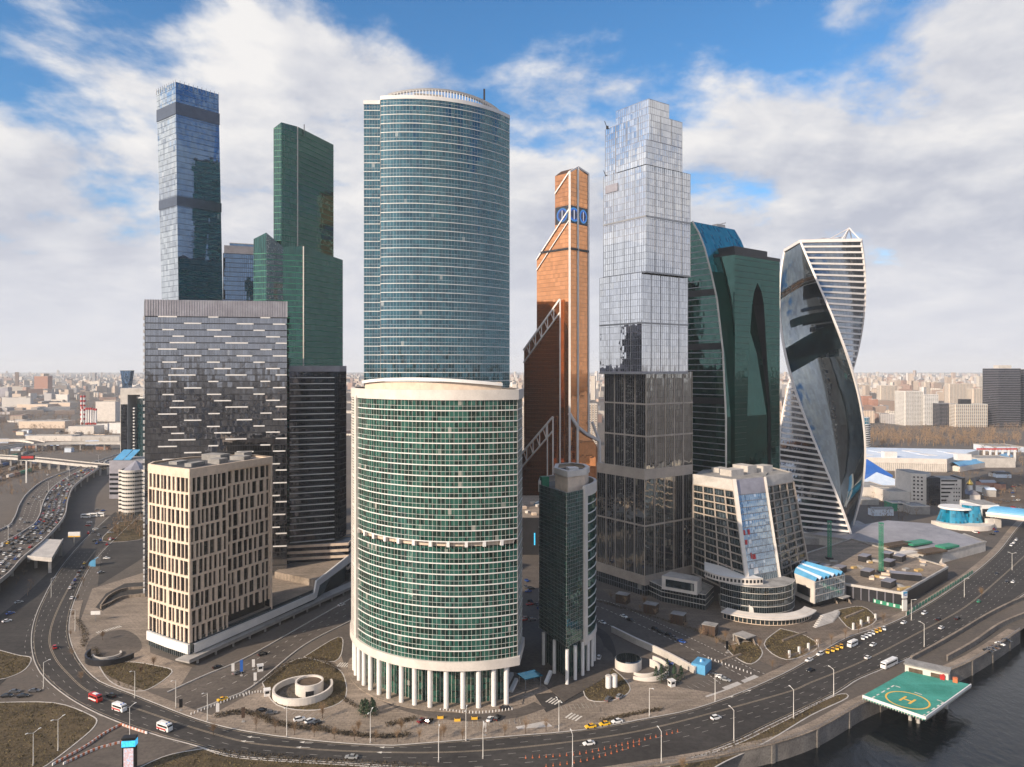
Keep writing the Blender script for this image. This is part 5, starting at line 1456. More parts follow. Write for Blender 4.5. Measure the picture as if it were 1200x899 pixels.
for k, (a, b, t, bb) in enumerate(((600, 606, 470, 530), (606, 617, 486, 535), (690, 700, 474, 522), (1032, 1050, 452, 478), (1084, 1090, 448, 470), (1112, 1140, 450, 480), (1140, 1160, 456, 490))):
    simple_block('slab_housing', ('narrow pale slab peeping out beside the round tower', 'white balcony slab beside the copper tower', 'pinkish slab between the copper and silver towers', 'cream housing slab right of the twisted tower at the skyline', 'slim cream point block above the white slab', 'broad cream slab above the grid front block', 'cream slab beside the dark olive tower')[k], a, b, t, bb, 26, 'beige' if k != 1 else 'white_warm', GN, 3.3, .05, 'white_warm', bands=(1.9, .25), pane=5, mull=(2.6, .25))
# round office with blue crown
D = H * F / (527 - HY); x = (1009 - 600) / 850 * D
t = thing('round_striped_office', 'round white striped office with a blue glass crown', 'office building', (x, D, 0))
cy = MB(); P = [(x + 14 * math.cos(a * math.pi / 12), D + 14 * math.sin(a * math.pi / 12)) for a in range(24)]
facade(t, P, 0, ZY(497, D), 3.8, GN, M['white'], (1.7, .4), 3.7, None, roof=M['roof_grey'])
facade(t, offset(P, -.6), ZY(497, D), ZY(489, D), 6, GTE, M['white'], (.6, .3), 3.6, (.3, .2), glass_name='crown_glass', roof=M['white'])
# exhibition hall with blue-white roof
t = thing('exhibition_hall', 'huge exhibition hall with ribbed concrete front and patchy blue white roof', 'hall', (*G(1070, 555), 0))
fl_, fr_, br_, bl_ = G(1003, 551), G(1109, 553.5), G(1146, 541), (G(1012, 538))
zt = 18
hp = [fl_, fr_, br_, bl_]
mb = MB(); mb.prism(hp, 0, zt - 2, top=1); mb.build('wall', [M['concrete_lt'], M['roof_grey']], t)
mb = MB(); mb.prism(offset(hp, .8), zt - 7, zt, top=1); mb.build('roof', [M['white_warm'], M['bluewhite']], t)
o = mull_mb(subdiv(hp[:2], 2.6, False), 1, zt - 6.6, 1.0, .9, False).build('wall_rib', M['white_warm'], t); o['kind'] = 'stuff'
for px, py, sx in ((1042, 526, 15), (1128, 529, 16)):
    c = G(px, py + 10, zt); mb = MB(); mb.box((c[0], c[1], zt + 4), (sx * 1.15, 9, 8)); mb.build('roof_cabin', M['white'], t)
for i in range(9):
    c = lerp(lerp(fl_, fr_, (i + .6) / 9.5), lerp(bl_, br_, (i + .6) / 9.5), .25 + .5 * ((i * 37) % 10) / 10); ubox('roof_panel', M['bluewhite'] if i % 2 else M['white'], t, (c[0], c[1], zt + .3), (16, 22, .5), .2)
# blue pyramid pavilions
for i, (px, py, w_, hh, lab) in enumerate(((1018, 562, 24, 18, 'taller blue glass pyramid pavilion near the twisted tower'), (1030, 575, 34, 13, 'broad low blue and white pyramid roof before the hall'))):
    x, y = G(px, py); t = thing('pyramid_pavilion', lab, 'pavilion', (x, y, 0), 'pyramid pavilions')
    b_ = [(x - w_, y - 12), (x + w_, y - 12), (x + w_, y + 30), (x - w_, y + 30)]
    mb = MB(); mb.prism(b_, 0, 7); mb.build('wall', M['white_warm'] if i else M['blue'], t)
    ap = (x + 2, y + 9, 7 + hh)
    for k in range(4):
        mb = MB(); mb.face([(*b_[k], 7.05), (*b_[(k + 1) % 4], 7.05), ap]); mb.build('roof_slope', M['blue'] if (k + i) % 2 == 0 else M['bluewhite'], t)
def halls(lst):
    for (px0, px1, yt, yb, dp, mat, lab, nm) in lst: simple_block(nm, lab, px0, px1, yt, yb, dp, mat, None, roofm=M['roof_grey'])
halls([(1012, 1042, 572, 584, 50, 'white_warm', 'long white pavilion wall with one dark door, before the pyramids', 'expo_pavilion'), (1042, 1082, 577, 590, 40, 'white_warm', 'low white windowless shed beside the pale slotted hotel', 'expo_pavilion'),
       (1010, 1030, 586, 592, 20, 'concrete', 'grey flat shed at the foot of the twisted tower', 'shed'), (1046, 1066, 590, 599, 16, 'green', 'green roofed site hut row on the building site', 'shed'), (1068, 1090, 594, 603, 24, 'concrete', 'grey two storey hut below the slotted hotel', 'shed'),
       (1150, 1160, 571, 577, 10, 'white', 'small white hut standing in the brown yard', 'shed'), (1146, 1190, 538, 548, 40, 'concrete_lt', 'long grey roofed market hall beyond the yard', 'hall'), (1163, 1200, 524, 530, 50, 'bluewhite', 'low blue roofed warehouse near the dark olive tower', 'warehouse')])
# glazed gallery arms
for (a, b, lab) in (((1125, 553), (1166, 546), 'teal glazed gallery roof running from the hall'), ((1166, 547), (1189, 540), 'farther teal glazed gallery by the portal frames')):
    p, q = G(*a), G(*b); mb = MB(); d = Vector((q[0] - p[0], q[1] - p[1])); n = Vector((-d.y, d.x)).normalized() * 9
    t = thing('gallery', lab, 'gallery', (*p, 0), 'glazed galleries'); 
    mb.prism([(p[0], p[1]), (q[0], q[1]), (q[0] + n.x * 2, q[1] + n.y * 2), (p[0] + n.x * 2, p[1] + n.y * 2)], 0, 7); mb.build('wall', M['white_warm'], t)
    mb = MB(); r0_, r1_ = (p[0] + n.x, p[1] + n.y, 12), (q[0] + n.x, q[1] + n.y, 12)
    mb.face([(p[0], p[1], 7.1), (q[0], q[1], 7.1), r1_, r0_]); mb.face([(q[0] + 2 * n.x, q[1] + 2 * n.y, 7.1), (p[0] + 2 * n.x, p[1] + 2 * n.y, 7.1), r0_, r1_]); mb.build('glass_roof', M['skyblue'], t)
t = thing('portal_frame', 'row of white concrete portal frames with red tops', 'structure frame', (*G(1165, 542), 0))
for k in range(7):
    x, y = G(1146 + k * 7.2, 541); ubox('post', M['white'], t, (x, y, 9), (2.2, 2.2, 18))
a, b = G(1146, 541), G(1190, 541); ubox('beam', M['red'], t, ((a[0] + b[0]) / 2, a[1], 19), (b[0] - a[0] + 3, 2.4, 2.0))
# slotted hotel
D = H * F / (592 - HY)
t = thing('slotted_hotel', 'pale hotel with black slot windows and dark glass corner', 'hotel', ((1100 - 600) / 850 * D, D, 0))
def X(px, d=None): return (px - 600) / 850 * (D if d is None else d)
zt = ZY(556, D)
mb = MB(); mb.prism([(X(1101), D), (X(1127), D), (X(1127) + 4, D + 26), (X(1101), D + 26)], 0, ZY(562, D), top=1); mb.build('wing_wall', [M['white_warm'], M['roof_grey']], t)
mb = MB(); mb.prism([(X(1073), D + 8), (X(1087), D + 2), (X(1100), D + 14), (X(1090), D + 40), (X(1073), D + 40)], 0, zt, top=1); mb.build('tall_wall', [M['white_warm'], M['roof_grey']], t)
facade(t, [(X(1087), D - 1.5), (X(1100.8), D - 1.5), (X(1100.8), D + 12), (X(1087), D + 12)], 0, ZY(560, D), 3.6, GIQ2, M['dark_metal'], (.3, .1), 2.0, (.15, .1), M['dark_metal'], roof=M['roof_dark'])
for r in range(6):
    z = 5 + r * 4.0; n = 22 - r * 0
    wds = [(1103 + 0, 1103 + 6 + r * 2.4)]
    for (a, b) in wds: ubox('slot_window', M['carglass'], t, ((X(a) + X(b)) / 2, D - .05, z), (X(b) - X(a), .3, 1.5))
    for q in range(3 if r < 4 else 1): ubox('slot_window', M['carglass'], t, (X(1118 + q * 3 + (3 if r > 3 else 0)), D - .05, z), (1.1, .3, 1.5))
for r in range(7):
    for q in range(3): ubox('slot_window', M['carglass'], t, (X(1075.5 + q * 3.6), D + 6.9 - q * 1.55 - .1, 5 + r * 3.8), (1.6, .4, 1.5), -.43)
mb = MB(); mb.prism([(X(1127.1), D - 1), (X(1133), D + 3), (X(1133) + 3, D + 24), (X(1127) + 4.1, D + 26)], 0, ZY(560.5, D)); mb.build('dark_end', M['dark_metal'], t)
# little chapel with a golden dome
x, y = G(1138, 589); t = thing('chapel', 'small white chapel with gabled roof and golden onion dome', 'chapel', (x, y, 0))
mb = MB(); mb.box((x, y, 4.5), (11, 13, 9)); mb.build('wall', M['white_warm'], t)
mb = MB(); mb.face([(x - 6, y - 7, 9), (x, y - 7, 13.5), (x, y + 7, 13.5), (x - 6, y + 7, 9)]); mb.face([(x + 6, y + 7, 9), (x, y + 7, 13.5), (x, y - 7, 13.5), (x + 6, y - 7, 9)]); mb.face([(x - 5.5, y - 6.6, 9), (x + 5.5, y - 6.6, 9), (x, y - 6.6, 13.2)]); mb.build('gable_roof', M['louvre'], t)
mb = MB(); mb.cyl((x, y + 2), 2.4, 12, 18, 12); mb.build('drum', M['white'], t)
mb = MB(); mb.cyl((x, y + 2), 2.2, 18, 19.2, 12, 3.1); mb.cyl((x, y + 2), 3.1, 19.2, 21, 12, 2.2); mb.cyl((x, y + 2), 2.2, 21, 24, 12, .1); mb.bar((x, y + 2, 23.5), (x, y + 2, 26.5), .25); mb.build('dome', M['gold'], t)
# aqua drum building and covered bridge
x, y = G(1122, 618); x2, y2 = G(1140, 617); t = thing('aqua_drum_building', 'white riverside building with two flaring aqua glass drums', 'building', (x2, y2, 0))
def flare(cx, cy, r0, r1, z0, z1, nm, root, a0=-100, a1=100, n=20):
    A, B = arc(cx, cy, r0, a0, a1, n), arc(cx, cy, r1, a0, a1, n); mb = MB(); u = 0
    for i in range(n):
        L = math.dist(A[i], A[i + 1]); mb.face([(*A[i], z0), (*A[i + 1], z0), (*B[i + 1], z1), (*B[i], z1)], [(u, z0), (u + L, z0), (u + L, z1), (u, z1)]); u += L
    mb.build(nm, GTE, root)
    mb = MB(); mb.face([(*p, z1 + .05) for p in arc(cx, cy, r1 + 1.0, a0 - 80, a1 + 80 - .01, n + 10)]); mb.build('drum_lid', M['white'], root)
flare(x, y + 8, 13, 9, 4, 15, 'flaring_glass', t); flare(x2, y2 + 3, 9.5, 7, 4, 19, 'flaring_glass', t)
mb = MB(); mb.prism(arc(x + 8, y + 10, 26, -88, 60, 16), 0, 4.2); mb.build('base_wall', M['white_warm'], t)
d3 = y2 - 2; a = X(1148.5, d3)
mb = MB(); mb.prism([(a, d3), (a + 17, d3), (a + 20, d3 + 26), (a - 2, d3 + 26)], 0, 19.5, top=1); mb.build('block_wall', [M['white'], M['roof_grey']], t)
ubox('dark_opening', M['carglass'], t, (a + 5.5, d3 - .1, 9.5), (7, .5, 13))
for r in range(4):
    for q in range(2): ubox('window', M['carglass'], t, (a + 12 + q * 2.6, d3 - .05, 5 + r * 3.6), (1.1, .3, 1.4))
mb = MB(); mb.cyl((x + 4, y + 10), 13.5, 15.2, 16.6, 20, 12.5); mb.build('white_rim', M['white'], t)
for (px_, dd) in ((1157, 3), (1166, 2)): ubox('white_buttress', M['white_warm'], t, (X(px_, d3), d3 - dd, 4), (7, 3, 8), .2)
t = thing('covered_bridge', 'covered pedestrian bridge with bright aqua glass roof and white edge', 'bridge', (*G(1180, 600), 0))
p, q = G(1137, 598, 12), G(1260, 612, 12)
d = Vector((q[0] - p[0], q[1] - p[1])); n = Vector((-d.y, d.x)).normalized(); L = d.length; rz = math.atan2(d.y, d.x); c = ((p[0] + q[0]) / 2, (p[1] + q[1]) / 2)
mb = MB(); mb.box((c[0], c[1], 10.5), (L, 15, 2.2), rz); mb.build('deck', M['white_warm'], t)
mb = MB()
for i in range(10):
    a0, a1 = math.pi * i / 10, math.pi * (i + 1) / 10
    P_ = [(n.x * -math.cos(a) * 7, n.y * -math.cos(a) * 7, 13 + 5.5 * math.sin(a)) for a in (a0, a1)]
    for k in range(40):
        e0, e1 = (p[0] + d.x * k / 40, p[1] + d.y * k / 40), (p[0] + d.x * (k + 1) / 40, p[1] + d.y * (k + 1) / 40)
        mb.face([(e0[0] + P_[0][0], e0[1] + P_[0][1], P_[0][2]), (e1[0] + P_[0][0], e1[1] + P_[0][1], P_[0][2]), (e1[0] + P_[1][0], e1[1] + P_[1][1], P_[1][2]), (e0[0] + P_[1][0], e0[1] + P_[1][1], P_[1][2])], [(k * 3, i), (k * 3 + 3, i), (k * 3 + 3, i + 1), (k * 3, i + 1)])
mb.build('glass_vault', M['skyblue'], t)
for s_ in (-1, 1):
    mb = MB(); mb.box((c[0] + n.x * 7.4 * s_, c[1] + n.y * 7.4 * s_, 12.4), (L, .6, 1.8), rz); mb.build('white_edge', M['white'], t)
# two low broad roofs right of the pavilion
t = thing('building_site_podium', 'unfinished flat podium cluttered with black plant boxes and yellow timber', 'podium', (245, 490, 0))
cq = [G(1056.5, 712), (289, 481), (262, 560), (202, 510), G(964, 696)]
mb = MB(); mb.prism(cq, 0, 8, top=1); mb.build('wall', [M['dark_metal'], M['paving_lt']], t)
band_mb(cq, 7.6, 9.0, .3, .5).build('parapet', M['concrete_lt'], t)
for i in range(40):
    f = i / 40; p = lerp(cq[4], cq[0], f); 
    if i % 4 == 0: ubox('pilaster', M['louvre'], t, (p[0], p[1] - .2, 4), (.5, .5, 7.4), .3)
# pale low hall behind it
M['lilac_roof'] = plain('lilac_grey_roof', (.20, .20, .22), .6, .3, .06, col2=(.36, .35, .38))
t = thing('pale_roof_hall', 'low hall with sloping pale metal roof and green skylights', 'hall', (*G(1100, 640), 0))
hq = [G(943, 636, 0), G(1104, 660), G(1155, 646), G(1090, 626), G(1040, 622)]
mb = MB(); mb.prism(hq, 0, [6.5, 7, 7, 9, 9], top=1); mb.build('wall', [M['concrete_lt'], M['lilac_roof']], t)
band_mb(hq, 6.2, 7.8, .3, .5).build('parapet', M['concrete'], t)
for (px, py, sx, sy, mt) in ((1075, 628, 22, 9, 'green'), (1050, 630, 26, 8, 'soil'), (1110, 632, 16, 8, 'green'), (1090, 638, 24, 10, 'soil'), (1062, 640, 20, 6, 'white_warm')):
    c = G(px, py + 8, 9); ubox('skylight', M[mt], t, (c[0], c[1], 9.1), (sx, sy, 1.4), .45)
# left group: corner tower, framed tower, rounded office
t = thing('framed_office_tower', 'grey framed office tower holding a dark curved glass volume', 'office building', (*G(157, 566), 0))
D = 885.0; zt = ZY(455, D)
mb = MB(); mb.prism([(X(141), D), (X(149.5), D), (X(149.5), D + 30), (X(141), D + 30)], 0, zt, top=1); mb.build('frame_leg', [M['concrete_lt'], M['roof_grey']], t)
facade(t, [(X(142), D - .8), (X(149), D - .8), (X(149), D), (X(142), D)], 0, ZY(474, D), 4, GIQ2, M['dark_metal'], (.4, .1), 2, None, roof=M['roof_dark'])
mb = MB(); mb.box(((X(149.5) + X(185)) / 2, D + 15, zt - 4), (X(185) - X(149.5), 30, 8)); mb.build('frame_beam', M['concrete_lt'], t)
facade(t, arc(X(166), D + 16, 12.5, -95, 90, 14) + [(X(185), D + 30), (X(156), D + 30)], 0, ZY(474, D), 4, GC, M['dark_metal'], (.35, .1), 2, (.15, .1), M['dark_metal'], roof=M['roof_grey'])
facade(t, arc(X(166), D + 16, 12.7, -95, 90, 14) + [(X(185), D + 30), (X(156), D + 30)], ZY(474, D), ZY(466, D), 9, GN, M['white'], (2, .3), 30, None, glass_name='white_crown', roof=M['roof_grey'])
for i in range(24): ubox('balcony', M['white'], t, (X(154.8), D + 5, 4 + i * 3.8), (2.2, 3, 1.6))
t = thing('blue_roof_office', 'low office with blue glass roof lights behind the rounded office', 'office building', (*G(150, 585), 0))
D = 780.0
mb = MB(); mb.prism([(X(128), D), (X(172), D), (X(172), D + 40), (X(128), D + 40)], 0, ZY(540, D), top=1); mb.build('wall', [M['louvre'], M['roof_grey']], t)
for (a, b) in ((130, 141), (142, 150)):
    mb = MB(); mb.face([(X(a), D + 4, ZY(540, D) + .2), (X(b), D + 4, ZY(540, D) + .2), (X(b), D + 26, ZY(530, D)), (X(a), D + 26, ZY(530, D))]); mb.build('roof_light', M['skyblue'], t)
for r in range(5): ubox('window_strip', M['carglass'], t, ((X(128.5) + X(140)) / 2, D - .1, 6 + r * 5), (X(140) - X(128.5), .3, 2.4))
t = thing('rounded_office', 'beige office with rounded striped corner and pitched dark roof', 'office building', (*G(152, 605), 0))
D = 690.0; zt = ZY(553, D)
rp = [(X(134), D + 24), (X(134), D + 8)] + arc(X(149), D + 11, 9.8, -70, 70, 12) + [(X(176), D + 6), (X(176), D + 40), (X(134), D + 40)]
facade(t, rp, 0, zt, 3.9, GN, M['white_warm'], (2.1, .35), 4, (.5, .12), M['concrete'], roof=M['roof_dark'])
mb = MB(); c = (X(150), D + 15)
for i in range(8):
    a0, a1 = i * math.pi / 4, (i + 1) * math.pi / 4
    mb.face([(c[0] + 12 * math.cos(a0), c[1] + 12 * math.sin(a0), zt + .1), (c[0] + 12 * math.cos(a1), c[1] + 12 * math.sin(a1), zt + .1), (c[0], c[1], ZY(543, D) + 1)])
mb.build('pitched_roof', M['louvre'], t)
ubox('roof_ridge', M['roof_dark'], t, (X(164), D + 22, zt + 2.5), (22, 14, 5))
# funnel tower on the skyline
D = 1500.0; t = thing('flaring_tower', 'slim blue tower flaring outward at its top on the skyline', 'tower', (X(147, D), D, 0))
mb = MB(); x = X(147, D)
for (z0, z1, w0, w1) in ((0, ZY(452, D), 13, 13), (ZY(452, D), ZY(434.5, D), 13, 22)):
    a = [(x - w0 / 2, D, z0), (x + w0 / 2, D, z0), (x + w1 / 2, D, z1), (x - w1 / 2, D, z1)]; b = [(p[0], p[1] + 14, p[2]) for p in a]
    uvq = [(0, z0), (w0, z0), (w1, z1), (0, z1)]
    mb.face(a, uvq); mb.face([b[1], b[0], b[3], b[2]], uvq); mb.face([a[1], b[1], b[2], a[2]], uvq); mb.face([b[0], a[0], a[3], b[3]], uvq)
mb.build('tower_body', GOK, t); ubox('roof_slab', M['roof_dark'], t, (x, D + 7, ZY(434.5, D)), (22.5, 14.5, 1))
# power station chimneys
cy = MB()
for k, (px, yt) in enumerate(((95.5, 464), (99, 464), (101.5, 478), (104.3, 478), (107, 478), (109.7, 478.5), (112.3, 479), (96.5, 477))):
    D = 1750 + (30 if yt < 470 else 0) + (k % 2) * 8; x = X(px, D); zt = ZY(yt, D)
    t = thing('striped_chimney', ('first tall banded chimney at the back of the cluster', 'second tall banded chimney, touching the first', 'first short red topped chimney next to the tall pair', 'second short red topped chimney of the row', 'third short red topped chimney, mid row', 'fourth short red topped chimney of the row', 'last short red topped chimney, beside the cream hall', 'short red topped chimney in front of the tall pair')[k], 'chimney', (x, D, 0), 'power station chimneys')
    mb = MB(); mb.cyl((x, D), 2.6, 0, zt, 10, 2.0); mb.build('shaft', M['white'], t)
    for q in range(6 if yt < 470 else 2):
        zz = zt - 1.5 - q * 11 if yt < 470 else (zt - 2 if q == 0 else 7)
        mb = MB(); mb.cyl((x, D), 2.75, zz - 2.4, zz + 2.4, 10, 2.7); mb.build('red_ring', M['red'], t)
for (a, b, yt, yb, dp, mat, lab, nm) in ((112, 135, 471, 494, 30, 'white_warm', 'cream power station hall behind the chimneys', 'power_hall'), (80, 110, 500, 509, 40, 'white_warm', 'low white boiler house at the chimney feet', 'power_hall'), (113, 126, 497, 504, 20, 'white', 'white tank house beside the chimneys', 'shed'),
     (128, 142, 496, 508, 24, 'white', 'white and blue sheds in front of the framed tower', 'shed'), (22, 76, 494, 502, 40, 'beige', 'long cream factory with curved end in the railway land', 'factory'), (20, 56, 474, 480, 60, 'beige', 'low tan warehouse in the hazy distance', 'warehouse'), (58, 82, 472, 479, 50, 'beige', 'second tan warehouse with a brighter wall', 'warehouse'),
     (40, 56, 441, 462, 40, 'brick', 'brown twin slab tower rising over the hazy city', 'tower_block'), (-6, 9, 454, 466, 30, 'louvre', 'grey blue glass block cut by the picture edge', 'office_block'), (84, 140, 512, 517, 30, 'concrete_lt', 'long pale shed below the viaducts', 'shed'), (30, 84, 511, 517, 30, 'white_warm', 'long white canopy beside the railway', 'canopy')):
    simple_block(nm, lab, a, b, yt, yb, dp, mat, None)

# unseen neighbour, added so the copper tower mirrors something dark
t = thing('unseen_reflection_tower', 'unseen dark tower added behind the tall round tower to darken the copper reflection', 'tower', (-40, 720, 0))
facade(t, [(-66, 690), (-8, 694), (-10, 760), (-66, 756)], 0, 212, 4.2, GIQ2, M['dark_metal'], (.5, .15), 3.0, (.2, .15), M['dark_metal'], roof=M['roof_dark'])
# clutter of the railway land and the exhibition yards
ry = random.Random(31)
WM = []
for mt in ('brick', 'concrete', 'soil', 'blue', 'green', 'white_warm'):
    q = MB(); q.box((0, 0, 2.2), (14, 3, 3.4)); q.box((0, 0, 3.95), (13.4, 2.2, .2)); q.box((-4.5, 0, .35), (2.4, 2.4, .7)); q.box((4.5, 0, .35), (2.4, 2.4, .7)); WM.append((q.data('freight_wagon', M[mt]), mt))
tk = MB()
for r in range(7):
    a, b = G(-40, 574 - r * 4.2), G(60 - r * 2, 546 - r * 3.0)
    n_ = normals([a, b], False)[0]
    for s_ in (-.8, .8): tk.bar((a[0] + n_[0] * s_, a[1] + n_[1] * s_, .12), (b[0] + n_[0] * s_, b[1] + n_[1] * s_, .12), .16)
    d = math.atan2(b[1] - a[1], b[0] - a[0]); L = math.dist(a, b); f = ry.uniform(.1, .3)
    if r % 2 == 0:
        for k in range(9):
            if ry.random() < .75:
                p = lerp(a, b, f + k * 15.2 / L); me, mt = WM[ry.randrange(6)]
                tag(link('freight_wagon', me, None, (*p, .2), d), {'brick': 'rust red', 'concrete': 'grey', 'soil': 'brown', 'blue': 'blue', 'green': 'green', 'white_warm': 'pale'}[mt] + ' freight wagon standing on the railway yard tracks', 'wagon', 'freight wagons in the yard')
tag(tk.build('rail_track', M['dark_metal']), kind='structure')
for k in range(46):
    if k < 22: px, py = ry.uniform(-5, 128), ry.uniform(505, 530)
    else: px, py = ry.uniform(1010, 1200), ry.uniform(556, 612)
    if 1068 < px < 1135 and py > 575 and py < 640: continue
    if px > 1000 and py < 575 and px < 1130: continue
    if 1100 < px and 592 < py: continue
    x, y = G(px, py); w_, d_, h_ = ry.uniform(7, 26), ry.uniform(6, 14), ry.uniform(3, 8); mt = ry.choice(('white_warm', 'concrete', 'beige', 'bluewhite', 'brick', 'concrete_lt'))
    t = thing('yard_shed', {'white_warm': 'cream', 'concrete': 'grey', 'beige': 'tan', 'bluewhite': 'pale blue', 'brick': 'brick red', 'concrete_lt': 'light grey'}[mt] + (' shed among the railway land and viaducts' if k < 22 else ' hut standing in the exhibition yards'), 'shed', (x, y, 0), 'sheds of the railway land' if k < 22 else 'huts of the exhibition yards', ry.uniform(-.3, .5))
    q = MB(); q.box((0, 0, h_ / 2), (w_, d_, h_)); link('wall', q.data('wall', M[mt]), t)
    q = MB(); q.face([(-w_ / 2 - .4, -d_ / 2 - .4, h_), (w_ / 2 + .4, -d_ / 2 - .4, h_), (w_ / 2 + .4, 0, h_ + d_ * .2), (-w_ / 2 - .4, 0, h_ + d_ * .2)]); q.face([(w_ / 2 + .4, d_ / 2 + .4, h_), (-w_ / 2 - .4, d_ / 2 + .4, h_), (-w_ / 2 - .4, 0, h_ + d_ * .2), (w_ / 2 + .4, 0, h_ + d_ * .2)]); link('roof', q.data('roof', M[ry.choice(('roof_grey', 'roof_dark', 'lilac_roof', 'bluewhite'))]), t)
    for e in range(3): ubox('door', M['dark_metal'], t, (0, 0, 0), (1, 1, 1)) if False else None
mb = MB(); rw = random.Random(19)
wood(-10, 130, 508, 530, 160, (5, 9)); wood(0, 60, 560, 580, 60, (4, 8)); wood(1010, 1200, 556, 612, 150, (5, 9)); wood(128, 170, 606, 630, 40, (5, 9)); wood(-10, 40, 640, 700, 10, (4, 7)); wood(1100, 1160, 605, 616, 40, (5, 9))
o = mb.build('scattered_scrub', M['twig']); tag(o, 'scattered leafless scrub on the yards and railway land', 'scrub', kind='stuff')
# ================================================================== vehicles
PAINT = {}
def paint(nm, col, rough=.25, metal=0.0):
    m = plain('car_paint_' + nm, col, rough, .03, .5, metal=metal, spec=.6); PAINT[nm] = m
paint('white', (.78, .77, .75)); paint('silver', (.42, .43, .44), .3, .5); paint('black', (.015, .015, .017)); paint('grey', (.13, .13, .14), .3, .3)
paint('blue', (.02, .07, .28)); paint('red', (.42, .025, .02)); paint('yellow', (.85, .50, .03)); paint('green', (.02, .28, .16)); paint('brown', (.13, .08, .05)); paint('dark red', (.16, .02, .025))
M['light_lens'] = plain('lamp_lens', (.8, .8, .78), .1, .02); M['tail_lens'] = plain('tail_lens', (.4, .01, .01), .2, .02)

def hull(sections, mb, mi=0):
    """closed skin through cross-sections (x, half width, z low, z high)"""
    o = len(mb.v); n = len(sections)
    for x, hw_, z0, z1 in sections: mb.v.extend([(x, -hw_, z0), (x, hw_, z0), (x, hw_ * .96, z1), (x, -hw_ * .96, z1)])
    for i in range(n - 1):
        a, b = o + 4 * i, o + 4 * (i + 1)
        for j in range(4):
            k = (j + 1) % 4; mb.f.append((a + j, b + j, b + k, a + k)); mb.uv.append(None); mb.mi.append(mi)
    mb.f.append((o, o + 3, o + 2, o + 1)); mb.uv.append(None); mb.mi.append(mi)
    e = o + 4 * (n - 1); mb.f.append((e, e + 1, e + 2, e + 3)); mb.uv.append(None); mb.mi.append(mi)

def car_parts(kind):
    L = {'sedan': 4.6, 'suv': 4.7}[kind]; h1, h2 = (.95, 1.48) if kind == 'sedan' else (1.1, 1.75)
    body = MB(); hull([(-L / 2, .78, .45, h1 - .12), (-L / 2 + .25, .88, .28, h1), (-L * .12, .9, .25, h1 + .02), (L * .2, .9, .25, h1), (L / 2 - .35, .86, .28, h1 - .18), (L / 2, .72, .4, h1 - .38)], body)
    rx = -L * .42 if kind == 'suv' else -L * .30
    roof = MB(); roof.face([(rx + .35, -.62, h2), (L * .08, -.62, h2), (L * .08, .62, h2), (rx + .35, .62, h2)]); roof.box(((rx + .35 + L * .08) / 2, 0, h2 - .02), (L * .08 - rx - .35, 1.24, .05))
    cab = MB(); o = len(cab.v)
    B_ = [(rx, -.82, h1), (L * .22, -.82, h1), (L * .22, .82, h1), (rx, .82, h1)]; T_ = [(rx + .35, -.63, h2 - .03), (L * .08, -.63, h2 - .03), (L * .08, .63, h2 - .03), (rx + .35, .63, h2 - .03)]
    for i in range(4):
        j = (i + 1) % 4; cab.face([B_[i], B_[j], T_[j], T_[i]])
    return L, body, roof, cab
WH = MB()
for i in range(10):
    a0, a1 = 2 * math.pi * i / 10, 2 * math.pi * (i + 1) / 10; p = [(.33 * math.cos(a), .33 * math.sin(a)) for a in (a0, a1)]
    WH.face([(p[0][0], -.11, p[0][1]), (p[1][0], -.11, p[1][1]), (p[1][0], .11, p[1][1]), (p[0][0], .11, p[0][1])])
    for s_ in (-.11, .11): WH.face([(0, s_, 0), (p[0][0], s_, p[0][1]), (p[1][0], s_, p[1][1])])
WH = WH.data('wheel', M['tyre'])
CARS = {}
def car_proto(kind, col):
    k = (kind, col)
    if k not in CARS:
        L, body, roof, cab = car_parts(kind)
        hl, tl = MB(), MB()
        hl.box((0, 0, 0), (.12, .35, .16)); tl.box((0, 0, 0), (.1, .35, .18))
        CARS[k] = (L, body.data('body', PAINT[col]), roof.data('roof', PAINT[col]), cab.data('window_glass', M['carglass']), hl.data('headlight', M['light_lens']), tl.data('tail_light', M['tail_lens']))
    return CARS[k]
def add_car(kind, col, x, y, rz, label, z=0.06, group='cars on the streets', cat='car', name='car', roof_sign=False):
    L, b, rf, cb_, hl, tl = car_proto(kind, col)
    t = thing(name, label, cat, (x, y, z), group, rz)
    link('body', b, t); link('roof', rf, t); link('window_glass', cb_, t)
    for sx in (-.31, .30):
        for sy in (-.80, .80): link('wheel', WH, t, (L * sx, sy, .33))
    for sy in (-.55, .55): link('headlight', hl, t, (L / 2 - .08, sy, .62)); link('tail_light', tl, t, (-L / 2 + .02, sy, .72))
    if roof_sign:
        if 'rs' not in UB: q = MB(); q.box((0, 0, 0), (.3, .6, .18)); UB['rs'] = q.data('roof_sign', M['orange'])
        link('roof_sign', UB['rs'], t, (0, 0, 1.58))
    return t
def road_dir(x, y, path=None):
    P = path or CLr; i = min(range(len(P) - 1), key=lambda q: math.dist((x, y), P[q])); return math.atan2(P[i + 1][1] - P[i][1], P[i + 1][0] - P[i][0])
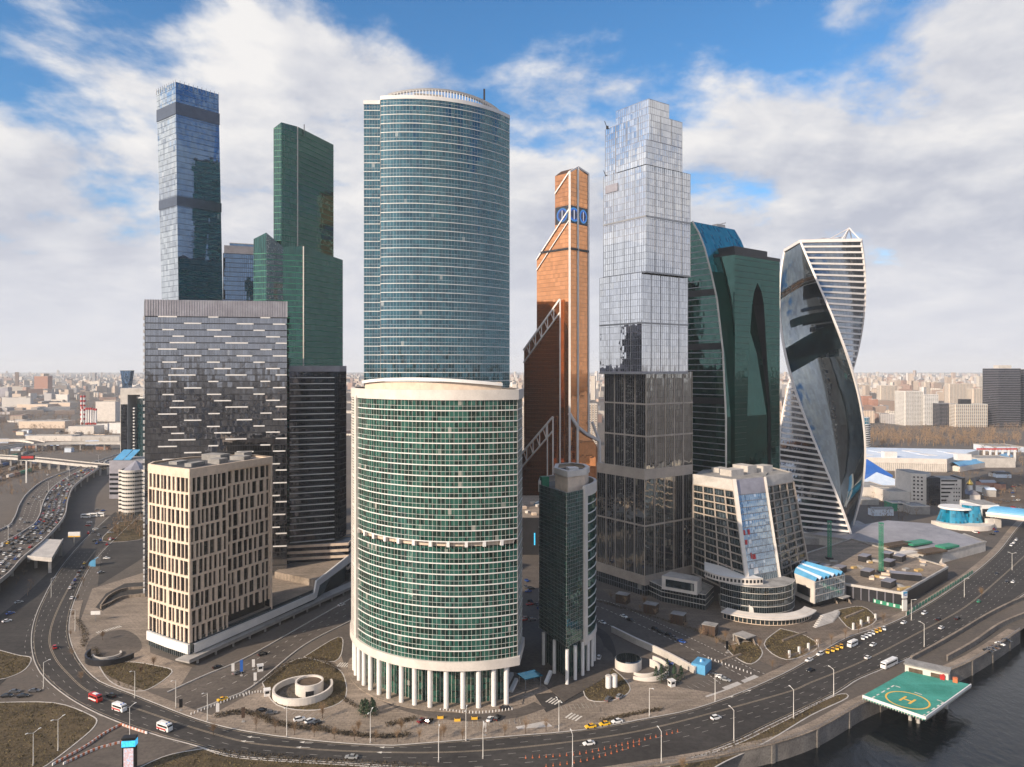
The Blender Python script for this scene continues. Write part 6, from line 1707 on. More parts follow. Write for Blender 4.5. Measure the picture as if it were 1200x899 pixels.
cars = [  # px, py, kind, colour, turn from the main road (or 'a', angle), label
 (412, 889, 'sedan', 'silver', 0, 'lone silver car on the near road below the round tower'), (690, 873, 'sedan', 'white', 0, 'white car beside the orange post line, below the taxi pair'),
 (692, 853, 'sedan', 'yellow', 0, 'rear yellow taxi of the pair by the kerb'), (708.5, 850, 'sedan', 'yellow', 0, 'front yellow taxi of the pair, behind a white car'), (723, 847, 'sedan', 'white', 0, 'white car parked ahead of the two yellow taxis'),
 (839, 843, 'suv', 'white', 3.14, 'white estate car driving alone on the wide road near the street lamp'), (950, 787, 'sedan', 'black', 0, 'black car below the white parked taxis'),
 (948, 775, 'sedan', 'white', 0, 'white car parked last in the roadside row'), (961, 768, 'suv', 'white', 0, 'white van-like car next to the yellow taxis in the row'),
 (970, 765, 'sedan', 'yellow', .5, 'first yellow taxi of the four-taxi cluster'), (976, 763, 'sedan', 'yellow', .5, 'second yellow taxi of the four-taxi cluster'), (981, 761, 'sedan', 'yellow', .5, 'third yellow taxi of the four-taxi cluster'), (986, 759, 'sedan', 'yellow', .5, 'yellow taxi next to the white minibus'),
 (1011, 749, 'sedan', 'white', .5, 'white car parked just past the minibus'), (1015, 747, 'sedan', 'white', .5, 'second white car past the minibus'), (1019, 745, 'sedan', 'white', .5, 'third white car of the upper parked row'), (1023, 743, 'sedan', 'white', .5, 'white car touching the two upper yellow taxis'),
 (1027, 741, 'sedan', 'yellow', .5, 'lower one of the two yellow taxis in the upper row'), (1031, 739.5, 'sedan', 'yellow', .5, 'upper one of the two yellow taxis in the upper row'), (1036, 738, 'sedan', 'white', .5, 'white car at the head of the parked row'),
 (1023, 757, 'sedan', 'white', 0, 'white car driving in the lane beside the minibus'), (1017, 772, 'sedan', 'white', 3.14, 'white car in the middle of the wide road above the bus'), (1059, 731, 'sedan', 'white', 0, 'white car passing below the white totem sign'),
 (1083, 720, 'suv', 'white', 0, 'bright white car on the road by the building site fence'), (1103, 737, 'sedan', 'white', 3.14, 'white car on the river side near the two black cars'), (1100, 727, 'sedan', 'black', 3.14, 'black car beside the centre line'), (1122, 726, 'sedan', 'black', 3.14, 'black car ahead of the other black one'),
 (1147, 706, 'sedan', 'green', 3.14, 'bright green car alone on the wide road'), (1180, 683, 'sedan', 'black', 0, 'dark car near the far bend with a white one ahead'), (1187, 683, 'sedan', 'white', 0, 'white car at the far bend behind a dark one'), (1168, 673.5, 'sedan', 'black', 0, 'dark car by the far kerb before the bend'),
 (1185, 640, 'suv', 'white', 0, 'nearest white van parked by the covered bridge'), (1188, 637, 'suv', 'white', 0, 'middle white van parked by the covered bridge'), (1191, 633.5, 'suv', 'white', 0, 'last white van parked by the covered bridge'),
 (1158, 764, 'sedan', 'black', 1.4, 'first dark car parked on the quay'), (1162, 762, 'sedan', 'grey', 1.4, 'grey car parked on the quay'), (1166, 760, 'sedan', 'brown', 1.4, 'brown car parked on the quay'), (1172, 756, 'sedan', 'white', 1.4, 'white car parked on the quay'), (1180, 752, 'sedan', 'black', 1.4, 'dark car parked on the quay beyond the white one'),
 (130, 817, 'suv', 'black', 0, 'black car beside the red rescue van'), (64, 760, 'suv', 'red', 0, 'red car on the curve near the round lawn'), (8, 817, 'sedan', 'black', ('a', .2), 'dark car waiting at the picture edge'), (17, 812, 'sedan', 'grey', ('a', .2), 'grey car in the waiting group on the side street'), (27, 817, 'sedan', 'black', ('a', .2), 'black car nearest the lawn on the side street'), (40, 811, 'sedan', 'grey', ('a', .2), 'grey car at the front of the side street'),
 (82, 690, 'sedan', 'white', 0, 'white car at the tail of the small queue by the curve'), (85, 685, 'sedan', 'silver', 0, 'silver car in the small queue'), (88, 680.5, 'sedan', 'blue', 0, 'blue car in the small queue'), (91, 675.5, 'sedan', 'silver', 0, 'second silver car of the queue, ahead of the blue one'), (93, 671, 'sedan', 'black', 0, 'black car in the small queue'), (96, 666, 'sedan', 'grey', 0, 'grey car near the head of the small queue'), (99, 661, 'sedan', 'yellow', 0, 'yellow taxi heading the small queue'), (84, 702, 'sedan', 'white', 0, 'white car just leaving the queue'),
 (261, 821, 'sedan', 'yellow', ('a', .75), 'yellow taxi alone on the entry road'), (255, 783, 'sedan', 'black', ('a', .75), 'black car on the entry road below the beige building'), (308, 768, 'suv', 'black', ('a', .85), 'black car above the toll gate'), (279, 790, 'sedan', 'grey', ('a', .8), 'dark grey car at the toll gate'), (400, 710, 'sedan', 'white', ('a', .9), 'white car emerging beside the round tower'),
 (351, 845, 'suv', 'white', ('a', .5), 'white estate parked by the spiral ramp'), (363.6, 847, 'suv', 'white', ('a', .9), 'white car beside a black one by the spiral ramp'), (371, 849, 'sedan', 'black', ('a', .9), 'black car parked beside the white one'), (307, 834, 'sedan', 'black', ('a', .2), 'dark car at the booth barrier'), (318, 837, 'sedan', 'grey', ('a', .2), 'grey car behind the booth barrier'),
 (494.7, 846, 'sedan', 'dark red', ('a', .9), 'dark red car parked before the column row'), (503, 846.6, 'suv', 'black', ('a', 1.2), 'black car next to the dark red one'), (574, 844.6, 'sedan', 'white', ('a', 1.2), 'white car parked before the last columns'), (583, 843, 'suv', 'black', ('a', 1.2), 'black car beside the white one before the columns'), (592, 831, 'sedan', 'black', ('a', .3), 'black car close to the last column'),
 (768, 738.7, 'suv', 'black', ('a', -.9), 'first black car in the access road queue'), (775, 742, 'sedan', 'black', ('a', -.9), 'second black car in the access road queue'), (784, 745.5, 'suv', 'black', ('a', -.9), 'third black car in the access road queue'), (790, 748.5, 'sedan', 'grey', ('a', -.9), 'grey car behind the blue one on the access road'), (799, 753, 'sedan', 'blue', ('a', -.9), 'blue car leading the access road queue'),
 (731, 723.5, 'sedan', 'white', ('a', -.9), 'white car far up the access road'), (739, 728, 'sedan', 'black', ('a', -.9), 'black car following the white one up the access road'), (706, 730.7, 'sedan', 'white', ('a', -.9), 'white car beside the grey corner tower'), (702, 772, 'suv', 'white', ('a', 1.3), 'white van parked on the drive round the corner tower'),
 (770, 774, 'sedan', 'blue', ('a', -.5), 'blue car first in the sunken row'), (777, 776, 'sedan', 'black', ('a', -.5), 'dark car in the sunken row'), (784, 778.5, 'sedan', 'blue', ('a', -.5), 'second blue car, last in the sunken row'), (713, 821, 'suv', 'grey', ('a', 1.0), 'grey car by the two white tanks'), (726, 818, 'suv', 'silver', ('a', 1.0), 'silver car by the two white tanks'),
 (838, 792, 'sedan', 'black', ('a', -.6), 'black car at the gate of the access road'), (850, 798, 'sedan', 'silver', ('a', -.6), 'silver car leaving the gate of the access road'), (845, 795, 'sedan', 'white', ('a', -.6), 'white car between the gate cars'),
 (118, 672, 'sedan', 'silver', ('a', 1.0), 'silver car on the service road'), (125, 655, 'sedan', 'white', ('a', .1), 'white car crossing the empty tarmac'), (117, 602, 'suv', 'white', ('a', .4), 'white car in the small lot by the rounded office'), (121, 599, 'sedan', 'blue', ('a', .5), 'blue car in the small lot by the rounded office'), (114, 598, 'sedan', 'grey', ('a', .5), 'grey car in the small lot by the rounded office'), (12, 720, 'sedan', 'blue', ('a', .9), 'blue car under the motorway'), (22, 707, 'sedan', 'silver', ('a', .9), 'silver car under the motorway'), (8, 729, 'sedan', 'white', ('a', .9), 'white car under the motorway')]
for px, py, kd, col, tr, lab in cars:
    x, y = G(px, py); rz = tr[1] if isinstance(tr, tuple) else road_dir(x, y) + tr
    add_car(kd, col, x, y, rz, lab, group='taxis' if col == 'yellow' else 'cars on the streets', cat='taxi' if col == 'yellow' else 'car', name='taxi' if col == 'yellow' else 'car', roof_sign=col == 'yellow', z=.09)
# the jam on the motorway: cars a few pixels long, each one mesh
SM = {}
def small_car(kind, col):
    if (kind, col) not in SM:
        L, body, roof, cab = car_parts(kind); mb = MB()
        for q, mi in ((body, 0), (roof, 0), (cab, 1)):
            o = len(mb.v); mb.v += q.v; mb.f += [tuple(o + i for i in f) for f in q.f]; mb.uv += q.uv; mb.mi += [mi] * len(q.f)
        for sx in (-.31, .30):
            for sy in (-.82, .82): mb.box((L * sx, sy, .33), (.62, .2, .62), mi=2)
        SM[(kind, col)] = mb.data('small_car', [PAINT[col], M['carglass'], M['tyre']])
    return SM[(kind, col)]
rj = random.Random(3); lanes = [.065, .16, .26, .36, .455]
def deck(i, f):
    a, b = E_[i], W_e[i]; return (a[0] + (b[0] - a[0]) * f, a[1] + (b[1] - a[1]) * f)
cnt = 0
for ln in lanes:
    P_ = along([deck(i, ln) for i in range(nm_ + 1)], .5); s = rj.uniform(0, 8)
    while s * 2 < len(P_) - 3:
        i = int(s * 2); x, y = P_[i]
        if y > 440 and rj.random() < (.86 if y < 800 else .6):
            col = rj.choice(('white', 'white', 'silver', 'silver', 'grey', 'black', 'black', 'black', 'blue', 'red', 'brown', 'yellow' if rj.random() < .5 else 'white'))
            kd = rj.choice(('sedan', 'suv')); d = math.atan2(P_[i + 1][1] - y, P_[i + 1][0] - x)
            o = link('jammed_car', small_car(kd, col), None, (x + rj.uniform(-.4, .4), y + rj.uniform(-.4, .4), mwz + .02), d); tag(o, '%s %s car standing in the dense traffic jam on the motorway' % (col, 'tall' if kd == 'suv' else 'low'), 'car', 'cars jammed on the motorway'); cnt += 1
        s += rj.uniform(6.6, 11)
for k, (px, py, col) in enumerate(((3, 638, 'white'), (12, 628, 'grey'), (10, 618, 'white'), (22, 623, 'black'), (29, 613, 'silver'), (24, 609, 'white'), (34, 613, 'black'), (33, 591, 'black'), (42, 586, 'silver'), (46, 583, 'white'), (39, 583, 'grey'), (55, 577, 'black'), (56, 557, 'white'), (70, 558, 'yellow'), (75, 556, 'brown'), (92, 548, 'silver'))):
    x, y = G(px, py, mwz); i = min(range(nm_), key=lambda q: math.dist(deck(q, .75), (x, y))); a, b = deck(i, .75), deck(i + 1, .75)
    o = link('moving_car', small_car('sedan', col), None, (x, y, mwz + .02), math.atan2(b[1] - a[1], b[0] - a[0])); tag(o, '%s car moving freely on the emptier motorway side' % col, 'car', 'cars on the free motorway side')

rp = random.Random(77)
for k in range(70):
    a, b = ((1150, 566), (1198, 596)) if k < 26 else (((1142, 628), (1168, 612)) if k < 40 else ((600, 680), (640, 730)))
    if k >= 56: a, b = (100, 612), (132, 640)
    x, y = G(rp.uniform(a[0], b[0]), rp.uniform(min(a[1], b[1]), max(a[1], b[1]))); col = rp.choice(('white', 'silver', 'black', 'grey', 'blue', 'red'))
    if 600 <= a[0] <= 640 and (x < 6 or 300 < y < 372 and x > 12): continue
    tag(link('parked_car', small_car(rp.choice(('sedan', 'suv')), col), None, (x, y, .06), rp.choice((.4, 1.97)) + rp.uniform(-.06, .06)), col + ' car parked ' + ('in the exhibition yard' if k < 26 else 'below the aqua drums' if k < 40 else 'in the shaded court between the towers' if k < 56 else 'by the rounded office'), 'car', 'cars parked on the yards')
# buses, vans, rescue vehicles
def bus(name, label, cat, px, py, L, W_, Hh, mat, rz, stripe=None, z=.06):
    x, y = G(px, py); t = thing(name, label, cat, (x, y, z), None, rz)
    mb = MB(); hull([(-L / 2, W_ / 2 * .94, .4, Hh * .97), (-L / 2 + .3, W_ / 2, .35, Hh), (L / 2 - .7, W_ / 2, .35, Hh), (L / 2 - .1, W_ / 2 * .95, .4, Hh * .62), (L / 2, W_ / 2 * .9, .45, Hh * .5)], mb); link('body', mb.data('body', mat), t)
    g = MB()
    for s_ in (-1, 1): g.box((-.1 * L * 0, s_ * (W_ / 2 - .01), Hh * .68), (L * .82, .06, Hh * .24))
    g.box((L / 2 - .42, 0, Hh * .72), (.5, W_ * .84, Hh * .28)); link('window_glass', g.data('window_glass', M['carglass']), t)
    for sx in (-.3, .32):
        for s_ in (-1, 1): link('wheel', WH, t, (L * sx, s_ * (W_ / 2 - .1), .42), 0, (1.3, 1.3, 1.3))
    if stripe:
        q = MB()
        for s_ in (-1, 1): q.box((-.08 * L, s_ * (W_ / 2 + .01), Hh * .34), (L * .78, .05, Hh * .2))
        link('side_stripe', q.data('side_stripe', stripe), t)
    r = MB(); r.box((0, 0, Hh + .1), (L * .4, W_ * .5, .2)); link('roof_unit', r.data('roof_unit', M['white']), t)
    return t
x, y = G(1042, 781); bus('city_bus', 'long white city bus near the helipad', 'bus', 1042, 781, 12, 2.55, 3.1, PAINT['white'], road_dir(x, y))
x, y = G(999, 757.5); bus('minibus', 'white minibus in the parked row between taxis', 'minibus', 999, 757.5, 7.2, 2.2, 2.9, PAINT['white'], road_dir(x, y))
for px, py, mt, st, lab in ((112, 821.5, PAINT['red'], M['white'], 'red rescue truck leading the three on the curve'), (140, 833, PAINT['white'], M['red'], 'white and red ambulance behind the red rescue truck'), (193, 856, PAINT['white'], M['red'], 'white and red ambulance last of the three, nearest the road corner')):
    x, y = G(px, py); t = bus('rescue_truck', lab, 'ambulance', px, py, 6.6, 2.4, 3.0, mt, road_dir(x, y) + math.pi, st); t['group'] = 'rescue vehicles in a row'
    for sy in (-.6, .6):
        if 'bl' not in UB: q = MB(); q.box((0, 0, 0), (.5, .4, .22)); UB['bl'] = q.data('blue_light', M['blue'])
        link('blue_light', UB['bl'], t, (1.7, sy, 3.15))
for px, py, lab in ((101, 603, 'white lorry trailer by the motorway pillar'), (109, 602, 'white box lorry parked second in the line'), (117, 601.5, 'white box lorry parked last in the line')):
    bus('lorry', lab, 'lorry', px, py + 4, 9, 2.5, 3.6, PAINT['white'], .05)['group'] = 'lorries parked in a line'
x, y = G(822, 786); t = thing('blue_container', 'bright blue pavilion box at the end of the retaining wall', 'kiosk', (x, y, 0), None, -.6)
for k in range(3): q = MB(); q.box((0, (k - 1) * 2.9, 2.2), (6.5, 2.8, 4.4)); link('box_unit', q.data('box_unit', M['skyblue']), t)
q = MB(); q.cyl((0, 0), 1.2, 4.4, 5.6, 10, .6); link('roof_ball', q.data('roof_ball', M['skyblue']), t)

# ================================================================== street lamps
lm = MB(); lm.cyl((0, 0), .16, 0, 11.5, 8, .09); LP_ = lm.data('pole', M['lamp_white'])
lm = MB(); lm.bar((0, 0, 11.4), (1.9, 0, 12.1), .12); LA_ = lm.data('arm', M['lamp_white'])
lm = MB(); lm.box((2.2, 0, 12.15), (.9, .34, .16)); LH_ = lm.data('lamp_head', M['light_lens'])
lm = MB(); lm.cyl((0, 0), .35, 0, .8, 8, .25); LB_ = lm.data('base', M['concrete'])
def lamp(px, py, label, two=False, xy=None, turn=None):
    x, y = xy or G(px, py); d = road_dir(x, y) + math.pi / 2
    P = CLr; i = min(range(len(P) - 1), key=lambda q: math.dist((x, y), P[q])); d = math.atan2(P[i][1] - y, P[i][0] - x) if turn is None else turn
    t = thing('street_lamp', label, 'street lamp', (x, y, 0), 'street lamps', d)
    for nm, me in (('pole', LP_), ('arm', LA_), ('lamp_head', LH_), ('base', LB_)): link(nm, me, t)
    if two: link('arm', LA_, t, (0, 0, 0), math.pi); link('lamp_head', LH_, t, (0, 0, 0), math.pi)
for a in ((775, 895, 'lamp post on the river lawn near the orange posts', 0), (860, 868, 'lamp post where the white estate car passes'), (930, 842, 'lamp post on the river lawn beyond the estate car'), (977, 816, 'lamp post beside the helipad lawn'), (671, 899, 'lamp post behind the orange post line at the bottom edge'),
          (761, 840, 'lamp post by the gate island hedge'), (514, 893, 'lamp post rising from the bottom edge below the columns'), (566, 889, 'lamp post in front of the round tower columns'), (336, 864, 'lamp post on the pavement by the spiral ramp', 1), (434, 871, 'lamp post below the dark bushes', 1), (546, 868, 'lamp post on the pavement before the columns', 1),
          (68, 880, 'two-headed lamp post on the round lawn', 1), (39, 897, 'lamp post low on the round lawn edge', 1), (51, 807, 'lamp post at the side street corner'), (152, 864, 'lamp post behind the lit advertising pillar', 1), (158, 818, 'lamp post on the kerb by the front lawn'), (243, 846, 'lamp post at the mouth of the entry road'), (206, 830, 'lamp post by the paved ramp corner'),
          (88, 740, 'lamp post inside the bend near the turning circle'), (60, 700, 'lamp post on the outer curve below the motorway'), (1083, 758, 'lamp post by the quay terrace'), (1068, 727, 'lamp post under the white totem sign'), (1186, 668, 'tall lamp post near the far bend', 1), (655, 857, 'lamp post by the zebra crossing', 1), (838, 822, 'lamp post at the gate of the access road'), (1130, 700, 'lamp post along the building site fence')):
    lamp(a[0], a[1], a[2], len(a) > 3 and a[3])
for k, i in enumerate(range(8, 88, 13)):
    x, y = deck(i, .52); lamp(0, 0, ('nearest', 'second', 'third', 'fourth', 'fifth', 'sixth', 'farthest')[k] + ' lamp mast on the motorway median, counted from the ramp end', True, (x, y), .6)
    for o in bpy.data.objects:
        pass
# lift the median lamps onto the deck
for o in list(COL.objects):
    if o.name.startswith('street_lamp') and 'motorway median' in o.get('label', ''): o.location.z = mwz

# ================================================================== helipad on the river
t = thing('helipad', 'green helipad deck over the river with yellow ring and letter H', 'helipad', (172, 308, 0))
h0, h1, h2, h3 = (147, 304), (179.8, 329.4), (199, 314.7), (162.5, 285.2)
mb = MB(); mb.prism([h0, h3, h2, h1], 1.6, 3.0); mb.build('deck', M['teal_pad'], t)
o_ = Vector(h0); ex = (Vector(h1) - o_).normalized(); ey = (Vector(h3) - o_).normalized()
hc = Vector(G(1063.5, 820.5, 3))
mk = MB(); n = 48
for i in range(n):
    a0, a1 = 2 * math.pi * i / n, 2 * math.pi * (i + 1) / n
    P_ = [(hc.x + r * math.cos(a), hc.y + r * math.sin(a), 3.03) for a, r in ((a0, 8.3), (a1, 8.3), (a1, 7.6), (a0, 7.6))]; mk.face(P_[::-1])
mk.build('yellow_ring', M['yellow'], t)
mk = MB(); hx = Vector((.80, .60)); hy = Vector((-hx.y, hx.x))
hx, hy = ex, Vector((-ex.y, ex.x))
for (a, b, c, d) in ((-2.3, -1.4, -3.0, 3.0), (1.4, 2.3, -3.0, 3.0), (-1.4, 1.4, -.5, .5)):
    mk.face([(*(hc + hy * u + hx * v), 3.035) for u, v in ((a, c), (b, c), (b, d), (a, d))])
mk.build('letter_h', M['yellow'], t)
mk = MB()
for u in (-1, 1):
    for v in (-1, 1):
        for (cu, cv, lu, lv) in ((9.9 * u - 1.3 * u, 9.9 * v, 2.6, .6), (9.9 * u, 9.9 * v - 1.3 * v - .3 * v, .6, 2.0)):
            c = hc + hx * cu + hy * cv; mk.face([(*(c + hx * a * lu / 2 + hy * b * lv / 2), 3.033) for a, b in ((-1, -1), (1, -1), (1, 1), (-1, 1))])
for cu, cv, lu, lv in ((0, -9.9, 3, .6), (0, 9.9, 3, .6), (-9.9, 0, .6, 3), (9.9, 0, .6, 3), (-4.6, -9.9, 2, .6), (4.6, -9.9, 2, .6), (-4.6, 9.9, 2, .6), (4.6, 9.9, 2, .6)):
    c = hc + hx * cu + hy * cv; mk.face([(*(c + hx * a * lu / 2 + hy * b * lv / 2), 3.033) for a, b in ((-1, -1), (1, -1), (1, 1), (-1, 1))])
mk = mk.build('corner_mark', M['line'], t); mk['kind'] = 'stuff'
band_mb([h0, h3, h2], 2.2, 3.25, .35, .1, closed=False).build('edge_rail', M['white'], t)
mb = MB(); fr_p = along([h3, h2], 1.1)
for p in along([h0, h3], 1.1) + fr_p: mb.box((p[0], p[1], 1.9), (.25, .25, 1.2))
o = mb.build('edge_bracket', M['concrete_lt'], t); o['kind'] = 'stuff'
for f, g in ((.30, .55), (.36, .62), (.30, .68), (.62, .7), (.7, .4), (.85, .75)):
    c = o_ + (Vector(h1) - o_) * f + (Vector(h3) - o_) * g
    q = MB(); q.cyl((c.x, c.y), .7, -6.8, 1.6, 10); q.build('pile', M['concrete_lt'], t)
t = thing('pier_building', 'white and brown pier house behind the helipad', 'pier house', (186, 333, 0))
a, b = Vector((178, 331)), Vector((192, 318)); d = (b - a).normalized(); nrm = Vector((-d.y, d.x)) * -1
x, y = G(1080, 788); rz = math.atan2(*(Vector(h2) - Vector(h1)).yx)
mb = MB(); mb.box((187, 326.5, 3.4), (17, 6.5, 5), rz); mb.build('wall', M['white_warm'], t)
mb = MB(); mb.box((187, 326.5, 6.1), (18, 7.5, .5), rz); mb.build('roof', M['roof_grey'], t)
nn = Vector((math.sin(rz), -math.cos(rz)))
for k in (-4.2, 4.5):
    ubox('brown_window', M['soil'], t, (187 + math.cos(rz) * k + nn.x * -3.3, 326.5 + math.sin(rz) * k + nn.y * -3.3, 3.2), (5.5, .2, 3.2), rz)
    ubox('brown_window', M['soil'], t, (187 + math.cos(rz) * k + nn.x * 3.3, 326.5 + math.sin(rz) * k + nn.y * 3.3, 3.2), (5.5, .2, 3.2), rz)
for k, (mt, lab) in enumerate((('red', 'red crate on the helipad edge'), ('orange', 'orange winch frame on the helipad edge'))):
    c = Vector(h1).lerp(Vector(h2), .55 + .2 * k); q = MB(); q.box((0, 0, .9), (1.8, 1.5, 1.8)); q.bar((-.6, 0, 1.8), (.6, 0, 2.4), .2); q.box((0, 0, 1.85), (2.0, 1.7, .15)); o = link('deck_crate', q.data('deck_crate', M[mt]), None, (c.x - .6, c.y - 1.6, 3.04), rz); tag(o, lab, 'crate')
tw_ = survey([(1068, 775), (1110, 752), (1160, 722), (1200, 703), (1240, 690)])
wall_thing('terrace_wall', 'long low stone terrace wall between road and quay', tw_, 0, 2.0, .5, M['quay'], M['paving_lt'])
tw2 = survey([(1110, 775), (1140, 758), (1172, 736), (1205, 722)])
wall_thing('ramp_wall', 'second stepped stone wall on the quay below the terrace', tw2, 0, 2.6, .6, M['quay'], M['paving_lt'])
mb = MB(); rp_ = along(offset(qw, .2, False), 2.2)
for p in rp_: mb.box((p[0], p[1], 1.65), (.10, .10, 1.0))
for i in range(len(rp_) - 1): mb.bar((*rp_[i], 2.1), (*rp_[i + 1], 2.1), .09); mb.bar((*rp_[i], 1.6), (*rp_[i + 1], 1.6), .06)
o = mb.build('quay_railing', M['grey_metal']); tag(o, 'thin metal railing along the top of the embankment wall', 'railing')

# ================================================================== spiral ramps, canopies, walls on the plaza
def ring_wall(cx, cy, r, a0, a1, z0, z1, th, mat, root, name, n=40, z2=None):
    P = arc(cx, cy, r, a0, a1, n); po, pi = offset(P, th / 2, False), offset(P, -th / 2, False); mb = MB()
    for i in range(n):
        za = z1 + ((z2 if z2 is not None else z1) - z1) * i / n; zb_ = z1 + ((z2 if z2 is not None else z1) - z1) * (i + 1) / n
        mb.face([(*po[i], z0), (*po[i + 1], z0), (*po[i + 1], zb_), (*po[i], za)]); mb.face([(*pi[i + 1], z0), (*pi[i], z0), (*pi[i], za), (*pi[i + 1], zb_)]); mb.face([(*po[i], za), (*po[i + 1], zb_), (*pi[i + 1], zb_), (*pi[i], za)])
    for k, e in ((0, z1), (-1, z2 if z2 is not None else z1)): mb.face([(*po[k], z0), (*pi[k], z0), (*pi[k], e), (*po[k], e)])
    mb.build(name, mat, root)
x, y = G(355, 812); t = thing('spiral_ramp', 'round white walled spiral ramp with a drum in its middle', 'ramp', (x, y, 0))
ring_wall(x, y, 12.2, -175, 120, 0, 2.4, .9, M['white_warm'], t, 'outer_wall', z2=3.4)
ring_wall(x + 2.5, y + 1, 5.6, -180, 180, 0, 5.0, .7, M['white_warm'], t, 'drum_wall')
mb = MB(); mb.cyl((x + 2.5, y + 1), 5.4, 0, 4.2, 32); mb.build('drum_roof', M['soil'], t)
mb = MB(); mb.cyl((x, y), 11.9, 0, .13, 40); mb.build('ramp_floor', M['asphalt_lt'], t)
ubox('drum_opening', M['dark_metal'], t, (x + 4.2, y - 4.6, 1.6), (3.4, .5, 2.2), .3)
x, y = G(737, 784); t = thing('glass_topped_drum', 'white round drum with a green glass lid and curving ramp wall', 'garage entrance', (x, y, 0))
mb = MB(); mb.cyl((x, y + 2), 6.2, 0, 4.0, 32); mb.build('drum', M['white_warm'], t); mb = MB(); mb.cyl((x, y + 2), 6.0, 4.0, 4.5, 32, 5.6); mb.build('glass_lid', GN, t)
ring_wall(x + 7, y - 3, 6.5, -60, 150, 0, 1.2, .6, M['white_warm'], t, 'ramp_wall', z2=3.6); ring_wall(x + 7, y - 3, 10.5, -40, 150, 0, 1.4, .6, M['white_warm'], t, 'ramp_wall', z2=3.8)
x, y = G(621, 803); t = thing('glass_canopy', 'teal glass roofed underpass entrance with white escalator slabs', 'canopy', (x, y, 0))
mb = MB(); mb.box((x, y, 4.6), (9, 7, .35), .5); mb.build('glass_roof', GTE, t)
for sx in (-3.8, 3.8):
    for sy in (-2.8, 2.8): ubox('post', M['grey_metal'], t, (x + sx * .88 - sy * .48, y + sx * .48 + sy * .88, 2.2), (.3, .3, 4.4), .5)
for k, (ox, oy) in enumerate(((-7.5, -5), (-9.5, 1), (8, 3))):
    mb = MB(); mb.bar((x + ox - 1, y + oy - 3, .7), (x + ox + 1.6, y + oy + 4, 3.0), 1.5); mb.build('escalator_slab', M['white'], t)
x, y = G(131, 770); t = thing('curved_garage_entry', 'dark curved wall of a garage entry on the turning circle', 'garage entrance', (x, y, 0))
ring_wall(x, y, 11, -95, 85, 0, 3.6, .8, M['dark_metal'], t, 'outer_wall', z2=2.4); ring_wall(x - 3, y + 1.5, 6, -60, 140, 0, 2.0, .6, M['concrete_lt'], t, 'inner_wall', z2=.8)
mb = MB(); mb.face([(*p, .14) for p in arc(x, y, 10.4, -95, 85, 20)]); mb.build('ramp_floor', M['asphalt'], t)
x, y = G(150, 712); t = thing('curved_ramp_walls', 'low curving pale walls of a sunken ramp beside the beige building', 'ramp', (x, y, 0))
for off in (0, 9):
    P = crv([G(118, 712 + off * .2), G(128, 700 + off), G(146, 692 + off), G(172, 690 + off)], 6); mb = band_mb(P, 0, 1.6, .4, .4, closed=False); mb.build('wall', M['paving_lt'], t)
mb = MB(); mb.face([(*G(px, py), .1) for px, py in ((112, 712), (124, 696), (146, 684), (172, 682), (172, 694), (148, 698), (132, 708), (120, 716))]); mb.build('dark_floor', M['asphalt'], t)
x, y = G(112, 664); t = thing('arched_glass_entrance', 'quarter arch of blue glass over a stair entrance', 'canopy', (x, y, 0))
mb = MB(); A = [(3.5 * 1.6 * math.cos(R(180 - a)), 5.5 * math.sin(R(a))) for a in range(0, 91, 15)]
for (u0, v0), (u1, v1) in zip(A, A[1:]): mb.face([(x + u0, y, v0), (x + u1, y, v1), (x + u1, y + 5, v1), (x + u0, y + 5, v0)])
mb.face([(x + u, y - .02, v) for u, v in A] + [(x, y - .02, 0)]); mb.build('glass_skin', M['skyblue'], t)
mb = MB()
for (u0, v0), (u1, v1) in zip(A, A[1:]): mb.bar((x + u0, y - .1, v0), (x + u1, y - .1, v1), .3)
mb.build('frame', M['dark_metal'], t)
# retaining wall of the access road
rw_ = survey([(717, 741), (745, 755), (780, 771), (815, 790)])
wall_thing('retaining_wall', 'long pale concrete retaining wall below the access road', rw_, 0, 3.0, .7, M['concrete_lt'], M['white_warm'])
pth = offset(rw_, 2.2, False)
mb = MB(); rh = random.Random(12)
def hedge_mass(mb, path, wd, h, n):
    for i in range(n):
        f = rh.random(); P = resample(path, 30); k = int(f * 29.99); p = lerp(P[k], P[k + 1], f * 30 - k)
        x, y = p[0] + rh.uniform(-wd, wd) / 2, p[1] + rh.uniform(-wd, wd) / 2; z = rh.uniform(.05, h * .8); s = rh.uniform(.12, .38); a = rh.uniform(0, 6.28)
        mb.face([(x - s * math.cos(a), y - s * math.sin(a), z - s * .5), (x + s * math.cos(a), y + s * math.sin(a), z - s * .4), (x + rh.uniform(-.3, .3), y + rh.uniform(-.3, .3), z + s)])
for px, wd, h, n in (([(724, 742), (760, 757), (808, 780)], 1.6, 1.3, 500), ([(252, 840), (290, 836), (330, 850), (385, 856)], 3.2, 1.6, 1500), ([(385, 858), (440, 864), (480, 862)], 2.6, 1.4, 900), ([(705, 846), (740, 838), (775, 832)], 2.2, 1.3, 700), ([(310, 800), (340, 778), (375, 774), (396, 788)], 3.4, 1.6, 900), ([(455, 850), (472, 846), (485, 842)], 3, 1.0, 300), ([(700, 705), (760, 722), (830, 745), (880, 770)], 2.2, 1.4, 900), ([(395, 815), (410, 824), (420, 830)], 2.0, 1.2, 200), ([(250, 882), (380, 893), (500, 900)], 5.0, .6, 900), ([(90, 726), (100, 745), (96, 760)], 3.0, 1.2, 400), ([(110, 760), (122, 780)], 2.5, 1.0, 200), ([(780, 900), (860, 873), (970, 820)], 3.5, .5, 500)):
    hedge_mass(mb, survey(px), wd, h, int(n * 1.6))
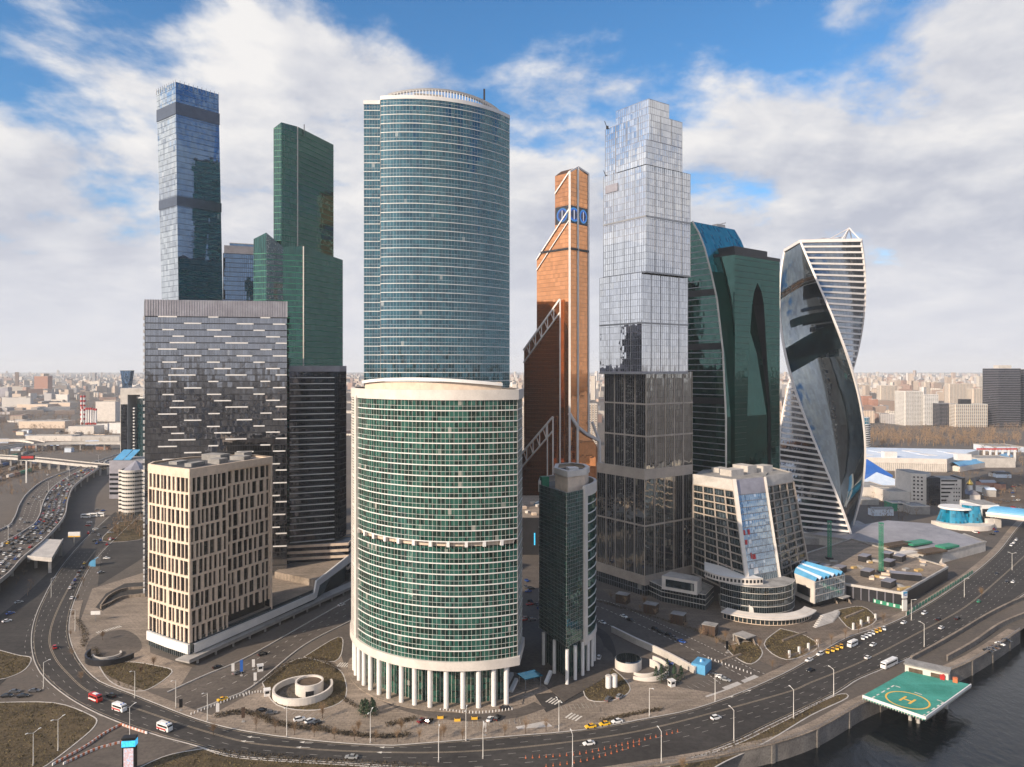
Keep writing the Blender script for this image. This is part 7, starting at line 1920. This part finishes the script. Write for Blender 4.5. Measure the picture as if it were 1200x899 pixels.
o = mb.build('low_shrubbery', M['hedge']); tag(o, 'low leafless shrubs lining the kerbs and lawns', 'shrubs', kind='stuff')

def conifer(px, py, h, label, col='conifer', cat='tree', grp='dark conifers', r=None):
    x, y = G(px, py); t = thing('conifer_tree' if col == 'conifer' else 'bare_tree', label, cat, (x, y, 0), grp)
    mb = MB(); mb.cyl((x, y), .22, 0, h * .8, 7, .05); mb.build('trunk', M['bark'], t)
    mb = MB(); rr0 = r or h * .24
    for i in range(240):
        f = rh.random() ** .8; z = h * (.08 + .92 * f); rr = rr0 * (1 - f) ** .8 * (.35 + .65 * rh.random()) + .1; a = rh.uniform(0, 6.28); s = rh.uniform(.3, .62)
        cx, cy = x + rr * math.cos(a), y + rr * math.sin(a)
        mb.face([(cx - s * math.sin(a) * .6, cy + s * math.cos(a) * .6, z), (cx + s * math.sin(a) * .6, cy - s * math.cos(a) * .6, z), (cx + s * .6 * math.cos(a), cy + s * .6 * math.sin(a), z - s * .8 if rh.random() < .7 else z + s)])
    mb.build('crown', M[col], t)
for px, py, h, lab in ((775, 800, 8, 'nearest of the dark firs on the gate island'), (782, 797, 9.5, 'tallest dark fir on the gate island'), (790, 800, 8, 'dark fir beside the white booth'), (798, 797, 6.5, 'short fir at the end of the gate island'), (769, 797, 6, 'small fir next to the curving ramp wall'), (424, 838, 6.0, 'first dark bush of the round bed'), (431, 840, 6.5, 'middle dark bush of the round bed'), (438, 838, 6.0, 'last dark bush of the round bed'), (428, 835, 5.5, 'rear dark bush of the round bed'), (436, 834, 5.5, 'rear bush of the round bed nearer the columns')):
    conifer(px, py, h, lab, r=2.2)
def bare_tree(px, py, h, label, n=90):
    x, y = G(px, py); t = thing('bare_tree', label, 'tree', (x, y, 0), 'leafless trees along the streets')
    mb = MB(); mb.cyl((x, y), h * .022, 0, h * .55, 6, h * .010); mb.build('trunk', M['bark'], t)
    mb = MB()
    for i in range(n):
        a = rh.uniform(0, 6.28); f = rh.uniform(.25, .6); L = h * rh.uniform(.2, .42); el = rh.uniform(.5, 1.3); p = Vector((x, y, h * f))
        d = Vector((math.cos(a) * math.cos(el), math.sin(a) * math.cos(el), math.sin(el))); q = p + d * L; mb.bar(p, q, .05, wd2=.02)
        for k in range(2): e = p + d * L * rh.uniform(.4, 1); mb.bar(e, e + Vector((rh.uniform(-1, 1), rh.uniform(-1, 1), rh.uniform(.1, 1))).normalized() * L * .4, .03, wd2=.012)
    o = mb.build('crown', M['twig'], t)
for px, py, h, lab in ((755, 712, 9, 'bare tree between the first two bronze boxes'), (850, 752, 7, 'bare tree behind the last bronze box'), (120, 750, 6, 'bare tree by the turning circle wall'), (180, 782, 6, 'bare tree on the front lawn'), (165, 792, 6, 'second bare tree on the front lawn'), (250, 862, 6, 'bare tree by the brown totem'), (470, 858, 6, 'bare sapling in the pavement hedge'), (520, 864, 6, 'bare sapling past the pavement lamp'), (420, 860, 6, 'bare sapling below the dark bushes'), (378, 842, 7, 'reddish bare tree behind the parked cars'),
                       (1000, 700, 8, 'bare tree by the blue roofed pavilion'), (890, 762, 7, 'bare tree at the terrace steps'), (690, 690, 8, 'bare tree between corner tower and silver tower'), (800, 905, 6, 'bare tree at the bottom edge of the river lawn'), (1150, 700, 7, 'bare tree along the site fence'), (1110, 602, 9, 'bare tree by the aqua drums'), (135, 625, 9, 'bare tree on the far verge')):
    bare_tree(px, py, h, lab)

for px, n, lab in (([(300, 857), (380, 866), (450, 871), (540, 868), (640, 858)], 15, 'thin bare sapling in the pavement strip below the round tower'), ([(905, 786), (960, 762), (1035, 731)], 9, 'thin bare sapling along the pavement by the parked taxis'), ([(716, 704), (780, 729), (860, 768)], 9, 'thin bare sapling in the hedge of the access road'), ([(95, 800), (82, 760), (88, 715), (104, 672)], 7, 'thin bare sapling along the curve by the turning circle')):
    for p in resample(survey(px), n - 1):
        px_, py_ = HX + p[0] / p[1] * F, HY + H / p[1] * F
        bare_tree(px_, py_ - .6, rh.uniform(4.5, 7.5), lab, 46)
# parking bays and pale crossing slabs painted on the plaza
mk = MB()
for (a, b, n) in (((330, 835), (385, 846), 9), ((548, 852), (610, 849), 10), ((660, 833), (700, 829), 8), ((470, 853), (520, 851), 8), ((800, 812), (845, 800), 7)):
    A, B = Vector(G(*a)), Vector(G(*b)); d = (B - A) / n; nn = Vector((-d.y, d.x)).normalized() * 4.6
    for i in range(n + 1):
        c = A + d * i; e = d.normalized() * .09
        mk.face([(*(c - e), .075), (*(c + e), .075), (*(c + e + nn), .075), (*(c - e + nn), .075)])
struct('parking_bay_marking', mk, M['line_dim'])
for k, px in enumerate(([(826, 816), (850, 808), (860, 813), (836, 822)], [(846, 806), (864, 799), (872, 803), (854, 811)], [(868, 798), (884, 791), (893, 795), (877, 803)], [(604, 852), (640, 845), (648, 852), (612, 859)])): patch('crossing_slab', px, M['concrete_lt'], .085)
# bronze ventilation boxes, booths, totems
for k, (px, py) in enumerate(((730, 706), (763, 718), (795, 730), (832, 743))):
    x, y = G(px, py); t = thing('bronze_box', ('nearest the silver tower', 'second in the row', 'third in the row', 'by the round glass foot')[k] + ' bronze glass box on the forecourt', 'pavilion', (x, y, 0), 'bronze boxes on the forecourt', -.55)
    q = MB(); q.box((0, 0, 2.6), (7, 5.5, 5.2)); link('box_glass', q.data('box_glass', M['brown_glass'] if 'brown_glass' in M else M.setdefault('brown_glass', plain('brown_glass', (.09, .06, .045), .2, .1))), t)
    q = MB(); q.box((0, 0, 5.3), (7.4, 5.9, .3)); link('roof', q.data('roof', M['roof_grey']), t)
    for sx in (-3.5, -1.2, 1.2, 3.5):
        for sy in (-2.75, 2.75): q = UB.setdefault('mul_b', None) or MB(); 
    q = MB()
    for sx in (-3.5, -1.75, 0, 1.75, 3.5):
        for sy in (-2.78, 2.78): q.box((sx, sy, 2.6), (.14, .1, 5.2))
    o = link('mullion_grid', q.data('mullion_grid', M['dark_metal']), t); o['kind'] = 'stuff'
for k in list(UB):
    if UB[k] is None or isinstance(UB[k], MB): del UB[k]
def small(name, label, cat, px, py, parts, rz=0.0, z=0.0, grp=None, xy=None):
    """thing from (part name, material, centre, size) boxes"""
    x, y = xy or G(px, py); t = thing(name, label, cat, (x, y, z), grp, rz)
    for nm, mt, c, sz in parts:
        key = ('sb', mt)
        if key not in UB: q = MB(); q.box((0, 0, 0), (1, 1, 1)); UB[key] = q.data('block', M[mt])
        link(nm, UB[key], t, c, 0, sz)
    return t
for px, py, lab in ((787, 804, 'white guard booth by the firs'), (313, 815, 'white guard booth by the spiral ramp'), (305, 786, 'white toll booth on the entry road')):
    small('guard_booth', lab, 'booth', px, py, [('wall', 'white', (0, 0, 1.3), (2.4, 2.4, 2.6)), ('window', 'carglass', (0, -1.22, 1.7), (1.7, .06, 1.0)), ('window', 'carglass', (-1.22, 0, 1.7), (.06, 1.7, 1.0)), ('roof', 'white', (0, 0, 2.7), (2.9, 2.9, .2))], .4, grp='guard booths')
for px, py, mt, h, lab in ((273, 790, 'white', 5, 'white and red banner post at the toll gate'), (283, 792, 'blue', 7.5, 'tall blue totem at the toll gate'), (297, 785, 'white', 5, 'white banner post behind the blue totem'), (299, 801, 'white', 5, 'white banner post at the entry kerb'), (255, 838, 'white', 5, 'white banner post at the entry mouth'), (285, 846, 'brown_glass', 6, 'rusty brown totem slab in the hedge'), (212, 833, 'black', 5, 'black totem slab on the kerb corner'), (852, 765, 'black', 6, 'black totem by the underpass steps'), (568, 862, 'white', 5, 'white banner by the pavement lamp')):
    small('totem_sign', lab, 'totem', px, py, [('pole', 'grey_metal', (0, 0, h / 2), (.2, .2, h)), ('panel', mt, (0, -.05, h * .62), (1.3, .25, h * .7)), ('foot', 'concrete', (0, 0, .15), (1.2, 1.2, .3))], .3, grp='totems and banner posts')
for px, py in ((713, 806), (720, 805)):
    x, y = G(px, py); t = thing('white_tank', 'front white cylinder tank on the spiral lawn' if px == 713 else 'rear white cylinder tank on the spiral lawn', 'tank', (x, y, 0), 'white tanks')
    q = MB(); q.cyl((x, y), 1.3, 0, 5.2, 16); q.build('shell', M['white'], t); q = MB(); q.cyl((x, y), 1.45, 5.2, 5.6, 16, 1.0); q.build('lid', M['concrete_lt'], t)
# advertising pillar with lit faces
x, y = G(152, 904); t = thing('advertising_pillar', 'dark advertising pillar with lit blue header and pink and white poster', 'advertising pillar', (x, y, 0))
ubox('body', M['black'], t, (x, y, 6), (4.2, 2.2, 12), .12)
mp_, tp_, op_ = newmat('poster_print'); pp = tp_.node('ShaderNodeBsdfPrincipled'); uvn = tp_.node('ShaderNodeUVMap', uv_map='UVMap').outputs[0]
sp_ = tp_.node('ShaderNodeSeparateXYZ'); tp_.l.new(uvn, sp_.inputs[0]); nz_ = tp_.noise(uvn, 3.0, 2, .5, .6); nz2 = tp_.noise(uvn, 9.0, 2, .5, 1.0)
cc_ = tp_.ramp(nz_, [(.35, (.75, .68, .74)), (.5, (.80, .45, .42)), (.56, (.85, .78, .80)), (.68, (.55, .62, .80))])
lowb = tp_.math('MULTIPLY', tp_.math('LESS_THAN', sp_.outputs[1], .36), tp_.math('GREATER_THAN', nz2, .5))
cc_ = tp_.mix(lowb, cc_, (.10, .09, .20)); tp_.put(pp.inputs['Base Color'], (.02, .02, .02)); tp_.put(pp.inputs['Emission Color'], cc_); pp.inputs['Emission Strength'].default_value = .95; tp_.l.new(pp.outputs[0], op_.inputs[0])
M['blue_screen'] = plain('lit_blue_header', (.05, .42, .80), .4, .25, 1.2, emit=.9)
c, s = math.cos(.12), math.sin(.12)
def pill(u, v, z): return (x + u * c - v * s, y + u * s + v * c, z)
q = MB(); q.face([pill(-1.6, -1.13, .6), pill(1.6, -1.13, .6), pill(1.6, -1.13, 8.6), pill(-1.6, -1.13, 8.6)], [(0, 0), (1, 0), (1, 2.2), (0, 2.2)]); q.build('poster', mp_, t)
ubox('lit_header', M['blue_screen'], t, (x, y, 10.1), (4.5, 2.5, 2.1), .12); ubox('cap', M['black'], t, (x, y, 11.9), (4.6, 2.6, .5), .12)
t = small('site_totem', 'tall white totem sign with a light blue top at the site corner', 'totem', 1060, 716, [('lower_panel', 'white', (0, 0, 3.2), (3.2, .8, 6.4)), ('gap', 'concrete', (0, 0, 7.0), (2.6, .6, 1.0)), ('upper_panel', 'white', (0, 0, 9.4), (3.6, .8, 3.8)), ('blue_square', 'skyblue', (.1, -.44, 10.6), (3.0, .1, 1.2)), ('dark_mark', 'blue', (.5, -.44, 9.2), (1.8, .1, .5)), ('dark_mark', 'blue', (-.9, -.44, 9.6), (.5, .1, 1.0))], .35)
D_ = G(31, 566)[1]
x, y = G(31.5, 566); t = small('motorway_billboard', 'dark red billboard on a tall pale mast by the motorway', 'billboard', 31, 566, [('mast', 'lamp_white', (0, 0, 14), (1.4, 1.4, 28)), ('panel', 'dark_metal', (0, 0, 31), (19, 1.6, 6)), ('red_print', 'red', (1.5, -.85, 31.5), (14, .1, 3))], .1)
small('white_billboard', 'white and yellow billboard over the slip road', 'billboard', 87, 640, [('mast', 'grey_metal', (0, 0, 4), (.6, .6, 8)), ('panel', 'white', (0, 0, 9.6), (9, .5, 3.2)), ('yellow_strip', 'yellow', (0, -.05, 7.6), (9, .5, .9))], .1)
small('white_billboard', 'small white board by the left forecourt', 'billboard', 112, 728, [('mast', 'grey_metal', (0, 0, 2), (.3, .3, 4)), ('panel', 'white', (0, 0, 4.6), (5, .3, 2.0))], .1)

# orange posts along the roadworks, red and white water barriers at the junction
def posts(px, n, lab, grp):
    P = resample(survey(px), n - 1)
    q = MB(); q.box((0, 0, .12), (.5, .5, .22)); q.cyl((0, 0), .08, .2, 1.1, 6, .06); me = q.data('orange_post', M['orange'])
    for p in P: tag(link('orange_post', me, None, (*p, .06)), lab, 'traffic post', grp)
posts([(616, 889), (680, 884), (740, 871), (794, 858)], 26, 'thin orange post in the longer row on the wide road', 'orange posts of the longer row')
posts([(640, 899), (690, 891), (749, 873)], 16, 'thin orange post in the shorter row below the longer one', 'orange posts of the shorter row')
q = MB(); q.box((0, 0, .4), (1.5, .45, .8), taper=.8); mo = q.data('water_barrier', M['orange']); q = MB(); q.box((0, 0, .4), (1.5, .45, .8), taper=.8); mwb = q.data('water_barrier', M['white'])
for nm, px, n in (('at the junction edge facing the ambulance', [(142, 850), (156, 855), (172, 860)], 16), ('in the slanting line toward the lawn', [(140, 851), (120, 862), (100, 876), (62, 897)], 30), ('in the inner slanting line', [(150, 869), (130, 874), (110, 880), (75, 896)], 24)):
    P = resample(survey(px), n)
    for i in range(n):
        a, b = P[i], P[i + 1]; o = link('water_barrier', (mo, mwb)[i % 2], None, ((a[0] + b[0]) / 2, (a[1] + b[1]) / 2, .08), math.atan2(b[1] - a[1], b[0] - a[0])); tag(o, ('orange' if i % 2 == 0 else 'white') + ' road barrier block ' + nm, 'barrier', 'barriers ' + nm)
# terrace walls with white posts on the right-hand lawns
for k, px in enumerate(([(925, 771), (943, 764), (958, 758)], [(1000, 738), (1012, 733), (1026, 727)])):
    P = survey(px); t = thing('terrace_balustrade', ('white posted balustrade of the lower lawn terrace', 'white posted balustrade of the upper lawn terrace')[k], 'balustrade', (*P[0], 0), 'lawn balustrades')
    band_mb(P, 0, 1.2, .3, .3, closed=False).build('wall', M['paving_lt'], t)
    for p in resample(P, 3): ubox('post', M['white'], t, (p[0], p[1], 1.8), (.9, .9, 3.6), .5)
for k, (a, b) in enumerate((((917, 752), (944, 742)), ((990, 725), (1012, 716)), ((845, 776), (868, 768)))):
    P = [G(*a), G(*b)]; t = band_mb(P, 0, 1.0, .5, .5, closed=False).build('lawn_wall', M['paving_lt'], None, (*P[0], 0)); tag(t, ('pale low wall crossing the second lawn', 'pale low wall crossing the upper lawn', 'pale low wall by the third lawn')[k], 'wall')
for k, (px, py) in enumerate(((872, 752), (985, 705))):
    x, y = G(px, py); t = thing('underpass_entrance', ('concrete underpass entrance with sloping sides on the lower lawn', 'grey roofed underpass entrance on the upper lawn')[k], 'entrance', (x, y, 0), 'underpass entrances')
    ubox('roof', M['concrete'], t, (x, y, 3.4), (8, 8, .5), .6); ubox('back_wall', M['concrete'], t, (x - 2, y + 3, 1.6), (8, .6, 3.2), .6)
    for s_ in (-1, 1):
        q = MB(); q.face([(x + s_ * 4, y - 4, 0), (x + s_ * 4, y + 4, 0), (x + s_ * 4, y + 4, 3.3), (x + s_ * 4, y - 1, 3.3)]); q.bar((x + s_ * 4, y - 5, .2), (x + s_ * 4, y + 1, 3.2), .6); q.build('sloping_side', M['paving_lt'], t)
# stone steps
x, y = G(975, 735); t = thing('plaza_steps', 'broad grey stone steps between the lawn terraces', 'steps', (x, y, 0))
for i in range(7): ubox('step', M['concrete_lt'], t, (x - 3 + i * 1.5, y + 4 + i * 2.0, .15 + i * .16), (16, 2.0, .3 + i * .32), .58)

# building-site roof: plant boxes, timber stacks, mast cranes
rk = random.Random(8)
for k, (zx, zy, w_) in enumerate(((140, 270, 7), (195, 285, 8), (275, 290, 8), (400, 232, 9), (415, 308, 9), (515, 218, 8), (575, 232, 8), (520, 258, 9), (605, 325, 17), (520, 362, 9))):
    px, py = 920 + zx / 4.286, 600 + zy / 4.286; x, y = G(px, py + 3, 8)
    small('plant_box', ('black plant box near the pavilion', 'second black plant box from the pavilion', 'black plant box third from the pavilion', 'black plant box at the rear edge of the site roof', 'black plant box in the middle of the site roof', 'black plant box behind the mast', 'rear black plant box near the blue tank', 'black plant box just right of the mast', 'longest black plant box near the corner', 'black plant box closest to the corner')[k], 'plant box', 0, 0, [('casing', 'dark_metal', (0, 0, 1.9), (w_, 5.5, 3.8)), ('lid', 'louvre', (0, 0, 3.9), (w_ + .4, 5.9, .25))], .75 if k != 8 else -.35, 8.01, 'plant boxes on the site roof', (x, y))
for k in range(46):
    px, py = rk.uniform(965, 1105), rk.uniform(655, 692)
    if py > 694 - abs(px - 1056) * .42 or py < 640 + (px - 945) * .12: continue
    x, y = G(px, py, 8); mt = rk.choice(('beige', 'gold_wood', 'white_warm', 'gold_wood', 'concrete'))
    if mt == 'gold_wood' and mt not in M: M[mt] = plain('sawn_timber', (.45, .31, .13), .8, .15)
    small('material_stack', {'beige': 'tan', 'gold_wood': 'yellow timber', 'white_warm': 'pale', 'concrete': 'grey'}[mt] + ' material stack lying on the site roof', 'stack', 0, 0, [('load', mt, (0, 0, .6), (rk.uniform(3, 7), rk.uniform(1.6, 3), 1.2)), ('pallet', 'soil', (0, 0, .08), (3, 2, .16))], rk.uniform(0, 3), 8.01, 'material stacks on the site roof', (x, y))
for px, py, zt, z0, lab in ((1032.5, 671, 40, 8, 'green lattice crane mast standing on the site roof'), (972, 655, 34, 8, 'second green mast half hidden by the striped tower')):
    x, y = G(px, py, z0); t = thing('crane_mast', lab, 'crane mast', (x, y, z0), 'green crane masts')
    q = MB()
    for sx in (-.9, .9):
        for sy in (-.9, .9): q.bar((x + sx, y + sy, z0), (x + sx, y + sy, zt), .28)
    k = 0; z = z0
    while z < zt - 1.8:
        for (a, b) in (((-.9, -.9), (.9, -.9)), ((.9, -.9), (.9, .9)), ((.9, .9), (-.9, .9)), ((-.9, .9), (-.9, -.9))):
            q.bar((x + a[0], y + a[1], z), (x + b[0], y + b[1], z + 1.8), .14); q.bar((x + a[0], y + a[1], z), (x + b[0], y + b[1], z), .14)
        z += 1.8
    o = q.build('lattice', M['green'], t); o['kind'] = 'stuff'; ubox('foot', M['dark_metal'], t, (x, y, z0 + .6), (4, 4, 1.2)); ubox('top_frame', M['green'], t, (x, y, zt), (2.4, 2.4, .5))
P = survey([(1062, 722), (1085, 707), (1112, 690), (1140, 672)])
t = thing('site_fence', 'green mesh site fence along the road', 'fence', (*P[0], 0))
band_mb(P, .1, 2.2, .05, .05, closed=False).build('mesh_panel', M['green'], t)
for p in along(P, 5): ubox('post', M['concrete_lt'], t, (p[0], p[1], 1.2), (.3, .3, 2.4))
P = survey([(1012, 703), (1030, 708), (1056, 714)])
t = thing('site_fence', 'green and white hoarding below the dark podium wall', 'fence', (*P[0], 0))
band_mb(P, .1, 2.4, .05, .05, closed=False).build('hoarding_panel', M['green'], t)
for p in along(P, 3.2): ubox('white_panel', M['white'], t, (p[0], p[1] - .15, 1.3), (1.3, .12, 1.6), -.5)
# planters and bollards along the gate area
q = MB(); q.cyl((0, 0), .22, 0, .9, 8, .18); bm_ = q.data('bollard', M['white'])
for px, n, lab, grp in (([(516, 833), (560, 836), (600, 832)], 22, 'small white bollard at the foot of the columns', 'bollards at the columns'), ([(224, 838), (260, 824), (292, 812)], 18, 'small white bollard along the entry kerb', 'bollards along the entry kerb'), ([(830, 772), (880, 790)], 12, 'small white bollard beside the access road', 'bollards beside the access road'), ([(286, 816), (300, 812), (312, 812)], 8, 'small white bollard before the booth', 'bollards before the booth')):
    for p in resample(survey(px), n): tag(link('bollard', bm_, None, (*p, .05)), lab, 'bollard', grp)
for k, (px, py) in enumerate(((516, 842), (536, 845), (556, 843))): small('yellow_planter', ('first yellow planter box before the columns', 'middle yellow planter box before the columns', 'last yellow planter box before the columns')[k], 'planter', px, py, [('box', 'yellow', (0, 0, .5), (2.4, 1.0, 1.0)), ('soil', 'soil', (0, 0, 1.02), (2.1, .8, .06))], .1, .04, 'yellow planters')
# grey flat podium with roof plant between the round tower and the corner tower
t = thing('dark_mall_wing', 'dark glass mall wing with cluttered sunlit roof seen between the towers', 'mall', (30, 560, 0))
q = MB(); q.prism([(2, 545), (52, 545), (70, 640), (2, 640)], 0, 28, top=1); q.build('wall', [M['dark_metal'], M['paving_lt']], t)
for k in range(16): ubox('roof_unit', M[rk.choice(('concrete_lt', 'white_warm', 'beige'))], t, (rk.uniform(5, 50), rk.uniform(550, 600), 28.9), (rk.uniform(2, 5), rk.uniform(2, 4), 1.8), rk.uniform(0, 1))
q = MB(); q.cyl((28, 600), 11, 28, 29, 24, 9.5); q.cyl((28, 600), 9.5, 29, 31.5, 24, 3); q.build('glass_dome', GNB, t)
ubox('blue_sign', M['blue_screen'], t, (17, 544.8, 12), (.9, .4, 9))
